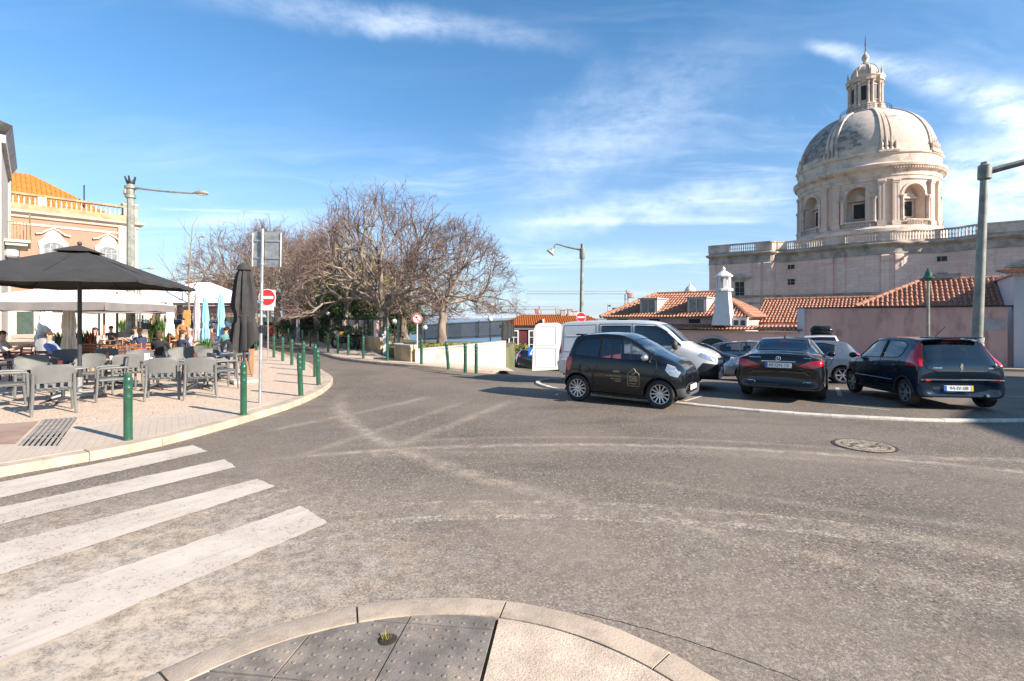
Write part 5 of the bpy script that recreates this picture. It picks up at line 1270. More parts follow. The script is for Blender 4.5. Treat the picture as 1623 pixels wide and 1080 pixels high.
for k, px, Z, rz, sc, lab in (('c', 548, 33, 1.0, .92, 'bare tree left of the largest one, in front of the evergreen bushes'), ('d', 505, 37, 2.6, .95, 'bare tree above the red litter bin side of the fence, middle of the row'),
        ('a', 640, 36, 4.2, .72, 'bare tree seen through the gap between the two nearest trees'), ('c', 470, 42, 4.4, 1.0, 'bare tree behind the grey lamp column, left half of the row'), ('d', 438, 48, .4, 1.2, 'bare tree directly behind the back of the parking sign'),
        ('c', 520, 47, 5.0, 1.0, 'bare tree deep in the garden behind the middle of the row'), ('a', 402, 55, 3.3, 1.42, 'leftmost big bare tree at the far end of the row with long bowed limbs'), ('d', 580, 44, 1.9, .95, 'bare tree in the back of the garden behind the largest tree'),
        ('c', 425, 66, 2.2, 1.45, 'bare tree far back behind the charcoal folded parasol'), ('b', 335, 88, 1.0, 1.5, 'small round bare tree far away above the white tent'), ('b', 352, 78, 3.0, .8, 'small bare tree beside the white kiosk far away'), ('d', 470, 60, 3.9, 1.3, 'bare tree in the second row at the far end of the garden')):
    tree(k, X(px, Z), Z, .1 if Z > 50 else .4, rz, sc, lab)
# young thin tree on the terrace
t = thing('young_tree', 'thin young bare tree rising among the cafe canopies right of the crowned lamp column', 'tree', (X(299, 28), 28, .1)); rg = random.Random(6)
MB().tube([(0, 0, 0), (.02, 0, 2), (.0, 0, 4.0), (.12, 0, 5.6), (.18, .05, 6.9), (.45, .1, 7.4)], [.075, .06, .05, .035, .02, .008], 8).build('trunk', 'bark', t); mb = MB()
def yb(p, d, L, r, lv):
    P = [p]; q = p; rs = [r]
    for i in range(5): d = (d + Vector((rg.gauss(0, .10), rg.gauss(0, .10), .10))).normalized(); q = q + d * L / 5; P.append(q); rs.append(r * (1 - .16 * (i + 1)))
    mb.tube(P, rs, 5 if lv else 6, False)
    if lv < 3:
        for k in range((6, 5, 3)[lv]):
            i = 1 + (k % 4); s_ = 1 if k % 2 else -1; nd = (d + Vector((s_ * rg.uniform(.5, 1.0), rg.uniform(-.8, .8), .35))).normalized(); yb(P[i], nd, L * rg.uniform(.32, .55), rs[i] * .55, lv + 1)
yb(Vector((0, 0, 3.0)), Vector((-.75, .1, .75)).normalized(), 2.9, .038, 0); yb(Vector((0, 0, 3.05)), Vector((.62, -.1, .8)).normalized(), 3.0, .036, 0)
for z_, dx in ((4.1, -.7), (4.6, .6), (5.2, -.6), (5.8, .5), (6.3, -.4)): yb(Vector((.05, 0, z_)), Vector((dx, rg.uniform(-.3, .3), .8)).normalized(), 1.7 - (z_ - 4) * .25, .020, 1)
mb.build('twigs', 'bark', t)
# evergreens
def bush_mesh(seed, rx, rz, n, lf, mat):
    rg = np.random.default_rng(seed); blobs = [(rg.uniform(-.5, .5) * rx, rg.uniform(-.5, .5) * rx, rz * rg.uniform(.35, 1.35), rx * rg.uniform(.3, .6)) for _ in range(14)]
    V = []; Fc = []
    for i in range(n):
        b = blobs[rg.integers(len(blobs))]; d = rg.normal(size=3); d /= np.linalg.norm(d); r = b[3] * rg.uniform(.65, 1.06); p = np.array(b[:3]) + d * r
        if p[2] < 0: p[2] = abs(p[2]) * .5
        a = rg.normal(size=3); a /= np.linalg.norm(a); c = np.cross(a, d + rg.normal(size=3) * .6); c /= np.linalg.norm(c) + 1e-6
        L = lf * rg.uniform(.6, 1.4); w_ = L * .42; k = len(V)
        V += [tuple(p - a * L), tuple(p - c * w_), tuple(p + a * L), tuple(p + c * w_)]; Fc.append((k, k + 1, k + 2, k + 3))
    mb = MB(); mb.v = V; mb.f = Fc; mb.m = [0] * len(Fc); return mb.mesh('foliage', mat, 0)
BM = {'dark': bush_mesh(1, 2.4, 1.5, 5200, .10, 'leaf'), 'lime': bush_mesh(2, 2.2, 1.5, 5200, .10, 'leafy'), 'small': bush_mesh(3, 1.2, .8, 2200, .07, 'leaf'), 'olive': bush_mesh(4, 1.3, 1.0, 3000, .07, 'leafy')}
def k_tall(k): return k in ('dark', 'lime')
def bush(kind, px, Z, z, sc, lab, rz=0, cat='bush', grp='evergreen bushes in the garden'):
    b = thing('evergreen_bush', lab, cat, (X(px, Z), Z, z), rz, grp); b.scale = (sc, sc, sc * (1.55 if k_tall(kind) else 1)); b.location.z += .9 if kind == 'lime' else 0; o = bpy.data.objects.new('foliage', BM[kind]); C.objects.link(o); o.parent = b
    MB().tube([(0, 0, -.1), (.05, .02, .9), (.0, .1, 1.6)], [.09, .07, .04], 6).build('stem', 'bark', b)
for i, (k, px, Z, sc, lab) in enumerate((('dark', 505, 42, .95, 'dark evergreen bush left of the sunlit yellow green one'), ('lime', 525, 40, 1.05, 'yellow green bush behind the grey lamp column'), ('dark', 552, 38, 1.1, 'dark evergreen bush between two yellow green ones'), ('lime', 583, 41, 1.25, 'tall olive yellow bush left of the largest tree trunk'), ('dark', 570, 34, .8, 'dark bush low behind the fence pillars'),
        ('dark', 628, 40, .9, 'dark green bush right of the largest tree trunk'), ('lime', 606, 46, 1.3, 'olive yellow bush seen behind the largest tree trunk'), ('dark', 480, 50, .9, 'dark bush at the left end of the evergreens'), ('dark', 648, 46, .75, 'dark bush behind the no parking sign'))):
    bush(k, px, Z, .35, sc, lab, i * 1.3)
bush('small', 436, 62, 0.1, 1.0, 'low dark bush at the far end of the fence', 1)
bush('olive', 815, 42.5, -2.7, 1.35, 'olive green shrub in front of the maroon house, left part', 0, 'bush', 'shrubs by the maroon house'); bush('olive', 840, 43.5, -2.8, 1.15, 'olive green shrub in front of the maroon house windows, right part', 2, 'bush', 'shrubs by the maroon house')
# hedge strip behind the fence and low plants at the wall top
def hedge(P, w_, h, z, lab, n=7000, lf=.06, mat='leaf'):
    rg = np.random.default_rng(9); V = []; Fc = []; P = smooth_line(P, .5)
    for i in range(n):
        a = P[rg.integers(len(P) - 1)]; k = len(V); p = np.array([a.x + rg.uniform(-.4, .4), a.y + rg.uniform(-w_, w_), z + h * rg.uniform(0, 1)**.7])
        d = rg.normal(size=3); d /= np.linalg.norm(d); e = np.cross(d, rg.normal(size=3)); e /= np.linalg.norm(e); L = lf * rg.uniform(.6, 1.5)
        V += [tuple(p - d * L), tuple(p - e * L * .5), tuple(p + d * L), tuple(p + e * L * .5)]; Fc.append((k, k + 1, k + 2, k + 3))
    mb = MB(); mb.v = V; mb.f = Fc; mb.m = [0] * n; return tag(mb.build('hedge', mat, smooth=0), kind='stuff')
hedge([(-8.3, 27.5), (-12, 33.5), (-18.5, 42.5), (-28.5, 57)], .4, .95, .42, '')
hedge([(-4.2, 22.3), (-2.8, 23.0), (-1.4, 24.0), (-.5, 25)], .9, .28, .40, '', 3500, .045, 'leafy')

# ------------------------------------------------------------ street furniture
def bollard_mesh(h=.98):
    mb = MB(); mb.lathe([(.062, 0), (.062, .02), (.056, .03), (.056, h * .62), (.060, h * .63), (.060, h * .645), (.055, h * .66), (.055, h * .755), (.060, h * .765), (.060, h * .78), (.056, h * .79), (.056, h * .855), (.061, h * .865), (.061, h * .90), (.052, h * .925), (.044, h * .94), (.050, h * .965), (.036, h * .99), (0, h)], 20); return mb.mesh('green_bollard', 'green', 30)
bm0 = bollard_mesh(); bm1 = bollard_mesh(1.0)
near = [(203, 698, 'nearest green bollard, beside the end of the zebra crossing'), (386, 658, 'green bollard in front of the charcoal folded parasol'), (477, 628, 'green bollard left of the bend in the kerb, leaning slightly'), (505, 610.5, 'green bollard at the tip of the kerb bend with a small pale sticker'),
        (499.5, 597.5, 'green bollard just behind the one at the tip of the kerb bend'), (481, 587, 'green bollard third behind the kerb bend'), (462.5, 579, 'green bollard fourth behind the kerb bend'), (448, 572.5, 'green bollard fifth behind the kerb bend, right of the red no entry disc'), (434, 567, 'green bollard sixth behind the kerb bend'), (406, 555, 'small green bollard left of the no entry post'), (392, 549, 'farthest small green bollard on the left kerb')]
G1 = 'green bollards along the kerb of the terrace'
for i, (px, py, lab) in enumerate(near):
    p = gp(px, py); o = bpy.data.objects.new('green_bollard', bm0); C.objects.link(o); o.location = (p.x, p.y, .115); tag(o, lab, 'bollard', G1)
    if i == 2: o.rotation_euler = (0, rad(-2.6), 0)
    if i == 3: o.rotation_euler = (0, rad(-2.2), 0)
G2 = 'green bollards along the far pavement'
far = [(575.8, 568, 'green bollard on the far pavement left of the white gate post'), (552, 563.6, 'green bollard on the far pavement in front of the right motorcycle'), (535.5, 560.6, 'green bollard on the far pavement in front of the left motorcycle'), (520, 558.5, 'green bollard on the far pavement, third from the motorcycles'), (504, 553.8, 'green bollard on the far pavement, fourth from the motorcycles'), (491.5, 550.5, 'green bollard on the far pavement right of the lamp column'), (479, 547, 'green bollard on the far pavement beside the lamp column'), (467.6, 544.5, 'green bollard on the far pavement left of the lamp column'), (457, 541.8, 'green bollard on the far pavement, second left of the lamp column'), (440, 537, 'green bollard on the far pavement by the red bin'),
       (668, 577, 'green bollard in front of the left end of the white wall'), (711, 582.5, 'green bollard in front of the middle of the white wall'), (737.5, 587, 'green bollard before the white wall, second from the right'), (754.7, 587.6, 'green bollard nearest the lower end of the white wall')]
for px, py, lab in far:
    p = gp(px, py, 1.785); o = bpy.data.objects.new('green_bollard', bm1); C.objects.link(o); o.location = (p.x, p.y, H(p.x, p.y) + .1); tag(o, lab, 'bollard', G2)
    if px == 711: o.rotation_euler = (0, rad(-5), 0)
p = gp(614, 572); gp3 = thing('green_post', 'tall green post at the pavement edge by the garden gate', 'post', (p.x, p.y, .11)); MB().lathe([(.075, 0), (.075, .1), (.06, .12), (.055, 1.25), (.07, 1.28), (.07, 1.36), (.03, 1.45), (0, 1.47)], 14).build('post', 'green', gp3)

# crowned lamp column on the terrace
lp = thing('crowned_lamp_column', 'tall grey green lamp column with crown finial and long arm, standing behind the cafe tables', 'street lamp', (X(207, 33), 33, .1))
mb = MB().lathe([(.55, 0), (.55, .25), (.42, .35), (.38, .75), (.46, .82), (.42, .9), (.27, 1.05), (.235, 3.0), (.21, 9.6)], 8); mb.build('column', 'lampgrey', lp, smooth=30)
MB().lathe([(.21, 9.55), (.30, 9.6), (.30, 9.75), (.23, 9.8), (.23, 10.15), (.34, 10.2), (.34, 10.35), (.22, 10.4), (.18, 10.5)], 12).build('collar', 'lampgrey', lp)
mb = MB().lathe([(.2, 10.5), (.24, 10.55), (.24, 10.68), (.2, 10.7)], 12)
for i in range(5): a = 2 * PI * i / 5; mb.tube([(.2 * math.cos(a), .2 * math.sin(a), 10.65), (.31 * math.cos(a), .31 * math.sin(a), 10.98)], [.07, .05], 5)
mb.build('crown', 'iron', lp)
def lamp_arm(parent, a, b, sag, r, mat='lampgrey'):
    a, b = Vector(a), Vector(b); MB().tube([a.lerp(b, t) + Vector((0, 0, sag * math.sin(PI * t))) for t in (0, .2, .4, .6, .8, 1)], [r * 1.2, r * 1.1, r, r * .95, r * .9, r * .85], 8).build('arm', mat, parent)
def lamp_head(parent, loc, L, d, rz=0, tilt=0, mat='lamphead'):
    T = Matrix.Translation(loc) @ Matrix.Rotation(rz, 4, 'Z') @ Matrix.Rotation(tilt, 4, 'Y'); mb = MB(); V = []
    prof = [(0, .05, .05), (.12, .22, .35), (.35, .42, .8), (.65, .48, 1), (.9, .36, .75), (1, .12, .2)]
    n = 10
    for t, w_, h_ in prof:
        for j in range(n): a = 2 * PI * j / n; V.append((t * L, w_ * d * math.cos(a), (h_ * d * .42 * math.sin(a)) * (1 if math.sin(a) > 0 else .55)))
    mb.add(V, [(i * n + j, i * n + (j + 1) % n, (i + 1) * n + (j + 1) % n, (i + 1) * n + j) for i in range(5) for j in range(n)] + [tuple(range(n))[::-1], tuple(5 * n + j for j in range(n))], 0, T)
    h = mb.build('lamp_head', mat, parent, smooth=50); mb = MB(); mb.ball((L * .62, 0, -d * .12), (L * .3, d * .36, d * .22), 10, 6, 0, T); mb.build('lens', 'lens', h)
lamp_arm(lp, (.15, 0, 10.28), (4.45, -.6, 9.75), -.05, .065); lamp_head(lp, (4.4, -.6, 9.76), 1.15, .46, rad(-8), rad(3))
# tall lamp at the right, arm leaving the frame
rl = thing('tall_grey_lamp', 'thick grey lamp post at the right edge with its arm leaving the frame', 'street lamp', (X(1545, 14.0), 14.0, H(12.8, 14)), 0)
rl.rotation_euler = (0, rad(2.6), 0)
MB().tube([(0, 0, -.3), (0, 0, 1.35)], [.15, .145], 16).build('base_sleeve', 'lampgrey', rl); MB().tube([(0, 0, 1.35), (0, 0, 3.2), (0, 0, 6.15)], [.125, .112, .085], 16).build('pole', 'lampgrey', rl)
for z0 in (.95, 1.15, 1.32): MB().tube([(0, 0, z0), (0, 0, z0 + .12)], .153, 16).build('poster_scrap', pm('torn_poster_paper', (.45, .44, .42), .8, var=.7, vs=14, col2=(.10, .10, .10)), rl)
MB().lathe([(.09, 5.80), (.155, 5.84), (.155, 6.2), (.10, 6.24), (.09, 6.30), (0, 6.33)], 12).build('collar', 'lampgrey', rl)
lamp_arm(rl, (.1, 0, 6.05), (3.4, -1.4, 6.85), .06, .075); lamp_head(rl, (3.3, -1.36, 6.84), 1.0, .4, rad(-23), rad(-6))
# lamp in the centre with hooked arm
clp = thing('hooked_street_lamp', 'slim street lamp with a hooked arm to the left behind the white van', 'street lamp', (X(920.5, 30), 30, H(4, 30)), 0); zb = H(4, 30)
top = 6.25 - zb
clp.rotation_euler = (0, rad(.7), 0)
MB().tube([(0, 0, -.2), (0, 0, 3), (0, 0, top)], [.14, .12, .09], 12).build('pole', 'lampgrey', clp); MB().lathe([(.13, top - .9), (.16, top - .85), (.16, top - .3), (.1, top - .25), (.1, top), (.0, top + .05)], 10).build('collar', 'lampgrey', clp)
MB().tube([(0, 0, top - .35), (-.8, 0, top - .2), (-1.5, 0, top - .02), (-1.62, 0, top - .08), (-1.68, 0, top - .35)], [.075, .065, .05, .045, .05], 8).build('arm', 'lampgrey', clp)
MB().lathe([(.07, 0), (.12, -.06), (.15, -.18), (.27, -.30), (.27, -.33), (.0, -.33)], 14, (0, 0, 0), 0, Matrix.Translation((-1.7, 0, top - .3)) @ Matrix.Rotation(rad(38), 4, 'Y')).build('lamp_head', 'lamphead', clp)
def disc_sign(parent, loc, r, kind, rz=0, tilt=0):
    T = Matrix.Translation(loc) @ Matrix.Rotation(rz, 4, 'Z') @ Matrix.Rotation(rad(90), 4, 'X')
    b = MB().lathe([(r, -.012), (r, .012), (0, .012)], 40, (0, 0, 0), 0, T).build('sign_plate', 'signwhite', parent)
    if kind == 'noentry':
        MB().lathe([(r * .93, .0125), (r * .93, .015), (0, .015)], 40, (0, 0, 0), 0, T).build('red_disc', 'red', b)
        MB().box((0, 0, .017), (r * 1.45, r * .30, .004), 0, 0, 0, T).build('white_bar', 'signwhite', b)
    else:
        V = []; mb = MB(); mb.lathe([(r * .97, .0125), (r * .97, .016), (r * .78, .016), (r * .78, .0125)], 40, (0, 0, 0), 0, T, cap=False)
        mb.box((0, 0, .0145), (r * 1.6, r * .15, .003), rad(-45), 0, 0, T); mb.build('red_ring', 'red', b)
        mb = MB().box((-.35 * r, -.28 * r, .0135), (.55 * r, .12 * r, .002), 0, 0, 0, T).box((.28 * r, -.30 * r, .0135), (.5 * r, .12 * r, .002), 0, 0, 0, T).box((-.1 * r, .32 * r, .0135), (.5 * r, .3 * r, .002), 0, 0, 0, T); mb.build('black_symbol', 'black', b)
    return b
ne2 = thing('no_entry_sign', 'small red no entry disc mounted on the hooked street lamp above the van', 'sign', (X(921, 29.8), 29.8, zb)); disc_sign(ne2, (0, 0, 1.9 - zb), .29, 'noentry'); MB().box((0, .06, 1.9 - zb), (.06, .1, .1)).build('bracket', 'galv', ne2)
# parking sign seen from behind on galvanised post
sp = thing('parking_sign', 'grey back of a folded parking sign on a thin galvanised post beside the folded parasol', 'sign', (X(412, 10.5), 10.5, .115)); sp.rotation_euler = (0, rad(.9), 0)
MB().tube([(0, 0, 0), (0, 0, 3.62)], .031, 12).build('post', 'galv', sp)
M['signback'] = pm('weathered_sign_back', (.33, .34, .33), .45, metal=.5, var=.3, vs=9, dirt=(.12, .12, .12), da=.5, ds=7)
for x0, x1, ya in ((-.22, -.02, .05), (.03, .37, .05)):
    T = Matrix.Translation((0, ya, 0)); b = MB().box(((x0 + x1) / 2, 0, 3.20), (x1 - x0, .02, .74), 0, .006, 0, T).build('sign_panel', 'signback', sp, smooth=0)
    MB().tube([(x0 if x0 < 0 else x1, ya - .02, 2.84), (x0 if x0 < 0 else x1, ya - .02, 3.54)], .018, 6).build('edge', 'galv', b)
    for z_ in (3.02, 3.38): MB().box(((x0 + x1) / 2, ya - .022, z_), (x1 - x0 - .04, .02, .035), 0, 0).build('rail', 'galv', b)
for z_ in (2.86, 3.50, 2.10, 1.92): MB().lathe([(.036, 0), (.040, .01), (.040, .04), (.036, .05)], 12, (0, 0, z_)).build('clamp', 'galv', sp)
MB().tube([(0, 0, 1.45), (0, 0, 1.62)], .0325, 12).build('sticker', 'black', sp)
ne = thing('no_entry_sign', 'red no entry disc on its own thin post behind the parking sign post', 'sign', (X(424, 20.5), 20.5, .1)); MB().tube([(0, .04, 0), (0, .04, 2.95)], .03, 8).build('post', 'galv', ne)
MB().box((0, .01, 2.57), (.62, .012, .66), 0, 0).build('backing_plate', 'signwhite', ne, smooth=0); disc_sign(ne, (0, -.02, 2.6), .345, 'noentry'); MB().box((0, -.0, 2.16), (.5, .012, .16)).build('sub_plate', 'signwhite', ne, smooth=0)
npk = thing('no_parking_sign', 'round red ringed sign on a thin white post in front of the ochre wall', 'sign', (X(661, 20.2), 20.2, .1)); MB().tube([(0, .04, 0), (0, .04, 1.95)], .025, 8).build('post', 'white', npk); disc_sign(npk, (0, 0, 1.74), .20, 'x')
# green bell lamp before the pink wall
bl = thing('green_bell_lamp', 'slim grey lamp pole with a green bell shaped top in front of the pink wall', 'street lamp', (X(1471, 23), 23, H(19, 23)))
zl = 3.65 - H(19, 23)
MB().tube([(0, 0, 0), (0, 0, 1.2), (0, 0, zl)], [.085, .07, .06], 10).build('pole', 'lampgrey', bl); MB().lathe([(.07, zl - .1), (.1, zl - .05), (.24, zl + .02), (.24, zl + .05), (.15, zl + .12), (.13, zl + .3), (.05, zl + .38), (.05, zl + .45), (0, zl + .5)], 12).build('bell_top', 'green', bl)
# grey lamp column on the far pavement, far lamps, globe lamps
fl = thing('grey_lamp_column', 'plain pale concrete lamp column on the far pavement in front of the tree row', 'street lamp', (X(472, 37.5), 37.5, .1)); MB().lathe([(.2, 0), (.2, .5), (.14, .6), (.12, 4.4), (.1, 4.8)], 10).build('column', 'greytrim', fl)
dl = thing('distant_lamp', 'distant lamp head on a thin arm above the canopies, left of the young tree', 'street lamp', (X(222, 60), 60, .1)); MB().tube([(0, 0, 0), (0, 0, 7.6)], [.1, .07], 8).build('pole', 'lampgrey', dl); MB().tube([(0, 0, 7.5), (.8, 0, 7.6)], .04, 6).build('arm', 'lampgrey', dl); lamp_head(dl, (.7, 0, 7.6), .9, .4)
dl = thing('distant_lamp', 'tiny distant lamp head seen beside the branches of the young tree', 'street lamp', (X(316, 70), 70, .1)); MB().tube([(0, 0, 0), (0, 0, 12.9)], [.1, .06], 8).build('pole', 'lampgrey', dl); lamp_head(dl, (0, 0, 12.95), .8, .4)
for px, py, Z, lab in ((777, 507, 30, 'white globe lamp on a thin post against the river'), (625, 511, 29, 'white globe lamp by the garden gate under the largest tree'), (673, 520, 27, 'small white globe lamp low between the two nearest trees'), (520, 498, 36, 'white globe lamp half hidden in the dark bushes')):
    zc = EYE - (py - 503) * Z / 800; g = thing('globe_lamp', lab, 'lamp', (X(px, Z), Z, .4), 0, 'white globe lamps in the garden'); MB().tube([(0, 0, 0), (0, 0, zc - .5)], .035, 6).build('post', 'iron', g); MB().ball((0, 0, zc - .36), .16, 12, 8).build('globe', 'lens', g)
lb = thing('litter_bin', 'red orange litter bin on the pavement beyond the no entry sign', 'litter bin', (X(428, 46), 46, .1)); MB().box((0, 0, .5), (.46, .4, .9), 0, .05).build('body', pm('red_bin', (.62, .10, .03), .5), lb); MB().box((0, 0, .97), (.5, .44, .08), 0, .02).build('lid', 'red', lb)
pc = thing('pedestrian_sign', 'small blue pedestrian crossing sign low in front of the maroon house', 'sign', (X(844, 33), 33, H(1.5, 33))); zc = EYE - (558 - 503) * 33 / 800 - H(1.5, 33)
MB().tube([(0, .03, 0), (0, .03, zc)], .03, 6).build('post', 'galv', pc); b = MB().box((0, 0, zc), (.56, .02, .56)).build('sign_plate', 'blue', pc, smooth=0); MB().add([(-.2, -.014, zc - .17), (.2, -.014, zc - .17), (0, -.014, zc + .2)], [(0, 1, 2)]).build('white_triangle', 'signwhite', b, smooth=0)
MB().box((.0, -.018, zc - .02), (.035, .006, .15)).box((.02, -.018, zc - .11), (.10, .006, .025)).build('walking_symbol', 'black', b, smooth=0)
# cranes
def crane(lab, px_t, py_j, Z, px_l, px_r, top, cab):
    c = thing('tower_crane', lab, 'crane', (X(px_t, Z), Z, -30)); zj = EYE + (503 - py_j) * Z / 800 + 30; mt = M['cranered']; s_ = Z / 800
    mb = MB()
    for a in (-.6, .6):
        for b in (-.6, .6): mb.tube([(a, b, 0), (a, b, zj)], .09, 4)
    for i in range(int(zj / 1.6)): mb.tube([(-.6, -.6, i * 1.6), (.6, -.6, i * 1.6 + 1.6)], .06, 4)
    mb.build('mast', 'cranered', c)
    xl, xr = (px_l - px_t) * s_, (px_r - px_t) * s_; mb = MB()
    for y, z in ((-.5, 0), (.5, 0), (0, 1.1)): mb.tube([(xl, y, zj + z), (xr, y, zj + z)], .09, 4)
    n = int((xr - xl) / 1.8)
    for i in range(n): x = xl + (xr - xl) * i / n; dx = (xr - xl) / n; mb.tube([(x, -.5, zj), (x + dx / 2, 0, zj + 1.1), (x + dx, -.5, zj)], .06, 4)
    mb.build('jib', 'cranegrey', c); MB().box((cab * 1.0, -.9, zj - .6), (1.5, 1.4, 1.9), 0, .15).build('cab', 'cranered', c); MB().box((xr if abs(xr) < abs(xl) else xl, 0, zj - .5), (2.6, 1.2, 2.2), 0, .1).build('counterweight', 'greytrim', c)
    MB().tube([(0, 0, zj), (0, 0, zj + top)], .25, 6).build('tower_head', 'cranered', c)
M['cranered'] = pm('faded_red_crane_steel', (.38, .16, .14), .6, var=.2); M['cranegrey'] = pm('grey_crane_steel', (.34, .31, .32), .6, var=.2)
crane('distant tower crane with a long flat jib above the maroon house roof', 855, 491, 190, 745, 886, 1.4, -1)
crane('distant red tower crane whose thin jib reaches left behind the lamp post', 993, 466, 200, 835, 1000, 1.6, 1)
wv = thing('weather_mast', 'thin mast with a small dark flag shape beside the dormer house', 'mast', base_frame(-.4, 2.0)); MB().tube([(0, 0, -1), (0, 0, 2.9)], .03, 6).build('mast', 'galv', wv); MB().box((.1, 0, 2.75), (.25, .02, .12), 0, 0).build('vane', 'iron', wv)
# ------------------------------------------------------------ cars
def pchip(t, Y, tq):
    t = np.asarray(t, float); Y = np.asarray(Y, float); h = np.diff(t); d = np.diff(Y, axis=0) / h[:, None]; n = len(t); m = np.zeros_like(Y)
    for i in range(1, n - 1):
        w1, w2 = 2 * h[i] + h[i - 1], h[i] + 2 * h[i - 1]; a, b = d[i - 1], d[i]; ok = (a * b) > 0
        with np.errstate(divide='ignore', invalid='ignore'): m[i] = np.where(ok, (w1 + w2) / (w1 / np.where(a == 0, 1, a) + w2 / np.where(b == 0, 1, b)), 0)
    m[0], m[-1] = d[0], d[-1]; out_ = []
    for q in tq:
        i = min(max(np.searchsorted(t, q) - 1, 0), n - 2); s = (q - t[i]) / h[i]
        out_.append((2 * s**3 - 3 * s**2 + 1) * Y[i] + (s**3 - 2 * s**2 + s) * h[i] * m[i] + (-2 * s**3 + 3 * s**2) * Y[i + 1] + (s**3 - s**2) * h[i] * m[i + 1])
    return np.array(out_)
def catm(P, ns):
    P = [np.array(p) for p in P]; Q = [P[0] * 2 - P[1]] + P + [P[-1] * 2 - P[-2]]; o = []
    for i in range(1, len(Q) - 2):
        a, b, c, d = Q[i - 1:i + 3]
        for k in range(ns[i - 1]):
            t = k / ns[i - 1]; o.append(.5 * ((2 * b) + (c - a) * t + (2 * a - 5 * b + 4 * c - d) * t * t + (3 * b - a - 3 * c + d) * t**3))
    o.append(P[-1]); return o
class Car:
    def __init__(s, st, bulge=.0, roof_e=.075):
        st = np.array(st, float); t = [0]
        for i in range(1, len(st)): t.append(t[-1] + max(.03, math.hypot(st[i][0] - st[i - 1][0], st[i][6] - st[i - 1][6])))
        tq = []
        for i in range(len(t) - 1):
            k = max(2, int((t[i + 1] - t[i]) / .07)); tq += [t[i] + (t[i + 1] - t[i]) * j / k for j in range(k)]
        tq.append(t[-1]); D = pchip(t, st, tq); rows = []
        for x, zb, w_, zm, zbt, wr, zt in D:
            e = min(roof_e, (zt - zbt) * .45)
            pts = [(x, 0, zb), (x, w_ * .78, zb), (x, w_ * .955, zb + .035), (x, w_ * .995, zb + (zm - zb) * .5), (x, w_, zm), (x, w_ * .985, zm + (zbt - zm) * .6), (x, w_ * .955, zbt), (x, wr, zt - e), (x, wr * .86, zt - e * .28), (x, wr * .5, zt), (x, 0, zt + .012)]
            rows.append(catm(pts, [2, 2, 2, 2, 2, 2, 5, 3, 2, 3]))
        s.faces = []
        for i in range(len(rows) - 1):
            for j in range(len(rows[0]) - 1): s.faces.append([tuple(rows[i][j]), tuple(rows[i + 1][j]), tuple(rows[i + 1][j + 1]), tuple(rows[i][j + 1])])
        s.caps = [[tuple(p) for p in rows[0]], [tuple(p) for p in rows[-1]][::-1]]
        f = s.faces[len(s.faces) // 2]; s.orig = list(s.faces)
        T = []
        for f in s.faces: T += [(f[0], f[1], f[2]), (f[0], f[2], f[3])]
        s.T = np.array(T); nn_ = np.cross(s.T[:, 1] - s.T[:, 0], s.T[:, 2] - s.T[:, 0]); l = np.linalg.norm(nn_, axis=1); nn_ /= np.maximum(l, 1e-9)[:, None]
        c_ = s.T.mean(axis=1); sign = np.sign((nn_[:, 1] * np.maximum(c_[:, 1], .0) * 2 + nn_[:, 2] * (c_[:, 2] - .6)).sum()) or 1
        s.sign = sign; s.N = nn_ * sign
    views = {'side': (0, 2, 1, 1), 'rear': (1, 2, 0, -1), 'front': (1, 2, 0, 1), 'top': (0, 1, 2, 1)}
    def cond(s, view, thr=.2, xr=None):
        u, v, k, sg = s.views[view]
        def f(face, n):
            if n[k] * sg * s.sign < thr: return False
            if xr and not (xr[0] <= sum(p[0] for p in face) / len(face) <= xr[1]): return False
            return True
        return f
    def take(s, poly, view, thr=.2, xr=None):
        u, v, k, sg = s.views[view]; s.faces, ins = cut(s.faces, poly, (u, v), s.cond(view, thr, xr)); return ins
    def lift(s, view, a, b, thr=.1, xr=None):
        u, v, k, sg = s.views[view]; T = s.T; A = T[:, 0][:, [u, v]]; B = T[:, 1][:, [u, v]]; Cc = T[:, 2][:, [u, v]]; P = np.array([a, b])
        den = (B[:, 1] - Cc[:, 1]) * (A[:, 0] - Cc[:, 0]) + (Cc[:, 0] - B[:, 0]) * (A[:, 1] - Cc[:, 1]); den = np.where(abs(den) < 1e-12, 1e-12, den)
        l1 = ((B[:, 1] - Cc[:, 1]) * (P[0] - Cc[:, 0]) + (Cc[:, 0] - B[:, 0]) * (P[1] - Cc[:, 1])) / den
        l2 = ((Cc[:, 1] - A[:, 1]) * (P[0] - Cc[:, 0]) + (A[:, 0] - Cc[:, 0]) * (P[1] - Cc[:, 1])) / den; l3 = 1 - l1 - l2
        ok = (l1 > -.02) & (l2 > -.02) & (l3 > -.02) & (s.N[:, k] * sg > thr)
        if xr: ok &= (T[:, :, 0].mean(axis=1) > xr[0]) & (T[:, :, 0].mean(axis=1) < xr[1])
        idx = np.nonzero(ok)[0]
        if len(idx) == 0: return None
        q = [(l1[i] * T[i, 0] + l2[i] * T[i, 1] + l3[i] * T[i, 2], s.N[i]) for i in idx]; q.sort(key=lambda z: -z[0][k] * sg); return Vector(q[0][0]), Vector(q[0][1])
    @staticmethod
    def mirror(fs): return [[(p[0], -p[1], p[2]) for p in f][::-1] for f in fs]
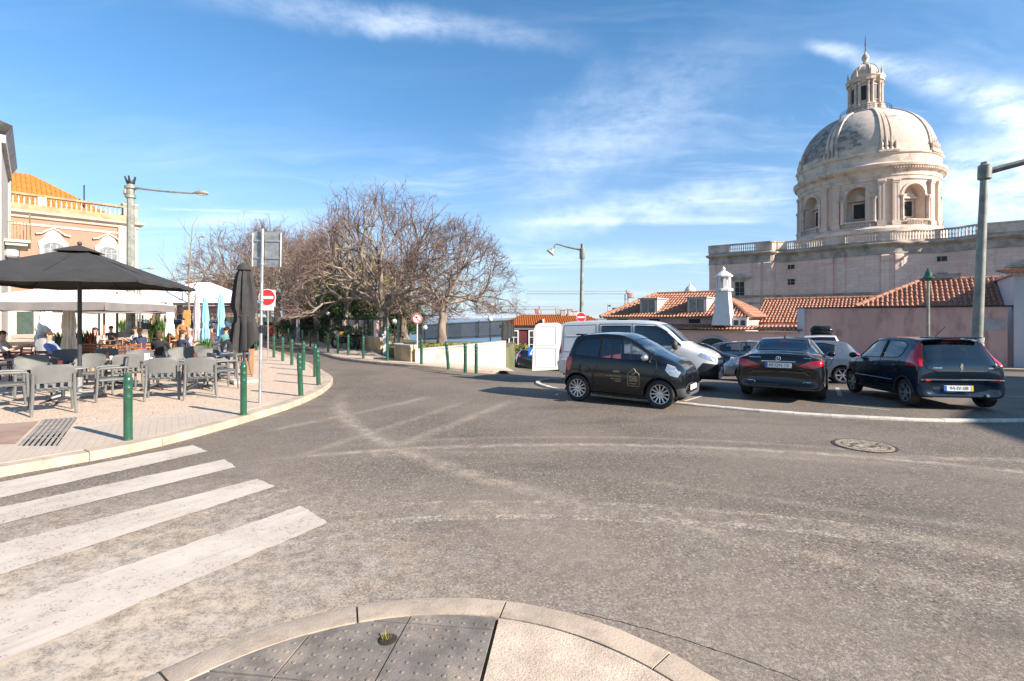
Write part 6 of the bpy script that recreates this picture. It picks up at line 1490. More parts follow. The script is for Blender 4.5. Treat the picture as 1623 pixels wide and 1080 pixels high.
    def part(s, fs, name, mat, parent, off=(0, 0, 0), both=True, push=0, smooth=40, one=None):
        """both halves in one mesh (one=None) or a mesh per side"""
        def mk(F, sy):
            mb = MB()
            for f in F: mb.add([(p[0] + off[0], p[1] + off[1] * sy, p[2] + off[2]) for p in f], [tuple(range(len(f)))])
            return mb
        if s.sign < 0: fs = [f[::-1] for f in fs]
        if one == 'sides':
            return [mk(fs, 1).build(name, mat, parent, smooth, weld=True), mk(s.mirror(fs), -1).build(name, mat, parent, smooth, weld=True)]
        a = mk(fs, 1); b = mk(s.mirror(fs), -1)
        for q in range(len(b.f)): pass
        a.add(b.v, b.f); o = a.build(name, mat, parent, smooth, weld=True)
        return o
    def line(s, view, pts, r, name, mat, parent, closed=False, out_=.002, sides=True, thr=.05, xr=None, step=.06, n=5):
        P = []
        Q = pts + [pts[0]] if closed else pts
        for a, b in zip(Q, Q[1:]):
            k = max(1, int(math.hypot(b[0] - a[0], b[1] - a[1]) / step))
            for i in range(k): P.append((a[0] + (b[0] - a[0]) * i / k, a[1] + (b[1] - a[1]) * i / k))
        P.append(Q[-1]); L = []
        for a, b in P:
            h = s.lift(view, a, b, thr, xr)
            if h: L.append(h[0] + h[1] * out_)
        if len(L) < 2: return None
        mb = MB(); mb.tube([tuple(p) for p in L], r, n)
        if sides and view == 'side': mb.build(name, mat, parent, 40); mb = MB()
        if sides: mb.tube([(p.x, -p.y, p.z) for p in L], r, n)
        return mb.build(name, mat, parent, 40)
def wheel(car, x, y, r, w_, spokes, rim_r=None, rimmat='alloy', steer=0, dark=True):
    rr = rim_r or r * .66; sg = 1 if y > 0 else -1
    T = Matrix.Rotation(rad(-90) if sg > 0 else rad(90), 4, 'X')
    h = w_ / 2; mb = MB().lathe([(rr * .95, -h * .8), (r * .90, -h), (r * .965, -h * .9), (r, -h * .62), (r * 1.004, 0), (r, h * .62), (r * .965, h * .9), (r * .90, h), (rr * 1.06, h * .94), (rr, h * .80), (rr * .97, h * .2)], 40, (0, 0, 0), 0, T, cap=False)
    for i in range(3): mb.lathe([(r * 1.0005, -.02 + i * .03 - .018), (r * 1.006, -.018 + i * .03 - .01), (r * 1.006, .0 + i * .03 - .012), (r * 1.0005, .002 + i * .03 - .012)], 40, (0, 0, 0), 0, T, cap=False)
    o = mb.build('wheel', 'rubber', car, 35); o.location = (x, y, r)
    if steer: o.rotation_euler.z = steer
    mb = MB().lathe([(rr * 1.0, h * .86), (rr * .985, h * .92), (rr * .93, h * .88), (rr * .91, h * .3)], 40, (0, 0, 0), 0, T, cap=False)
    for i in range(spokes):
        a = 2 * PI * i / spokes; Rm = T @ Matrix.Rotation(a, 4, 'Z'); wd = rr * (.62 / spokes) + .006
        V = [(rr * .16, -wd * .9, h * .70), (rr * .16, wd * .9, h * .70), (rr * .93, wd * .75, h * .86), (rr * .93, -wd * .75, h * .86), (rr * .16, -wd * .9, h * .45), (rr * .16, wd * .9, h * .45), (rr * .93, wd * .75, h * .6), (rr * .93, -wd * .75, h * .6)]
        mb.add(V, [(0, 3, 2, 1), (0, 1, 5, 4), (1, 2, 6, 5), (2, 3, 7, 6), (3, 0, 4, 7)], 0, Rm)
    mb.lathe([(rr * .24, h * .5), (rr * .24, h * .74), (rr * .18, h * .80), (0, h * .80)], 16, (0, 0, 0), 0, T); mb.build('rim', rimmat, o, 30)
    MB().lathe([(rr * .96, h * .22), (0, h * .22)], 24, (0, 0, 0), 0, T).build('brake_disc', 'interior', o, 0)
    return o
def arch(car_, obj, x, r, zc, mat=None, w_=.008):
    """wheel opening cut through the side, a dark liner and a lip"""
    poly = [(x + r * math.cos(2 * PI * i / 28), zc + r * math.sin(2 * PI * i / 28)) for i in range(28)]
    car_.take(poly, 'side', -.2)
    y0 = .42
    ys = max(p[1] for f in car_.orig for p in f if abs(p[0] - x) < .3)
    for sy in (1, -1):
        mb = MB(); V = []
        for i in range(15):
            a = -.25 + (PI + .5) * i / 14
            h = car_.lift('side', x + r * math.cos(a), zc + r * math.sin(a), -.3); yo = (h[0].y if h else ys * .97) + .001
            V += [(x + r * math.cos(a), sy * (yo), zc + r * math.sin(a)), (x + r * math.cos(a), sy * y0, zc + r * math.sin(a))]
        mb.add(V, [(2 * i, 2 * i + 2, 2 * i + 3, 2 * i + 1) for i in range(14)]); c = [V[2 * i + 1] for i in range(15)]; mb.add(c, [tuple(range(15))]); mb.build('wheel_arch', 'black', obj, 40)
    if mat:
        L = []
        for i in range(25):
            a = -.30 + (PI + .6) * i / 24; h = car_.lift('side', x + (r + .004) * math.cos(a), zc + (r + .004) * math.sin(a), -.3)
            if h: L.append(h[0] + Vector((0, .004, 0)))
        if len(L) > 3: MB().tube(L, w_, 5).build('arch_trim', mat, obj, 40); MB().tube([(p.x, -p.y, p.z) for p in L], w_, 5).build('arch_trim', mat, obj, 40)
def seats(obj, xs, wy, z, mat='interior', zh=1.15):
    for x in xs:
        for sy in (-1, 1):
            o = MB().box((x, sy * wy, z), (.46, .46, .16), 0, .05).box((x - .22, sy * wy, z + .33), (.14, .46, .62), 0, .05, 0).build('seat', mat, obj, 40); MB().box((x - .25, sy * wy, zh), (.09, .26, .18), 0, .03).build('head_rest', mat, o, 40)
def cabin(obj, x0, x1, w_, z, dash, wheel_y=.35):
    MB().box(((x0 + x1) / 2, 0, z - .1), (x1 - x0, w_ * 2, .1)).build('floor', 'interior', obj, 0); MB().box((dash, 0, z + .36), (.35, w_ * 1.85, .22), 0, .06).build('dashboard', 'interior', obj, 40)
    T = Matrix.Translation((dash - .32, wheel_y, z + .48)) @ Matrix.Rotation(rad(65), 4, 'Y'); mb = MB().tube([(.17 * math.cos(2 * PI * i / 20), .17 * math.sin(2 * PI * i / 20), 0) for i in range(21)], .014, 6, False, 0, T); mb.box((0, 0, 0), (.06, .32, .02), 0, 0, 0, T); mb.build('steering_wheel', 'black', obj, 40)
def plate(obj, txt, x, y, z, rz, w_=.52, h=.115, yellow=False, tilt=0):
    """rear or front number plate; rz 180: faces back"""
    T = Matrix.Translation((x, y, z)) @ Matrix.Rotation(rz, 4, 'Z') @ Matrix.Rotation(tilt, 4, 'Y')
    if not txt: return MB().box((0, 0, 0), (.012, w_, h), 0, .003, 0, T).build('number_plate', 'plate', obj, 0)
    p = MB().box((0, 0, 0), (.012, w_, h), 0, .003, 0, T).build('number_plate', 'plate', obj, 0)
    MB().box((.004, -w_ / 2 + .024, 0), (.01, .045, h - .006), 0, 0, 0, T).build('blue_band', 'blue', p, 0)
    if yellow: MB().box((.004, w_ / 2 - .022, 0), (.01, .04, h - .006), 0, 0, 0, T).build('yellow_band', 'yellow', p, 0)
    loc = T @ Vector((.0075, 0.005, 0)); e = text(txt, h * .86, 'plate_text', 'black', p, loc, (0, 0, 0), .0008)
    e.rotation_euler = (Matrix.Rotation(rz, 4, 'Z') @ Matrix.Rotation(tilt, 4, 'Y') @ Matrix.Rotation(rad(90), 4, 'Z') @ Matrix.Rotation(rad(90), 4, 'X')).to_euler()
    return p
def mirrors(obj, x, y, z, mat, d=(.12, .20, .14)):
    for sy in (-1, 1):
        o = MB().ball((x, sy * (y + .11), z), (d[0] * .55, d[1] * .5, d[2] * .5), 12, 8).build('mirror', mat, obj, 50); MB().tube([(x + .01, sy * (y - .03), z - .03), (x, sy * (y + .06), z - .02)], .018, 6).build('mirror_arm', 'black', o)
def handle(car_, obj, x, z, mat, L=.16):
    h = car_.lift('side', x, z)
    if h:
        for sy in (-1, 1): MB().box((x, sy * (h[0].y + .016), z), (L, .022, .028), 0, .009).build('door_handle', mat, obj, 40)

def glyph_rows(obj, f, rows, name, mat, seed):
    rg = random.Random(seed); mb = MB()
    for a, b, z, h in rows:
        x = a; w_ = h * .62
        while x < b - w_ * .5:
            u = [f(x, z - h / 2), f(x + w_ * .7, z - h / 2), f(x + w_ * .7, z + h / 2), f(x, z + h / 2)]; t_ = h * .11
            k = rg.randrange(4)
            mb.tube([u[0], u[3]], t_, 4)
            if k != 1: mb.tube([u[3], u[2]], t_, 4)
            if k != 2: mb.tube([u[0], u[1]], t_, 4)
            if k != 0: mb.tube([u[1], u[2]], t_, 4)
            x += w_
    return tag(mb.build(name, mat, obj, 0), kind='stuff')
# --- tiny black two seater -------------------------------------------------
def build_smart():
    t = thing('two_seat_car', 'tiny black two seater car with gold door lettering parked across the low kerb', 'car')
    c = Car([(-1.275, .34, .50, .42, .50, .45, .55), (-1.325, .27, .66, .45, .64, .56, .74), (-1.315, .245, .72, .50, .82, .62, .92), (-1.27, .235, .755, .55, .93, .64, 1.06), (-1.16, .235, .77, .58, .98, .63, 1.33), (-1.05, .235, .775, .6, 1.0, .61, 1.485), (-.7, .225, .78, .6, 1.0, .60, 1.535), (-.35, .215, .78, .6, 1.0, .60, 1.55), (.0, .215, .78, .6, .99, .595, 1.525),
             (.22, .215, .78, .6, .975, .58, 1.445), (.94, .22, .775, .58, .93, .64, 1.06), (1.12, .225, .755, .56, .88, .61, .985), (1.27, .23, .71, .53, .79, .56, .88), (1.35, .235, .64, .48, .68, .50, .75), (1.375, .25, .58, .42, .54, .45, .58), (1.35, .29, .48, .36, .40, .36, .42)])
    arch(c, t, .885, .34, .305, 'paint_black'); arch(c, t, -.985, .34, .305, 'paint_black')
    g = []
    dg = [(.78, 1.0), (.68, 1.08), (.16, 1.375), (.0, 1.43), (-.40, 1.45), (-.44, 1.01), (.2, .985)]
    qg = [(-.49, 1.01), (-.45, 1.45), (-.82, 1.43), (-.97, 1.36), (-1.10, 1.06)]
    s1 = c.take(dg, 'side', .25); s2 = c.take(qg, 'side', .25)
    ws = c.take([(-.1, 1.09), (.62, 1.09), (.61, 1.14), (.54, 1.40), (-.1, 1.43)], 'front', .12, (.2, 1.1))
    rw = c.take([(-.1, 1.05), (.56, 1.05), (.52, 1.40), (-.1, 1.42)], 'rear', .15, (-1.4, -.9))
    sr = c.take([(-.85, -.1), (-.1, -.1), (-.1, .42), (-.85, .42)], 'top', .7, (-1, .3))
    hl = c.take([(1.0, .80), (1.04, .93), (1.18, .88), (1.29, .74), (1.24, .66), (1.10, .70)], 'side', .1)
    tl = c.take([(-1.34, .70), (-1.34, 1.0), (-1.13, 1.0), (-1.12, .86), (-1.17, .70)], 'side', .02)
    bump = c.take([(.90, .18), (.90, .30), (1.27, .44), (1.40, .44), (1.40, .18)], 'side', -.5)
    c.part(c.faces + c.caps, 'body', 'paint_black', t); c.part(bump, 'front_bumper', 'bumpergrey', t)
    c.part(s1, 'side_window', 'glass_car', t, (0, -.010, 0), one='sides'); c.part(s2, 'rear_quarter_window', 'glass_dark', t, (0, -.010, 0), one='sides')
    c.part(ws, 'windscreen', 'glass_car', t, (-.006, 0, -.006)); c.part(rw, 'rear_window', 'glass_dark', t, (.01, 0, 0)); c.part(sr, 'glass_roof', 'glass_dark', t, (0, 0, -.006))
    c.part(hl, 'headlight', 'head', t, (0, .003, 0), one='sides'); c.part(tl, 'tail_light', 'tail', t, (-.003, .003, 0), one='sides')
    for poly in (dg, qg): c.line('side', poly, .010, 'window_seal', 'black', t, True)
    c.line('side', [(.80, .99), (.84, .80), (.70, .55), (.40, .30), (-.46, .30), (-.62, .52), (-.52, .80), (-.46, 1.0)], .005, 'door_gap', 'seam', t)
    c.line('side', [(-.62, .24), (-.56, .50), (-.66, .75), (-1.0, .98), (-1.12, 1.0)], .009, 'shell_edge', 'seam', t)
    c.line('side', [(.60, .35), (.80, .62), (.98, .90)], .006, 'panel_gap', 'seam', t)
    c.line('front', [(-.0, .72), (.44, .72)], .022, 'grille', 'black', t, thr=.02, xr=(1.1, 1.5)); c.line('front', [(.02, .40), (.40, .40)], .05, 'lower_grille', 'black', t, thr=.02, xr=(1.1, 1.5), out_=-.02)
    MB().box((0, 0, .24), (1.35, 1.40, .10), 0, .02).build('underbody', 'black', t)
    for x in (.885, -.985):
        for sy in (1, -1): wheel(t, x, sy * .675, .298, .175, 12, .205)
    cabin(t, -1.0, .8, .62, .50, .72); seats(t, (-.28,), .33, .62, 'seatred', 1.20)
    mirrors(t, .60, .74, 1.05, 'alloy', (.14, .20, .15)); handle(c, t, -.34, .90, 'paint_black')
    plate(t, '', 1.385, 0, .42, 0, .50, .11); MB().tube([(1.37, -.25, .30), (1.385, 0, .30), (1.37, .25, .30)], .012, 6).build('bumper_strip', 'alloy', t)
    # the door print: a framed bird emblem over block letters, and two lines of small words beside it (visible, right-hand side of the car)
    def side_pt(x, z): h = c.lift('side', x, z); return h[0].y if h else .78
    mb = MB(); fx, fz, wd, hh = .335, .60, .125, .165
    P = [(fx - wd, fz - hh), (fx - wd, fz + hh * .55), (fx - wd * .6, fz + hh * .8), (fx - .05, fz + hh * .85), (fx - .03, fz + hh * 1.15), (fx, fz + hh * 1.25), (fx + .03, fz + hh * 1.15), (fx + .05, fz + hh * .85), (fx + wd * .6, fz + hh * .8), (fx + wd, fz + hh * .55), (fx + wd, fz - hh), (fx - wd, fz - hh)]
    mb.tube([(x, -(side_pt(x, z) + .005), z) for x, z in P], .006, 4)
    bd = [(fx - .045, fz + hh * .62), (fx - .01, fz + hh * .48), (fx + .012, fz + hh * .55), (fx + .05, fz + hh * .80), (fx + .02, fz + hh * .70), (fx - .008, fz + hh * .62)]
    mb.tube([(x, -(side_pt(x, z) + .005), z) for x, z in bd], .008, 4); mb.build('door_emblem', 'gold', t, 0)
    glyph_rows(t, lambda x, z: (x, -(side_pt(x, z) + .004), z), [(fx - .09, fx + .09, fz + .02, .055), (fx - .09, fx + .09, fz - .045, .05), (fx - .085, fx + .085, fz - .115, .018), (-.12, .02, .72, .030), (-.26, .06, .625, .018), (-.17, .06, .565, .018), (-.08, .05, .52, .024)], 'door_lettering', 'gold', 5)
    MB().box((-1.03, 0, 1.50), (.20, 1.06, .035), 0, .012).build('spoiler', 'paint_black', t)
    MB().tube([(.93, .12, 1.04), (1.02, -.45, 1.00)], .010, 5).tube([(.98, -.10, 1.015), (1.0, .50, .99)], .010, 5).build('wiper', 'black', t)
    return t
# --- white van ---------------------------------------------------------------
def build_van():
    t = thing('white_van', 'white panel van with its rear door standing open, half hidden behind the tiny black car', 'van')
    c = Car([(-2.17, .50, .82, .62, .95, .76, 1.05), (-2.20, .36, .895, .70, 1.12, .80, 1.66), (-2.17, .32, .91, .72, 1.14, .80, 1.80), (-2.0, .30, .922, .72, 1.15, .80, 1.845), (-1.2, .28, .925, .72, 1.15, .80, 1.87), (-.3, .27, .925, .72, 1.15, .80, 1.87), (.3, .26, .925, .72, 1.14, .79, 1.85), (.72, .26, .925, .72, 1.12, .77, 1.775),
             (1.42, .26, .92, .70, 1.06, .80, 1.24), (1.62, .27, .91, .68, 1.02, .77, 1.14), (1.95, .28, .87, .62, .92, .70, 1.02), (2.12, .28, .80, .55, .80, .62, .90), (2.19, .28, .74, .5, .68, .58, .76), (2.20, .30, .70, .45, .52, .54, .58), (2.17, .33, .64, .38, .44, .5, .46)], roof_e=.10)
    arch(c, t, 1.31, .375, .34, 'bumpergrey', .02); arch(c, t, -1.48, .375, .34, 'paint_white')
    fw = [(1.30, 1.17), (.88, 1.56), (.62, 1.68), (.08, 1.70), (.06, 1.17)]; q1 = [(1.55, 1.13), (1.36, 1.17), (1.02, 1.48), (1.10, 1.46)]
    sw = [(-.06, 1.20), (-.06, 1.70), (-.88, 1.70), (-.88, 1.20)]
    s1 = c.take(fw, 'side', .2); s2 = c.take(sw, 'side', .2)
    ws = c.take([(-.1, 1.27), (.74, 1.27), (.70, 1.74), (-.1, 1.76)], 'front', .12, (.66, 1.5))
    bk = c.take([(-.1, .42), (.80, .42), (.80, 1.74), (-.1, 1.78)], 'rear', .3, (-2.3, -2.0))
    hl = c.take([(1.72, .92), (1.80, .98), (2.13, .86), (2.16, .74), (1.95, .80)], 'side', .05)
    tl = c.take([(-2.25, .86), (-2.25, 1.30), (-2.12, 1.30), (-2.10, .90)], 'side', -.1)
    bl_ = c.take([(1.62, .2), (1.68, .52), (1.85, .72), (2.3, .66), (2.3, .2)], 'side', -.5); sk_ = c.take([(-1.05, .2), (-1.05, .46), (.88, .46), (.88, .2)], 'side', -.3)
    c.part(c.faces + c.caps, 'body', 'paint_white', t); c.part(bl_, 'front_bumper', 'black', t, (0, .004, 0)); c.part(sk_, 'side_skirt', 'bumpergrey', t, (0, .006, 0), one='sides')
    c.part(s1, 'side_window', 'glass_dark', t, (0, -.012, 0), one='sides'); c.part(s2, 'sliding_door_window', 'glass_dark', t, (0, -.012, 0), one='sides'); c.part(ws, 'windscreen', 'glass_dark', t, (-.006, 0, -.006))
    c.part(bk, 'load_space', 'interior', t, (.35, 0, 0)); c.part(hl, 'headlight', 'head', t, (0, .004, 0), one='sides'); c.part(tl, 'tail_light', 'tail', t, (-.004, .004, 0), one='sides')
    for p in (fw, sw): c.line('side', p, .012, 'window_seal', 'black', t, True)
    for L in ([(.0, .45), (-.0, 1.74)], [(-.95, .45), (-.95, 1.76)], [(.98, .48), (1.0, .9), (1.30, 1.15)], [(-.95, 1.76), (0, 1.76), (.6, 1.73), (.95, 1.53)]): c.line('side', L, .006, 'door_gap', 'seam', t)
    c.line('side', [(-2.1, .72), (-1.95, .72), (-1.2, .72), (.9, .72)], .014, 'rubbing_strip', 'paint_white', t, out_=.008); c.line('side', [(-1.95, 1.42), (-1.05, 1.42)], .012, 'panel_crease', 'paint_white', t)
    c.line('side', [(-2.05, 1.72), (-1.05, 1.74), (-1.05, .95), (-2.05, .95)], .008, 'panel_crease', 'seam', t, True, out_=-.003)
    for x in (1.31, -1.48):
        for sy in (1, -1): wheel(t, x, sy * .80, .33, .20, 5, .22)
    # open rear doors, swung out to the sides, rounded upper corner
    for sy, an in ((-1, 96), (1, 170)):
        T = Matrix.Translation((-2.2, sy * .87, 0)) @ Matrix.Rotation(sy * rad(an) + (PI if sy < 0 else 0), 4, 'Z'); W_ = .80
        dr = thing('tmp', None, None); bpy.data.objects.remove(dr)
        poly = [(-.07, .42), (W_, .38), (W_ - .05, 1.62), (W_ - .10, 1.72), (W_ - .2, 1.79), (.05, 1.81), (-.07, 1.76)] if sy < 0 else [(0, .42), (W_, .40), (W_, 1.80), (.12, 1.78), (0, 1.66)]
        T2 = Matrix.Translation((-2.2, sy * .88, 0)) @ Matrix.Rotation({-1: rad(213), 1: rad(100)}[sy], 4, 'Z') @ Matrix.Rotation(rad(90), 4, 'X')
        d = MB().prism(poly, -.03, .03, 0, T2).build('rear_door', 'paint_white', t, 20)
        for zz0, zz1 in ((.5, 1.05), (1.15, 1.70)): [MB().tube([T2 @ Vector(p_ + (q_,)) for p_ in ((W_ * .12, zz0), (W_ * .88, zz0), (W_ * .88, zz1), (W_ * .12, zz1), (W_ * .12, zz0))], .012, 5).build('panel_crease', 'paint_white', d) for q_ in (.031, -.031)]
        MB().prism([(W_ * .12, 1.15), (W_ * .88, 1.15), (W_ * .88, 1.6), (W_ * .7, 1.70), (W_ * .12, 1.70)], .03, .034, 0, T2).build('inner_panel', 'paint_white', d, 0)
        MB().prism([(W_ * .12, .5), (W_ * .88, .5), (W_ * .88, 1.05), (W_ * .12, 1.05)], .03, .034, 0, T2).build('inner_panel', 'paint_white', d, 0)
    MB().box((-.4, 0, .32), (3.4, 1.6, .12)).build('underbody', 'black', t, 0); MB().box((-2.22, 0, .46), (.12, 1.7, .16), 0, .03).build('rear_bumper', 'bumpergrey', t)
    cabin(t, .1, 1.5, .76, .62, 1.25); seats(t, (.45,), .42, .75, 'interior', 1.42); mirrors(t, 1.16, .88, 1.18, 'bumpergrey', (.16, .22, .26)); handle(c, t, .12, 1.02, 'paint_white'); handle(c, t, -.85, 1.02, 'paint_white')
    c.line('front', [(0, .80), (.50, .80)], .035, 'grille', 'black', t, thr=.02, xr=(1.6, 2.4)); plate(t, '', 2.215, 0, .52, 0)
    return t
# --- black saloon seen from behind ------------------------------------------
def build_saloon():
    t = thing('black_saloon', 'glossy black saloon seen from behind with red tail lights and a white plate', 'car')
    c = Car([(-2.27, .40, .62, .5, .56, .50, .60), (-2.315, .30, .78, .5, .68, .62, .78), (-2.30, .27, .835, .54, .82, .66, .93), (-2.25, .25, .855, .56, .90, .66, 1.025), (-2.10, .24, .875, .58, .93, .64, 1.05), (-1.72, .22, .888, .6, .945, .61, 1.065), (-1.45, .20, .89, .6, .95, .585, 1.13), (-.88, .19, .89, .6, .955, .55, 1.355), (-.45, .19, .888, .6, .955, .555, 1.42), (.0, .19, .885, .6, .95, .56, 1.432), (.42, .19, .885, .6, .94, .56, 1.39),
             (1.05, .19, .885, .6, .92, .68, 1.0), (1.6, .2, .87, .58, .86, .66, .93), (2.05, .22, .82, .54, .73, .60, .80), (2.24, .24, .74, .48, .60, .55, .66), (2.30, .27, .66, .42, .46, .5, .48), (2.27, .32, .6, .36, .4, .45, .41)], roof_e=.065)
    arch(c, t, 1.40, .36, .33); arch(c, t, -1.30, .36, .33)
    fd = [(.82, 1.0), (.50, 1.24), (.30, 1.33), (-.22, 1.355), (-.20, 1.0)]; rd = [(-.26, 1.0), (-.28, 1.355), (-.70, 1.32), (-1.15, 1.17), (-1.28, 1.04)]
    s1 = c.take(fd, 'side', .2); s2 = c.take(rd, 'side', .2)
    ws = c.take([(-.1, 1.03), (.60, 1.03), (.52, 1.36), (-.1, 1.375)], 'front', .12, (.3, 1.2))
    rw = c.take([(-.1, 1.125), (.53, 1.115), (.555, 1.16), (.505, 1.335), (-.1, 1.365)], 'rear', .1, (-1.6, -.75))
    tl = c.take([(.36, .775), (.56, .735), (.72, .745), (.84, .80), (.90, .90), (.80, .915), (.60, .885)], 'rear', .05, (-2.4, -1.95))
    tls = c.take([(-2.26, .80), (-2.26, .91), (-1.98, .93), (-2.05, .83)], 'side', .1)
    rec = c.take([(-.1, .70), (.30, .70), (.36, .74), (.33, .86), (-.1, .87)], 'rear', .1, (-2.4, -2.1))
    hl = c.take([(1.75, .72), (1.85, .80), (2.18, .70), (2.22, .60), (2.0, .62)], 'side', .05)
    c.part(c.faces + c.caps, 'body', 'paint_black', t); c.part(s1, 'side_window', 'glass_car', t, (0, -.010, 0), one='sides'); c.part(s2, 'rear_side_window', 'glass_car', t, (0, -.010, 0), one='sides')
    c.part(ws, 'windscreen', 'glass_car', t, (-.005, 0, -.005)); c.part(rw, 'rear_window', 'glass_car', t, (.003, 0, -.006)); c.part(tl + tls, 'tail_light', 'tail', t, (-.004, .002, 0), one='sides'); c.part(rec, 'plate_recess', 'paint_graphite', t, (.018, 0, 0)); c.part(hl, 'headlight', 'head', t, (0, .003, 0), one='sides')
    for p in (fd, rd): c.line('side', p, .009, 'window_trim', 'chrome', t, True)
    c.line('rear', [(-.0, 1.118), (.545, 1.108), (.57, 1.16), (.515, 1.345), (0, 1.378)], .010, 'rear_window_seal', 'seam', t, xr=(-1.65, -.7), out_=.001)
    c.line('rear', [(0, .685), (.36, .69), (.78, .70), (.86, .76)], .005, 'boot_gap', 'seam', t, xr=(-2.4, -2.0)); c.line('rear', [(.62, .89), (.66, 1.02)], .005, 'boot_gap', 'seam', t, xr=(-2.4, -2.0), thr=0)
    c.line('rear', [(0, .875), (.34, .87)], .010, 'chrome_strip', 'chrome', t, xr=(-2.4, -2.1), out_=.004); c.line('rear', [(0, .42), (.52, .425)], .010, 'bumper_strip', 'alloy', t, xr=(-2.4, -2.0), out_=.006)
    c.line('rear', [(0, .355), (.55, .36)], .045, 'diffuser', 'black', t, xr=(-2.4, -2.0), out_=-.01)
    for sy in (-1, 1):
        T = Matrix.Translation((-2.27, sy * .60, .395)); P = [(0, -.10, -.03), (0, .10, -.03), (0, .12, 0), (0, .10, .032), (0, -.10, .032), (0, -.12, 0), (0, -.10, -.03)]
        e = MB().tube(P, .010, 6, False, 0, T).build('exhaust_tip', 'chrome', t, 40); MB().box((.015, 0, 0), (.01, .2, .05), 0, 0, 0, T).build('exhaust_opening', 'seam', e, 0)
    for L in ([(.86, .50), (.90, .80), (.84, .98)], [(-.23, .28), (-.23, .96)], [(-.90, .50), (-1.0, .72), (-1.22, .98)], [(.80, .27), (-.85, .27)]): c.line('side', L, .005, 'door_gap', 'seam', t)
    c.line('side', [(-1.9, .76), (-.8, .70), (1.0, .66)], .008, 'body_crease', 'paint_black', t, out_=.002)
    for x in (1.40, -1.30):
        for sy in (1, -1): wheel(t, x, sy * .775, .325, .215, 5, .235)
    MB().box((0, 0, .26), (3.2, 1.5, .1)).build('underbody', 'black', t, 0); cabin(t, -1.2, 1.0, .66, .48, .85, .36); seats(t, (.05, -.75), .36, .56, 'interior', 1.12); mirrors(t, .70, .86, 1.0, 'paint_black'); handle(c, t, -.10, .84, 'paint_black'); handle(c, t, -1.02, .86, 'paint_black')
    plate(t, '60·QN·12', -2.312, 0, .785, PI, .52, .112)
    h = c.lift('rear', 0.0, .935, .02, (-2.4, -2.05)); bx = h[0].x - .012 if h else -2.3
    T = Matrix.Translation((bx, 0, .935)) @ Matrix.Rotation(rad(90), 4, 'Y'); mb = MB().tube([(.045 * math.cos(2 * PI * i / 24), .045 * math.sin(2 * PI * i / 24), 0) for i in range(25)], .006, 6, False, 0, T)
    for k in range(3): a = 2 * PI * k / 3 + PI; mb.tube([(0, 0, 0), (.042 * math.cos(a), .042 * math.sin(a), 0)], [.008, .003], 5, True, 0, T)
    mb.build('badge', 'chrome', t)
    glyph_rows(t, lambda y, z: ((c.lift('rear', abs(y), z, .02, (-2.4, -2.05)) or (Vector((-2.27, 0, 0)),))[0].x - .003, y, z), [(.36, .60, .955, .022), (-.62, -.50, .955, .020)], 'model_badge', 'chrome', 3)
    MB().prism([(-.06, 0), (.06, 0), (.03, .05), (-.02, .055)], -.015, .015, 0, Matrix.Translation((-.62, 0, 1.41)) @ Matrix.Rotation(rad(90), 4, 'X')).build('aerial', 'paint_black', t)
    MB().box((-1.02, 0, 1.315), (.03, .16, .03)).build('brake_light', 'tail', t)
    return t
# --- small hatchback (also the base of the other parked cars) ------------------
HATCH = [(-1.655, .34, .56, .45, .50, .46, .55), (-1.71, .27, .70, .46, .62, .56, .70), (-1.70, .245, .765, .5, .80, .62, .88), (-1.64, .235, .79, .53, .92, .63, 1.02), (-1.50, .23, .80, .55, .965, .60, 1.24), (-1.38, .225, .805, .55, .97, .585, 1.395), (-1.20, .22, .81, .55, .97, .585, 1.435), (-.8, .21, .815, .55, .965, .59, 1.463), (-.2, .20, .815, .55, .955, .59, 1.465), (.20, .20, .815, .55, .94, .58, 1.43), (.34, .20, .815, .55, .93, .57, 1.39),
         (.98, .20, .81, .55, .88, .66, .98), (1.25, .21, .79, .53, .80, .62, .90), (1.50, .22, .72, .49, .68, .55, .78), (1.66, .23, .63, .44, .56, .48, .62), (1.71, .25, .56, .40, .44, .44, .46), (1.68, .29, .5, .34, .38, .4, .39)]
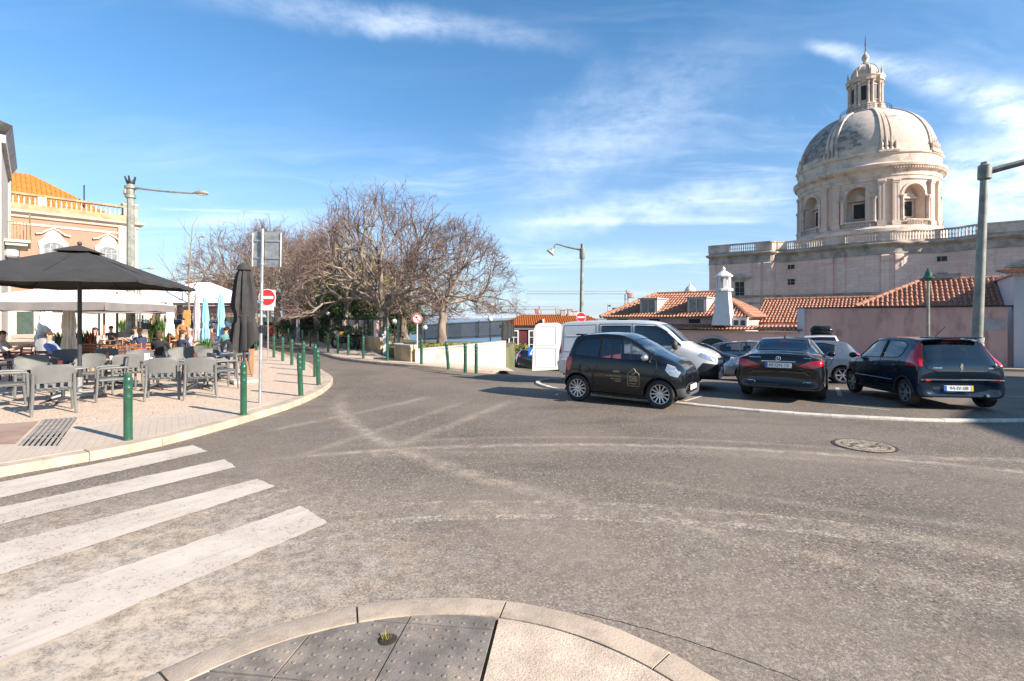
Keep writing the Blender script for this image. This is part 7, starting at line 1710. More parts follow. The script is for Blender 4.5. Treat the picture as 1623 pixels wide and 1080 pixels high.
def build_hatch(name, lab, paint, sx=1, sz=1, wheelspokes=6, detail=True, rimmat='alloy', glass='glass_car', group=None):
    t = thing(name, lab, 'car', group=group); st = [(a * sx, b * sz, c_, d * sz, e * sz, f, g * sz) for a, b, c_, d, e, f, g in HATCH]; c = Car(st)
    def sc(P): return [(x * sx, z * sz) for x, z in P]
    def scr(P): return [(y, z * sz) for y, z in P]
    ax, rx = 1.10 * sx, -1.22 * sx; wr = .285 * (1 + (sz - 1) * .5); ar = wr + .042
    arch(c, t, ax, ar, wr + .01, 'bumpergrey' if detail else None, .010); arch(c, t, rx, ar, wr + .01, 'bumpergrey' if detail else None, .010)
    fd = sc([(.76, .96), (.42, 1.27), (.20, 1.365), (-.28, 1.39), (-.28, .985)]); rd = sc([(-.33, .985), (-.33, 1.39), (-.86, 1.375), (-1.10, 1.30), (-1.08, 1.10), (-.98, 1.02)])
    s1 = c.take(fd, 'side', .2); s2 = c.take(rd, 'side', .2); ws = c.take(scr([(-.1, 1.01), (.60, 1.01), (.53, 1.35), (-.1, 1.37)]), 'front', .12, (.2 * sx, 1.1 * sx))
    rw = c.take(scr([(-.1, .775), (.42, .775), (.60, .84), (.625, 1.02), (.535, 1.33), (.50, 1.365), (-.1, 1.38)]), 'rear', .1, (-1.8 * sx, -1.25 * sx))
    tl = c.take(sc([(-1.665, .90), (-1.60, .86), (-1.47, .88), (-1.44, 1.0), (-1.30, 1.30), (-1.36, 1.37), (-1.50, 1.33)]), 'side', .03)
    if not detail: c.faces += tl; tl = c.take(sc([(-1.72, .84), (-1.60, .84), (-1.54, .96), (-1.62, 1.06), (-1.72, 1.0)]), 'side', .03)
    tl2 = [] if not detail else c.take(scr([(.632, .865), (.80, .87), (.79, 1.02), (.56, 1.33), (.548, 1.33), (.637, 1.03)]), 'rear', .02, (-1.8 * sx, -1.25 * sx))
    hl = c.take(sc([(1.18, .70), (1.22, .82), (1.50, .74), (1.60, .60), (1.40, .60)]), 'side', .05)
    bmp = c.take(scr([(-.1, .36), (.34, .36), (.40, .42), (.36, .50), (-.1, .50)]), 'rear', .1, (-1.9 * sx, -1.5 * sx))
    c.part(c.faces + c.caps, 'body', paint, t); c.part(s1, 'side_window', glass, t, (0, -.010, 0), one='sides'); c.part(s2, 'rear_side_window', glass, t, (0, -.010, 0), one='sides')
    c.part(ws, 'windscreen', glass, t, (-.005, 0, -.005)); c.part(rw, 'rear_window', 'glass_dark' if detail else glass, t, (-.004, 0, 0)); c.part(tl + tl2, 'tail_light', 'tail', t, (-.006, .004, 0), one='sides'); c.part(hl, 'headlight', 'head', t, (0, .003, 0), one='sides'); c.part(bmp, 'plate_recess', 'bumpergrey', t, (.02, 0, 0))
    for p in (fd, rd): c.line('side', p, .009, 'window_seal', 'black', t, True)
    for L in ([(.80, .40), (.86, .70), (.78, .95)], [(-.305, .26), (-.305, .97)], [(-.84, .45), (-.98, .70), (-1.06, .98)]): c.line('side', sc(L), .005, 'door_gap', 'seam', t)
    for x in (ax, rx):
        for sy in (1, -1): wheel(t, x, sy * .70, wr, .17, wheelspokes, wr * .70, rimmat)
    MB().box((0, 0, .24), (2.3 * sx, 1.3, .1)).build('underbody', 'black', t, 0); cabin(t, -1.1 * sx, .9 * sx, .62, .45, .78 * sx); seats(t, (.0, -.75 * sx), .33, .56, 'interior', 1.13 * sz); mirrors(t, .70 * sx, .80, .99 * sz, paint if not detail else 'black', (.12, .18, .14)); handle(c, t, -.20 * sx, .82 * sz, paint); handle(c, t, -.93 * sx, .84 * sz, paint)
    if detail:
        c.line('rear', [(0, .765), (.42, .765), (.60, .83), (.635, 1.02), (.545, 1.34), (.50, 1.378), (0, 1.39)], .010, 'hatch_seal', 'seam', t, xr=(-1.8, -1.25))
        c.line('rear', [(0, .60), (.55, .60), (.74, .59)], .018, 'bumper_strip', 'paint_grey', t, xr=(-1.9, -1.4), out_=.004, thr=.03); c.line('side', [(.80, .52), (-.84, .52)], .012, 'rubbing_strip', paint, t, out_=.008)
        for sy in (-1, 1):
            h = c.lift('rear', .60, .60, .03, (-1.9, -1.4)); MB().box(((h[0].x if h else -1.66) - .012, sy * .60, .585), (.02, .14, .045), sy * .35, .008).build('reflector', 'tail', t)
        plate(t, '94-IV-08', -1.712, .06, .43, PI, .52, .112, True)
        MB().tube([(-1.665, .05, .88), (-1.60, .02, 1.02), (-1.575, -.22, 1.075), (-1.575, -.46, 1.08)], [.016, .012, .009, .008], 6).build('wiper', 'galv', t)
        MB().box((-1.42, 0, 1.418), (.06, .34, .03), 0, .01).build('brake_light', 'tail', t); MB().box((-1.40, 0, 1.45), (.24, 1.02, .03), 0, .012).build('spoiler', paint, t)
        h = c.lift('rear', 0, .84, .05, (-1.8, -1.4)); bx = (h[0].x if h else -1.69) - .012
        # upright chrome animal badge
        L = [(-.02, -.07), (-.012, -.02), (-.03, .01), (-.02, .03), (-.005, .02), (-.015, .055), (.005, .075), (.03, .06), (.018, .04), (.035, .03), (.018, .01), (.03, -.01), (.02, -.07), (.008, -.07), (.005, -.03), (-.003, -.07)]
        mb = MB().prism(L, -.004, .004, 0, Matrix.Translation((bx, 0, .86)) @ Matrix.Rotation(rad(-90), 4, 'Z') @ Matrix.Rotation(rad(90), 4, 'X')); mb.build('badge', 'chrome', t, 0)
        glyph_rows(t, lambda y, z: ((c.lift('rear', abs(y), z, .02, (-1.8, -1.4)) or (Vector((-1.66, 0, 0)),))[0].x - .010, y, z), [(.34, .50, .84, .022), (-.56, -.48, .84, .022), (-.03, .03, .775, .02)], 'model_badge', 'chrome', 9)
        MB().tube([(-1.60, -.44, .30), (-1.74, -.44, .29)], .028, 10).build('exhaust_pipe', 'galv', t)
        MB().tube([(-.9, 0, 1.46), (-1.25, 0, 1.68)], .006, 5).build('aerial', 'black', t)
    return t
def park_car(o, x, y, rz, nx=0, z=None):
    o.location = (x, y, H(x, y) if z is None else z)
    dx, dy = math.cos(rz), math.sin(rz); pitch = -math.atan2(H(x + dx, y + dy) - H(x - dx, y - dy), 2); roll = math.atan2(H(x - dy, y + dx) - H(x + dy, y - dx), 2)
    o.rotation_euler = (roll, pitch, rz)
park_car(build_smart(), 2.72, 11.55, rad(-33))
park_car(build_van(), 3.75, 14.75, rad(-28))
park_car(build_saloon(), 7.2, 13.2, rad(57))
park_car(build_hatch('dark_hatchback', 'dark navy five door hatchback seen from its rear left with red corner lights', 'paint_navy'), 9.37, 11.85, rad(80))
sv = build_hatch('silver_hatchback', 'silver hatchback parked sideways between the black saloon and the dark hatchback', 'paint_silver', 1.22, .95, 6, False); park_car(sv, 9.45, 17.3, rad(156))
bk2 = build_hatch('parked_black_car', 'black car with red tail light just behind the front of the white van', 'paint_graphite', 1.18, 1.0, 5, False); park_car(bk2, 8.2, 22.2, rad(-30))
gy = build_hatch('parked_grey_car', 'light grey car behind the black one, partly hidden by the black saloon roof', 'paint_silver', 1.2, .98, 5, False); park_car(gy, 11.6, 24.2, rad(-36))
suv = build_hatch('white_estate_car', 'white car carrying a black roof box in front of the pink wall', 'paint_white', 1.2, 1.08, 5, False, glass='glass_dark'); park_car(suv, 13.5, 22.0, rad(58))
rb = thing('roof_box', 'glossy black roof box on the white car in front of the pink wall', 'roof box', tuple(suv.location + Vector((0, 0, 1.62))), rad(58)); MB().box((-.2, 0, .19), (2.0, .82, .36), 0, .12).build('lid', 'paint_graphite', rb, 40); MB().box((-.2, 0, .03), (1.95, .80, .08), 0, .03).build('base', 'black', rb)
for i, (x, y, a, p, lab) in enumerate(((.75, 37.5, 96, 'paint_graphite', 'dark car parked down the hill below the blue sign, left one'), (2.75, 38.5, 88, 'paint_silver', 'light car parked down the hill behind the open van door'),)):
    o = build_hatch('parked_car', lab, p, 1.18, 1.0, 5, False, group='cars parked down the hill'); park_car(o, x, y, rad(a))
for i, (px, Z, a, p, lab) in enumerate(((345, 64, 10, 'paint_white', 'white car far away between the two light blue folded parasols'), (300, 62, 0, 'paint_graphite', 'dark car far away behind the young tree'), (226, 66, 4, 'paint_navy', 'dark blue car at the far end beside the crowned lamp column'))):
    o = build_hatch('distant_car', lab, p, 1.2, 1.05, 5, False, group='cars parked at the far end of the square'); o.location = (X(px, Z), Z, .1); o.rotation_euler.z = rad(a)
# motorcycles by the fence
def motorbike(x, y, rz, lab, mat):
    t = thing('motorcycle', lab, 'motorcycle', (x, y, .11), rz, 'motorcycles parked by the garden wall')
    for wx in (-.68, .68):
        o = MB().lathe([(.20, -.05), (.29, -.06), (.31, 0), (.29, .06), (.20, .05)], 20, (0, 0, 0), 0, Matrix.Translation((wx, 0, .31)) @ Matrix.Rotation(rad(90), 4, 'X'), cap=False).build('wheel', 'rubber', t); mb = MB()
        for i in range(6): a = PI * i / 3; mb.tube([(wx, 0, .31), (wx + .21 * math.cos(a), 0, .31 + .21 * math.sin(a))], .014, 4)
        mb.build('rim', 'alloy', o)
    MB().ball((.12, 0, .82), (.30, .17, .16), 12, 8).build('fuel_tank', mat, t); MB().box((-.38, 0, .84), (.62, .26, .10), -0, .04).build('seat', 'black', t); MB().box((.0, 0, .48), (.48, .28, .36), 0, .06).build('engine', 'interior', t)
    MB().tube([(.68, 0, .31), (.52, 0, .80), (.44, 0, 1.02)], .035, 8).build('fork', 'alloy', t); MB().tube([(.34, -.36, 1.02), (.44, -.15, 1.06), (.44, .15, 1.06), (.34, .36, 1.02)], .02, 6).build('handlebar', 'black', t); MB().ball((.60, 0, .92), (.13, .12, .15), 10, 8).build('headlight', 'head', t)
    MB().box((-.80, 0, .90), (.34, .36, .30), 0, .08).build('top_case', 'black', t); MB().tube([(-.1, -.14, .3), (-.75, -.18, .38)], .045, 8).build('exhaust', 'galv', t); MB().tube([(0, .1, .3), (-.08, .32, 0)], .014, 5).build('kick_stand', 'iron', t)
def fp_(px, py): k = 1.785 * 800 / (py - 503); return (px - 811.5) * k / 800, k
x, y = fp_(541, 553); motorbike(x, y + .3, rad(150), 'left of two motorcycles parked before the fence, with a yellow tank', pm('yellow_tank', (.55, .30, .03), .3))
x, y = fp_(562, 553); motorbike(x, y, rad(120), 'right of two motorcycles parked before the fence, dark with a top case', 'paint_graphite')
# ------------------------------------------------------------ cafe terrace
TZ = .116
def parasol(name, lab, x, y, z_edge, z_top, half, rz, canopy, pole_r=.035, val=.22, group=None, base=True, tex=None, polemat='chairdark', vent=True, sag=.06, px=0, py=0, val_shade=None):
    t = thing(name, lab, 'parasol', (x, y, TZ), rz, group); n = 8
    # canopy: four fabric panels sagging between the ribs, with a short valance
    V = []; N = 12; mb = MB(); cs = [(-1, -1), (1, -1), (1, 1), (-1, 1)]; ht = z_top - z_edge
    for k in range(4):
        a, b = Vector((*cs[k], 0)) * half, Vector((*cs[(k + 1) % 4], 0)) * half; G = []
        for i in range(N + 1):
            s_ = .09 + .91 * i / N; row = []
            for j in range(N + 1):
                t_ = j / N; p = a.lerp(b, t_) * s_; z = z_top - ht * s_ ** .96 - sag * 4 * t_ * (1 - t_) * math.sin(PI * s_) * .8 + .02 * math.sin(9 * t_ + k * 2) * s_ * .4
                # the middle of each edge hangs lower than the rib line would
                row.append((p.x, p.y, z))
            G.append(row)
        b0 = len(V)
        for row in G: V += row
        mb.add([q for row in G for q in row], [(i * (N + 1) + j, (i + 1) * (N + 1) + j, (i + 1) * (N + 1) + j + 1, i * (N + 1) + j + 1) for i in range(N) for j in range(N)])
    o = mb.build('canopy', canopy, t, 50, weld=True)
    if val:
        for k in range(4):
            a, b = Vector((*cs[k], 0)) * half, Vector((*cs[(k + 1) % 4], 0)) * half; mb = MB(); L = []
            for j in range(N * 2 + 1):
                t_ = j / (N * 2); p = a.lerp(b, t_); z = z_edge + .02 * math.sin(9 * t_ + k * 2) * .4; q = 1.002 + .010 * math.sin(t_ * 30 + k); L += [(p.x, p.y, z), (p.x * q, p.y * q, z - val - .01 * math.sin(t_ * 17))]
            mb.add(L, [(2 * j, 2 * j + 1, 2 * j + 3, 2 * j + 2) for j in range(N * 2)]); mb.build('valance', val_shade or canopy, o, 50)
    if vent:
        mb = MB(); Vv = []
        for s_, z in ((.20, z_top - ht * .19 + .035), (.10, z_top - ht * .08 + .04), (.02, z_top + .035)):
            Vv += [(c[0] * half * s_, c[1] * half * s_, z) for c in cs]
        mb.add(Vv, [(i * 4 + j, i * 4 + (j + 1) % 4, (i + 1) * 4 + (j + 1) % 4, (i + 1) * 4 + j) for i in range(2) for j in range(4)] + [(8, 9, 10, 11)]); mb.build('vent_cap', canopy, o, 30)
    MB().tube([(px, py, 0), (px, py, z_top + .02)], pole_r, 10).build('pole', polemat, t)
    MB().ball((px, py, z_top + .08), .05, 8, 6).build('finial', polemat, t)
    hub = z_edge - .05 + ht * .15
    MB().lathe([(pole_r + .03, -.05), (pole_r + .03, .06), (pole_r, .07)], 10, (px, py, hub)).build('hub', polemat, t)
    for c in cs:
        for q in ((c[0], c[1]), ((c[0] + 0) * 1, 0) if c in (cs[1], cs[3]) else (0, c[1])):
            e = Vector((q[0] * half, q[1] * half, 0)); k = max(abs(q[0]), abs(q[1]))
            mb = MB().tube([(0, 0, z_top - .04), (e.x * .97, e.y * .97, z_edge + .0 + .02 * 0 - .015)], .014, 5); r = mb.build('rib', polemat, t)
            MB().tube([(px, py, hub), (e.x * .52, e.y * .52, z_top - ht * .5 - .05)], .011, 5).build('strut', polemat, r)
    if base:
        MB().box((px, py, .045), (.85, .85, .09), .3, .02).build('base_plate', 'whitewall', t); MB().tube([(px, py, .05), (px, py, .42)], pole_r * 1.35, 10).build('sleeve', 'galv', t)
    return t
main = parasol('open_parasol', 'large square charcoal parasol spread over the grey chairs at the left edge', -9.85, 11.5, 2.56, 3.38, 1.80, rad(16), 'fabric_dark', .042, .07)
parasol('open_parasol', 'wide pale grey parasol with a low valance in painted shade right behind the charcoal one', -14.3, 16.4, 2.22, 2.85, 2.1, rad(10), 'fabric_cream', .04, .24, polemat='galv', base=False, val_shade='fabric_grey')  # grey valance colour stands for the shade of the charcoal parasol
parasol('open_parasol', 'warm grey parasol with scalloped edge seen low behind the pale one', -18.0, 23.0, 2.20, 2.8, 1.8, rad(30), 'fabric_grey', .04, .24, base=False)
wt_ = parasol('open_parasol', 'big white canopy with a mauve border in the middle of the terrace', -19.2, 31.5, 2.6, 4.1, 3.6, rad(20), 'fabric_white', .05, 0.0, base=False, vent=False)
parasol('open_parasol', 'grey brown canopy just beyond the big white one', -20.8, 36.5, 2.45, 3.1, 2.1, rad(12), 'fabric_mauve', .05, .32, base=False, vent=False)
parasol('open_parasol', 'white canopy far left beyond the pale grey parasol', -27, 33, 2.8, 3.9, 3.4, rad(38), 'fabric_white', .05, .2, base=False, vent=False)
for q, (tx, tz) in enumerate(((-.9, 0),)):
    pass
def closed_parasol(lab, px, Z, z0, z1, r, mat, pole='chairdark', base=True, seed=1, tie=.42, group='folded parasols on the terrace', bz=TZ):
    """folded umbrella: pleated cloth hanging round the pole, tied below the middle"""
    t = thing('folded_parasol', lab, 'parasol', (X(px, Z), Z, bz), random.Random(seed).uniform(0, 3), group); rg = random.Random(seed); n = 48; mb = MB(); V = []; m = 26
    ph = [rg.uniform(0, 6.28) for _ in range(6)]
    for i in range(m + 1):
        u = i / m; z = z1 - (z1 - z0) * u
        if u < .5: rr = .20 + .72 * (u / .5) ** .62
        elif u < .66: rr = .92 - .16 * sst(u, .5, .66)
        else: rr = .76 + .22 * sst(u, .66, .98)
        for j in range(n):
            a = 2 * PI * j / n; pl_ = .13 * math.cos(8 * a + ph[0] + u * .5) + .07 * math.cos(13 * a + ph[1] + u * 2.0) + .04 * math.cos(21 * a + ph[2]); pl_ *= sst(u, 0, .18) * (1.0 if u < .55 else 1.5 if u > .72 else .5)
            q = r * (rr + pl_); hz = (.22 * math.cos(2 * a + ph[3]) + .05 * math.cos(7 * a + ph[4])) * r * 2.5 * sst(u, .75, 1)
            V.append((q * math.cos(a), q * math.sin(a), z + hz))
    mb.add(V, [(i * n + j, (i + 1) * n + j, (i + 1) * n + (j + 1) % n, i * n + (j + 1) % n) for i in range(m) for j in range(n)] + [tuple(range(n))]); o = mb.build('cloth', mat, t, 50)
    MB().lathe([(r * .75, 0), (r * .80, .01), (r * .80, .04), (r * .74, .05)], 20, (0, 0, z1 - (z1 - z0) * .645), cap=False).build('tie_strap', mat, o)
    MB().lathe([(r * .62, -.10 * (z1 - z0) * .7), (r * .5, -.03), (r * .2, .02), (0, .035)], 16, (0, 0, z1)).build('top_cap', mat, o)
    MB().tube([(0, 0, 0), (0, 0, z1)], min(.035, max(.02, r * .13)), 8).build('pole', pole, t)
    if base: MB().box((0, 0, .05), (.62, .62, .10), 0, .02).build('base_plate', 'whitewall', t)
    return t
closed_parasol('tall charcoal parasol folded shut, standing left of the parking sign post', 387, 13.7, 1.0, 3.22, .30, 'fabric_dark', seed=4, group=None, tie=.36)
closed_parasol('white folded parasol, leftmost of the four small folded ones in the middle', 269, 24, .95, 2.75, .17, 'fabric_white', 'wood', False, 5)
closed_parasol('mauve folded parasol next to the trunk of the young tree', 312, 24, .55, 2.9, .17, 'fabric_mauve', 'wood', False, 6)
closed_parasol('light blue folded parasol with white pole, left one of the blue pair', 325, 22, .75, 2.65, .16, 'fabric_blue', 'white', False, 7)
closed_parasol('light blue folded parasol with dark pole, right one of the blue pair', 350, 22, .90, 2.80, .16, 'fabric_blue', 'chairdark', False, 8)
closed_parasol('cream folded parasol left behind the charcoal canopy pole', 71, 19, .75, 2.5, .24, 'fabric_cream', 'wood', False, 9, group='cream folded parasols behind the charcoal canopy')
closed_parasol('cream folded parasol right beside the charcoal canopy pole', 109, 17, .55, 2.4, .20, 'fabric_cream', 'wood', False, 10, group='cream folded parasols behind the charcoal canopy')
closed_parasol('small green grey folded parasol by the dark car at the far end', 250, 34, 1.1, 2.7, .16, 'fabric_cream', 'wood', False, 11)

# grey plastic armchair ------------------------------------------------------
def make_chair():
    t = thing('grey_chair', 'x', 'chair', (0, 0, TZ))      # front is +y
    # backrest: curved shell with rounded corners and a slot row under it
    V = []; nx, nz = 12, 8; W2, z0, z1 = .265, .535, .85
    for side in (0, 1):
        for i in range(nz + 1):
            v = i / nz
            for j in range(nx + 1):
                u = -1 + 2 * j / nx; zz = z0 + (z1 - z0) * v; cr_ = .07
                hw = W2 - (cr_ * (1 - math.sqrt(max(0, 1 - ((v - .78) / .22)**2))) if v > .78 else 0) + .015 * v
                V.append((u * hw, -.24 - .10 * (zz - .45) * 1.1 + .055 * u * u - side * .014, zz + .012 * (1 - u * u)))
    k = (nx + 1) * (nz + 1); Fc = [(i * (nx + 1) + j, i * (nx + 1) + j + 1, (i + 1) * (nx + 1) + j + 1, (i + 1) * (nx + 1) + j) for i in range(nz) for j in range(nx)]
    Fc += [tuple(x + k for x in f[::-1]) for f in Fc[:]]
    rim = [j for j in range(nx + 1)] + [(i + 1) * (nx + 1) - 1 for i in range(1, nz + 1)] + [nz * (nx + 1) + j for j in range(nx - 1, -1, -1)] + [i * (nx + 1) for i in range(nz - 1, 0, -1)]
    Fc += [(rim[i], rim[i] + k, rim[(i + 1) % len(rim)] + k, rim[(i + 1) % len(rim)]) for i in range(len(rim))]
    MB().add(V, Fc).build('backrest', 'chair', t, 40)
    mb = MB().box((0, 0, .445), (.50, .46, .030), 0, .012)
    mb.tube([(-.25, .2, .425), (.25, .2, .425), (.25, -.2, .425), (-.25, -.2, .425), (-.25, .2, .425)], .017, 6, False); mb.build('seat', 'chair', t, 40)
    mb = MB()
    for x in (-.2, -.1, 0, .1, .2): mb.box((x, -.240, .50), (.045, .014, .10), 0, .003)
    mb.build('back_slats', 'chair', t, 0)['kind'] = 'stuff'
    for sx in (-1, 1):
        MB().tube([(sx * .275, .255, 0), (sx * .268, .235, .30), (sx * .265, .225, .655)], [.020, .024, .023], 8).build('leg', 'chair', t)
        MB().tube([(sx * .285, -.325, 0), (sx * .270, -.26, .25), (sx * .262, -.235, .45), (sx * .262, -.27, .70)], [.020, .025, .026, .022], 8).build('leg', 'chair', t)
        MB().tube([(sx * .262, -.27, .665), (sx * .278, -.05, .668), (sx * .275, .18, .662), (sx * .266, .235, .640)], [.021, .026, .026, .023], 8).build('armrest', 'chair', t)
    return t
chair0 = make_chair(); used = [False]
G_CH = 'grey plastic armchairs on the terrace'
def place(x, y, rz, lab):
    if not used[0]: used[0] = True; o = chair0; o.location = (x, y, TZ); o.rotation_euler = (0, 0, rz); o['label'] = lab; o['group'] = G_CH
    else: o = dup(chair0, (x, y, TZ), rz, lab, G_CH)
    return o
CH_ = [(84, 9.45, 0, 'grey chair nearest the ribbed paving, its back to the road, left foreground'), (14, 9.9, -80, 'grey chair seen side on at the left edge of the terrace'), (52, 11.4, 176, 'wide grey chair across the table from the nearest grey chair'), (140, 11.9, 168, 'grey chair right of the charcoal parasol pole facing the road'),
       (176, 10.9, 100, 'grey chair turned sideways to the left just behind the nearest bollard'), (197, 12.1, 14, 'grey chair behind the sideways one, back to the road'), (222, 13.4, 176, 'grey chair facing the road, second row, right of the bollard'), (259, 11.1, 2, 'grey chair with its back to the road, left one of the middle pair'), (318, 11.25, -3, 'grey chair with its back to the road, right one of the middle pair'),
       (288, 14.4, 180, 'grey chair facing the road between the middle pair'), (338, 13.6, 215, 'grey chair facing the road right behind the middle pair'), (352, 12.6, -75, 'grey chair turned sideways beside the folded charcoal parasol'), (372, 14.9, 140, 'grey chair behind the base of the folded charcoal parasol'), (160, 14.0, 150, 'grey chair in the second row left of the lamp column'), (110, 13.6, 190, 'grey chair in the second row behind the parasol pole'), (312, 15.2, 160, 'farthest grey chair near the man in navy')]
for px, Z, a, lab in CH_: place(X(px, Z), Z, rad(a + random.Random(px).uniform(-7, 7)) - math.atan((px - 811.5) / 800), lab)
for o_ in [q for q in C.objects if q.name.startswith('grey_chair')]: o_.scale = (1.08, 1.04, 1.06)
def make_table():
    t = thing('grey_table', 'x', 'table', (0, 0, TZ)); MB().lathe([(.0, .705), (.38, .705), (.40, .712), (.405, .722), (.40, .732), (0, .733)], 32).build('table_top', 'tabletop', t)
    MB().lathe([(.035, .06), (.032, .3), (.032, .69), (.10, .70)], 12).build('column', 'chairdark', t); mb = MB()
    for k in range(4):
        a = PI / 2 * k + .4; MB().tube([(0, 0, .13), (.18 * math.cos(a), .18 * math.sin(a), .085), (.38 * math.cos(a), .38 * math.sin(a), .02)], [.034, .028, .016], 6).build('foot', 'chairdark', t)
    return t
tb0 = make_table(); tab = [(100, 10.45, 'round grey table in front of the charcoal parasol pole'), (250, 12.5, 'round grey table behind the left chair of the middle pair'), (312, 12.5, 'round grey table behind the right chair of the middle pair'), (345, 14.0, 'round grey table beside the folded charcoal parasol'), (178, 12.9, 'round grey table in the second row left of the middle pair'), (40, 12.8, 'round grey table in the second row at the left edge')]
for i, (px, Z, lab) in enumerate(tab):
    if i == 0: tb0.location = (X(px, Z), Z, TZ); tb0['label'] = lab; tb0['group'] = 'round grey tables'
    else: dup(tb0, (X(px, Z), Z, TZ), i * .5, lab, 'round grey tables')
# wooden furniture further back
def wood_chair(mat):
    t = thing('wooden_chair', 'x', 'chair', (0, 0, TZ)); MB().box((0, 0, .44), (.42, .42, .03), 0, .006).build('seat', mat, t, 0)
    for sx in (-1, 1):
        MB().tube([(sx * .19, .19, 0), (sx * .19, .19, .43)], .018, 4).build('leg', mat, t); MB().tube([(sx * .19, -.20, 0), (sx * .19, -.20, .45), (sx * .19, -.26, .86)], .018, 4).build('leg', mat, t)
    for k in range(3): MB().box((0, -.225 - .018 * k, .58 + .11 * k), (.38, .016, .055)).build('back_slat', mat, t, 0)
    return t
def wood_table(mat):
    t = thing('wooden_table', 'x', 'table', (0, 0, TZ))
    for k in range(5): MB().box((0, -.28 + .14 * k, .72), (.78, .13, .025)).build('board', mat, t, 0)
    for sx in (-1, 1):
        for sy in (-1, 1): MB().box((sx * .34, sy * .28, .355), (.045, .045, .70)).build('leg', mat, t, 0)
    return t
def many(proto, L, group):
    for i, (px, Z, a, lab) in enumerate(L):
        o = proto if i == 0 else copy_tree(proto); o.location = (X(px, Z), Z, TZ); o.rotation_euler = (0, 0, rad(a)); o['label'] = lab; o['group'] = group
many(wood_table('wooddark'), [(20, 15.2, 5, 'dark red wooden table at the left edge'), (95, 15.6, 10, 'dark red wooden table in front of the reclining man'), (60, 18.5, 0, 'dark red wooden table behind the folded cream parasol')], 'dark red wooden tables')
many(wood_chair('wooddark'), [(8, 14.2, 20, 'dark red chair at the left edge beside its table'), (40, 14.3, -5, 'dark red chair with its back to the road, left'), (78, 14.6, 10, 'dark red chair below the pale folded parasol'), (112, 14.9, -8, 'dark red chair left of the charcoal parasol pole'), (30, 16.6, 170, 'dark red chair on the far side of the left table'), (125, 17.0, 190, 'dark red chair on the far side right of the pole')], 'dark red wooden chairs')
many(wood_table('wood'), [(150, 19.5, 8, 'light wooden table left of the lamp column'), (190, 18.5, 3, 'light wooden table just before the lamp column'), (228, 19.5, 12, 'light wooden table with the seated group right of the lamp column'), (170, 23, 0, 'light wooden table further back left of the lamp column'), (300, 21, 6, 'light wooden table beside the blue folded parasols'), (240, 25, 20, 'light wooden table further back right of the lamp column')], 'light wooden tables')
many(wood_chair('wood'), [(140, 18.6, 12, 'light wooden chair first from the left in the wooden group'), (160, 18.4, -10, 'light wooden chair second from the left in the wooden group'), (183, 17.6, 4, 'light wooden chair in front of the lamp column base'), (205, 17.8, -14, 'light wooden chair right of the lamp column base'), (222, 18.3, 6, 'light wooden chair with slatted back next to the seated group'), (238, 18.6, 50, 'light wooden chair beside the person with the red bag'), (150, 21, 170, 'light wooden chair facing the road further back left'), (196, 21.5, 186, 'light wooden chair facing the road behind the lamp column'), (290, 20, 20, 'light wooden chair left of the blue folded parasols'), (318, 20.2, -20, 'light wooden chair below the left blue folded parasol'), (372, 17.5, 200, 'light wooden chair behind the folded charcoal parasol')], 'light wooden chairs')
pn = thing('wooden_pole', 'slim leaning wooden post with a white lower half among the tables', 'post', (X(165, 22), 22, TZ)); MB().tube([(0, 0, 0), (0, 0, 1.0)], .04, 8).build('lower_pole', 'white', pn); MB().tube([(0, 0, 1.0), (0, 0, 2.5)], .04, 8).build('upper_pole', 'wood', pn)
ab = thing('orange_menu_stand', 'narrow orange wooden stand just right of the folded charcoal parasol', 'stand', (X(394, 15.5), 15.5, TZ), .5); MB().box((0, 0, .62), (.28, .04, 1.2), 0, .01).build('front_panel', pm('orange_wood', (.42, .14, .05), .6), ab); MB().box((0, .2, .6), (.26, .03, 1.15), 0, .01).build('back_panel', 'wood', ab)
# planters and plants
def planter(lab, px, Z, w_, h, leafm, ph, seed, cat='planter', boxm='white'):
    t = thing('planter', lab, cat, (X(px, Z), Z, TZ)); MB().box((0, 0, h / 2), (w_, .4, h), 0, .02).build('box', boxm, t, 0); rg = random.Random(seed)
    mb = MB()
    for i in range(150):
        x0 = rg.uniform(-w_ * .42, w_ * .42); y0 = rg.uniform(-.15, .15); L = rg.uniform(.45, 1) * ph; a = rg.uniform(0, 6.28); sp = rg.uniform(.05, .35) * ph; wd = rg.uniform(.015, .035)
        b = Vector((x0, y0, h - .02)); p = b + Vector((math.cos(a) * sp * .3, math.sin(a) * sp * .3, L * .6)); q = b + Vector((math.cos(a) * sp, math.sin(a) * sp, L)); s_ = Vector((-math.sin(a), math.cos(a), 0)) * wd
        mb.add([b - s_ * .4, b + s_ * .4, p + s_, p - s_, q], [(0, 1, 2, 3), (3, 2, 4)], 1 if (leafm == 'mix' and x0 > 0 and rg.random() < .6) else 0)
    mb.build('leaves', ['leafp', 'flower'], t, 0)
planter('white planter with tall yellow green and red leaved plants behind the parasol pole', 134, 19, .85, .42, 'mix', 1.05, 1)
planter('low planter with broad green leaves between the cream folded parasols', 97, 18.2, .6, .5, 'g', .85, 2, boxm='wooddark')
planter('leafy green pot plant below the blue folded parasols', 323, 19.2, .5, .35, 'g', .75, 3, boxm='wooddark')
planter('large dark leafy plant left of the white folded parasol', 250, 26, .9, .5, 'g', 1.5, 4, boxm='interior')
planter('leafy plant beside the white house door far behind the lamp column', 196, 44, 1.0, .5, 'g', 1.3, 5, boxm='interior')
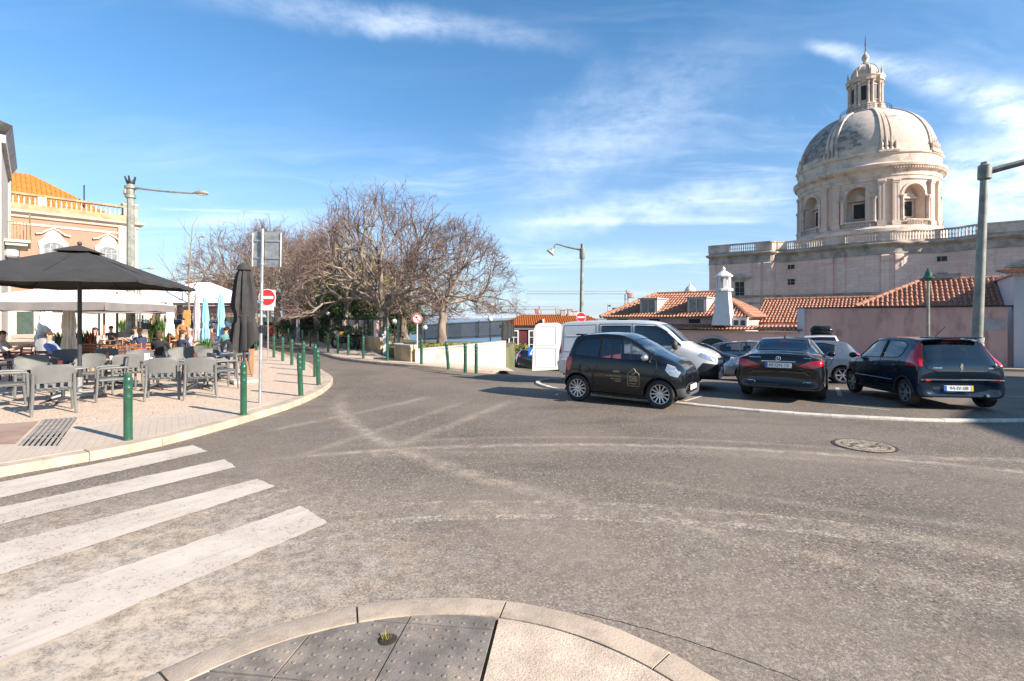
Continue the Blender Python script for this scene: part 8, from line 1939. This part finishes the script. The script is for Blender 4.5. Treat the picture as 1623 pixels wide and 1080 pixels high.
# mid-ground wooden kiosk posts and coloured cloths under the white canopy
ks = thing('terrace_bar', 'orange brown wooden bar stand under the big white canopy', 'stand', (X(280, 27), 27, TZ), .2); MB().box((0, 0, .55), (2.2, .5, 1.1), 0, .02).build('counter', 'wood', ks); MB().box((0, 0, 1.12), (2.4, .6, .05)).build('counter_top', 'tabletop', ks)
for x in (-1.1, 1.1): MB().box((x, 0, 1.25), (.07, .07, 2.5)).build('post', 'wood', ks)
MB().box((.5, .0, 1.75), (.35, .05, .8), 0, .02).build('hanging_cloth', pm('amber_cloth', (.50, .24, .06), .8), ks)
for px, Z, c_, lab in ((400, 40, (.62, .58, .54), 'pale cloth covered market stall left of the no entry sign'), (413, 43, (.40, .36, .34), 'greyish market stall bundle beside the red litter bin')):
    st = thing('market_stall', lab, 'stall', (X(px, Z), Z, TZ), .3); MB().box((0, 0, .55), (1.1, .8, 1.1), 0, .12).build('cloth_bundle', pm('stall_cloth', c_, .9), st); MB().tube([(-.5, 0, 1.0), (-.5, 0, 1.5)], .03, 6).build('pole', 'galv', st)

# ------------------------------------------------------------ people
def person(lab, x, y, rz, shirt, trousers, hair, pose='sit', seat=.46, lean=.0, long_hair=False, arm=(.35, .25), skin='skin', hat=None, z=TZ, scale=1.0):
    """front is +y. One skinned body, clothes coloured by region, head with face, five fingered hands"""
    t = thing('person', lab, 'person', (x, y, z), rz); t.scale = (scale,) * 3
    v = []; e = []; r = []; part = []
    def P(p, rr, par, g):
        v.append(Vector(p)); r.append(rr); part.append(g)
        if par is not None: e.append((par, len(v) - 1))
        return len(v) - 1
    hz = seat + .10 if pose == 'sit' else .92; L = Vector((0, -lean, 0))
    def T(p, k): return (p[0], p[1] - lean * k, p[2])
    pel = P((0, 0, hz), .135, None, 1); w1_ = P(T((0, -.01, hz + .16), .4), .125, pel, 0); ch = P(T((0, -.02, hz + .34), .8), .150, w1_, 0); nk = P(T((0, -.01, hz + .50), 1), .062, ch, 0); hd0 = P(T((0, .0, hz + .57), 1.05), .055, nk, 2)
    hd1 = P(T((0, .015, hz + .66), 1.1), .085, hd0, 2); hd2 = P(T((0, .005, hz + .745), 1.1), .082, hd1, 2)
    for s_ in (-1, 1):
        hp = P((s_ * .10, .02, hz - .02), .10, pel, 1)
        if pose == 'sit':
            kn = P((s_ * .14, .43, hz + .0), .072, hp, 1); an = P((s_ * .13, .47, .09), .048, kn, 1); to = P((s_ * .14, .62, .045), .038, an, 3)
        else:
            kn = P((s_ * .11, .06 * s_, .50), .070, hp, 1); an = P((s_ * .11, -.03 + .08 * s_, .09), .046, kn, 1); to = P((s_ * .12, .13 + .08 * s_, .04), .038, an, 3)
        sh = P(T((s_ * .185, -.015, hz + .44), .95), .070, ch, 0); el = P(T((s_ * .245, .02 + arm[0] * .3, hz + .19), .6), .048, sh, 0)
        wr = P((s_ * (.17), .05 + arm[0], hz + .10 + arm[1]), .031, el, 2); pm_ = P((s_ * .155, .11 + arm[0], hz + .10 + arm[1]), .030, wr, 2)
        for k in range(4):
            f0 = P((s_ * .155 + (k - 1.5) * .017, .155 + arm[0], hz + .105 + arm[1]), .0095, pm_, 2); P((s_ * .155 + (k - 1.5) * .020, .155 + (.055, .065, .06, .045)[k] + arm[0], hz + .085 + arm[1]), .008, f0, 2)
        th = P((s_ * .155 - s_ * .035, .125 + arm[0], hz + .105 + arm[1]), .011, pm_, 2); P((s_ * .155 - s_ * .05, .16 + arm[0], hz + .095 + arm[1]), .009, th, 2)
    me = bpy.data.meshes.new('tmp_body'); me.from_pydata(v, e, []); ob = bpy.data.objects.new('tmp_body', me); C.objects.link(ob)
    sk = ob.modifiers.new('skin', 'SKIN'); sv = me.skin_vertices[0].data
    for i, q in enumerate(r): sv[i].radius = (q, q * (.72 if i in (w1_, ch) else 1))
    sv[0].use_root = True; sb = ob.modifiers.new('sub', 'SUBSURF'); sb.levels = sb.render_levels = 1
    bpy.context.view_layer.update(); bm = bpy.data.meshes.new_from_object(ob.evaluated_get(bpy.context.evaluated_depsgraph_get())); bpy.data.objects.remove(ob)
    VA = np.array([tuple(q) for q in v]); mats = [0] * len(bm.polygons); segs = [(np.array(v[a]), np.array(v[b]), part[b]) for a, b in e]
    for f in bm.polygons:
        c = np.array(f.center); best = None
        for a, b, g in segs:
            ab = b - a; u = min(1, max(0, float(np.dot(c - a, ab) / np.dot(ab, ab)))); d = float(np.linalg.norm(c - a - ab * u))
            if best is None or d < best[0]: best = (d, g)
        mats[f.index] = best[1]
    bm.materials.clear()
    for m_ in (shirt, trousers, M[skin], M['black']): bm.materials.append(m_)
    bm.polygons.foreach_set('material_index', mats); bm.polygons.foreach_set('use_smooth', [True] * len(mats)); bm.update()
    o = bpy.data.objects.new('body', bm); C.objects.link(o); o.parent = t; bm.name = 'body'
    hc = Vector(T((0, .012, hz + .705), 1.1))
    mb = MB().tube([hc + Vector((0, .088, .02)), hc + Vector((0, .112, -.02)), hc + Vector((0, .092, -.026))], [.009, .014, .008], 6); mb.build('nose', skin, o, 60)
    for s_ in (-1, 1):
        MB().ball(hc + Vector((s_ * .085, -.005, -.005)), (.012, .022, .032), 8, 6).build('ear', skin, o, 60); MB().ball(hc + Vector((s_ * .032, .082, .012)), (.011, .007, .007), 8, 6).build('eye', 'black', o, 60)
    MB().box(hc + Vector((0, .083, -.052)), (.045, .008, .007)).build('mouth', 'tail', o, 0)
    mb = MB(); mb.ball(hc + Vector((0, -.022, .030)), (.095, .098, .082), 14, 9)
    if long_hair: mb.ball(hc + Vector((0, -.065, -.06)), (.088, .055, .15), 12, 8)
    mb.build('hair', hair, o, 60)
    if hat: mb = MB().lathe([(.16, .0), (.10, .01), (.098, .07), (.0, .10)], 16, tuple(hc + Vector((0, 0, .06)))); mb.build('hat', hat, o)
    return t
def cloth(n, c): return pm(n, c, .9, var=.15, vs=6)
hb, hd, hg = cloth('brown_hair', (.07, .035, .018)), cloth('dark_hair', (.018, .013, .011)), cloth('grey_hair', (.30, .28, .26))
navy, jean, blk = cloth('navy_shirt', (.025, .035, .075)), cloth('jeans', (.06, .09, .16)), cloth('black_cloth', (.018, .018, .02))
def pers(lab, px, Z, a, *r, **k):
    return person(lab, X(px, Z), Z, rad(a), *r, **k)
pers('man in a light blue shirt leaning back in a chair left of the parasol pole', 92, 14.6, -75, cloth('blue_shirt', (.20, .26, .48)), jean, hb, lean=.20, arm=(.2, 0))
pers('person in a pale top at the left edge behind the tables, head low', 12, 15.6, -60, cloth('pale_top', (.42, .40, .38)), blk, hb, lean=.1)
pers('man in a navy shirt with short hair seated left of the blue parasols', 287, 16.6, -20, navy, blk, hb, lean=-.05)
pers('woman in black with hair tied up seen from behind beside the lamp column tables', 253, 16.0, 15, blk, cloth('patterned_trousers', (.13, .12, .15)), hb, long_hair=True)
pers('person in navy and red bending over the light wooden table', 226, 19.0, 70, navy, cloth('red_trousers', (.45, .03, .03)), cloth('blond_hair', (.30, .20, .09)), lean=-.15)
pers('dark haired woman sitting behind the folded charcoal parasol in a black top', 366, 16.8, 60, blk, jean, hd, long_hair=True, arm=(.3, .2))
pers('person in a teal top seated far behind the blue folded parasols', 358, 21, 30, cloth('teal_top', (.10, .24, .24)), jean, hd)
pers('person in a white top seated at the left wooden tables', 215, 21.5, 160, cloth('white_top', (.62, .60, .58)), jean, hb)
pers('person in an orange top standing by the bar under the white canopy', 290, 26, 200, cloth('orange_top', (.42, .17, .05)), blk, hd, pose='stand', arm=(.1, -.1))
pers('person in brown standing by the far tables left of the white folded parasol', 240, 28, 150, cloth('brown_top', (.20, .09, .05)), blk, hd, pose='stand', arm=(.1, -.1))
jk = thing('draped_jacket', 'grey jacket draped over the back of a chair below the cream folded parasol', 'jacket', (X(72, 15.4), 15.4, TZ), .2); V = []; n = 18
for i in range(9):
    for j in range(n): a = 2 * PI * j / n; rr = 1 + .12 * math.sin(3 * a + i) + .08 * math.sin(7 * a); V.append((.26 * rr * math.cos(a) * (.75 + .05 * i), .11 * rr * math.sin(a) * (1 + .05 * i), 1.22 - i * .09 + .02 * math.sin(5 * a)))
MB().add(V, [(i * n + j, (i + 1) * n + j, (i + 1) * n + (j + 1) % n, i * n + (j + 1) % n) for i in range(8) for j in range(n)] + [tuple(range(n))]).build('cloth', cloth('grey_jacket', (.33, .33, .34)), jk, 60)

for px, Z, a, sh, hr, lab in ((150, 20.5, 170, (.35, .30, .26), hd, 'person in a beige top facing the road at the left light wooden table'), (176, 24.0, 200, (.08, .10, .12), hb, 'person in dark grey facing the road behind the light wooden tables'), (300, 19.2, 140, (.40, .36, .34), hg, 'grey haired person in a pale top by the mauve folded parasol'), (335, 24.5, 10, (.16, .05, .05), hd, 'person in dark red seated far behind the left blue folded parasol'), (60, 20.2, -60, (.10, .12, .20), hg, 'grey haired person in dark blue seated behind the left cream folded parasol')):
    pers(lab, px, Z, a, cloth('top_cloth', sh), jean, hr)

for i, (px, Z, dx, lab) in enumerate(((100, 10.45, .1, 'small white cup on the round table by the charcoal parasol pole'), (250, 12.5, -.1, 'small white cup on the table behind the left chair of the middle pair'), (312, 12.5, .12, 'small white cup on the table behind the right chair of the middle pair'), (345, 14.0, 0, 'small white cup on the table beside the folded charcoal parasol'), (178, 12.9, .05, 'small white cup on the second row table left of the middle pair'))):
    c_ = MB().lathe([(.022, 0), (.036, .03), (.038, .065), (.034, .065), (.02, .01), (0, .01)], 14).build('cup', 'fabric_white'); c_.location = (X(px, Z) + dx, Z - .1, TZ + .733); tag(c_, lab, 'cup', 'cups on the grey tables')
    m_ = MB().add([(-.05, -.03, 0), (.05, -.03, 0), (.05, 0, .15), (-.05, 0, .15), (-.05, .03, 0), (.05, .03, 0)], [(0, 1, 2, 3), (3, 2, 5, 4)]).build('menu_card', ['wooddark', 'signwhite'][i % 2:i % 2 + 1], smooth=0); m_.location = (X(px, Z) + dx - .2, Z + .05, TZ + .734); m_.rotation_euler.z = i * .7; tag(m_, lab.replace('small white cup', 'folded menu card'), 'menu card', 'menu cards on the grey tables')
# ------------------------------------------------------------ air
hm = bpy.data.materials.new('river_haze'); hm.use_nodes = True; hn = hm.node_tree; hn.nodes.remove(hn.nodes['Principled BSDF'])
pv = hn.nodes.new('ShaderNodeVolumePrincipled'); pv.inputs['Color'].default_value = (.80, .88, 1, 1); pv.inputs['Density'].default_value = 2.5e-5; hn.links.new(pv.outputs[0], hn.nodes['Material Output'].inputs['Volume'])
M['haze'] = hm; MB().box((0, 22000, -2), (84000, 49000, 148)).build('haze', 'haze', smooth=0)['kind'] = 'stuff'
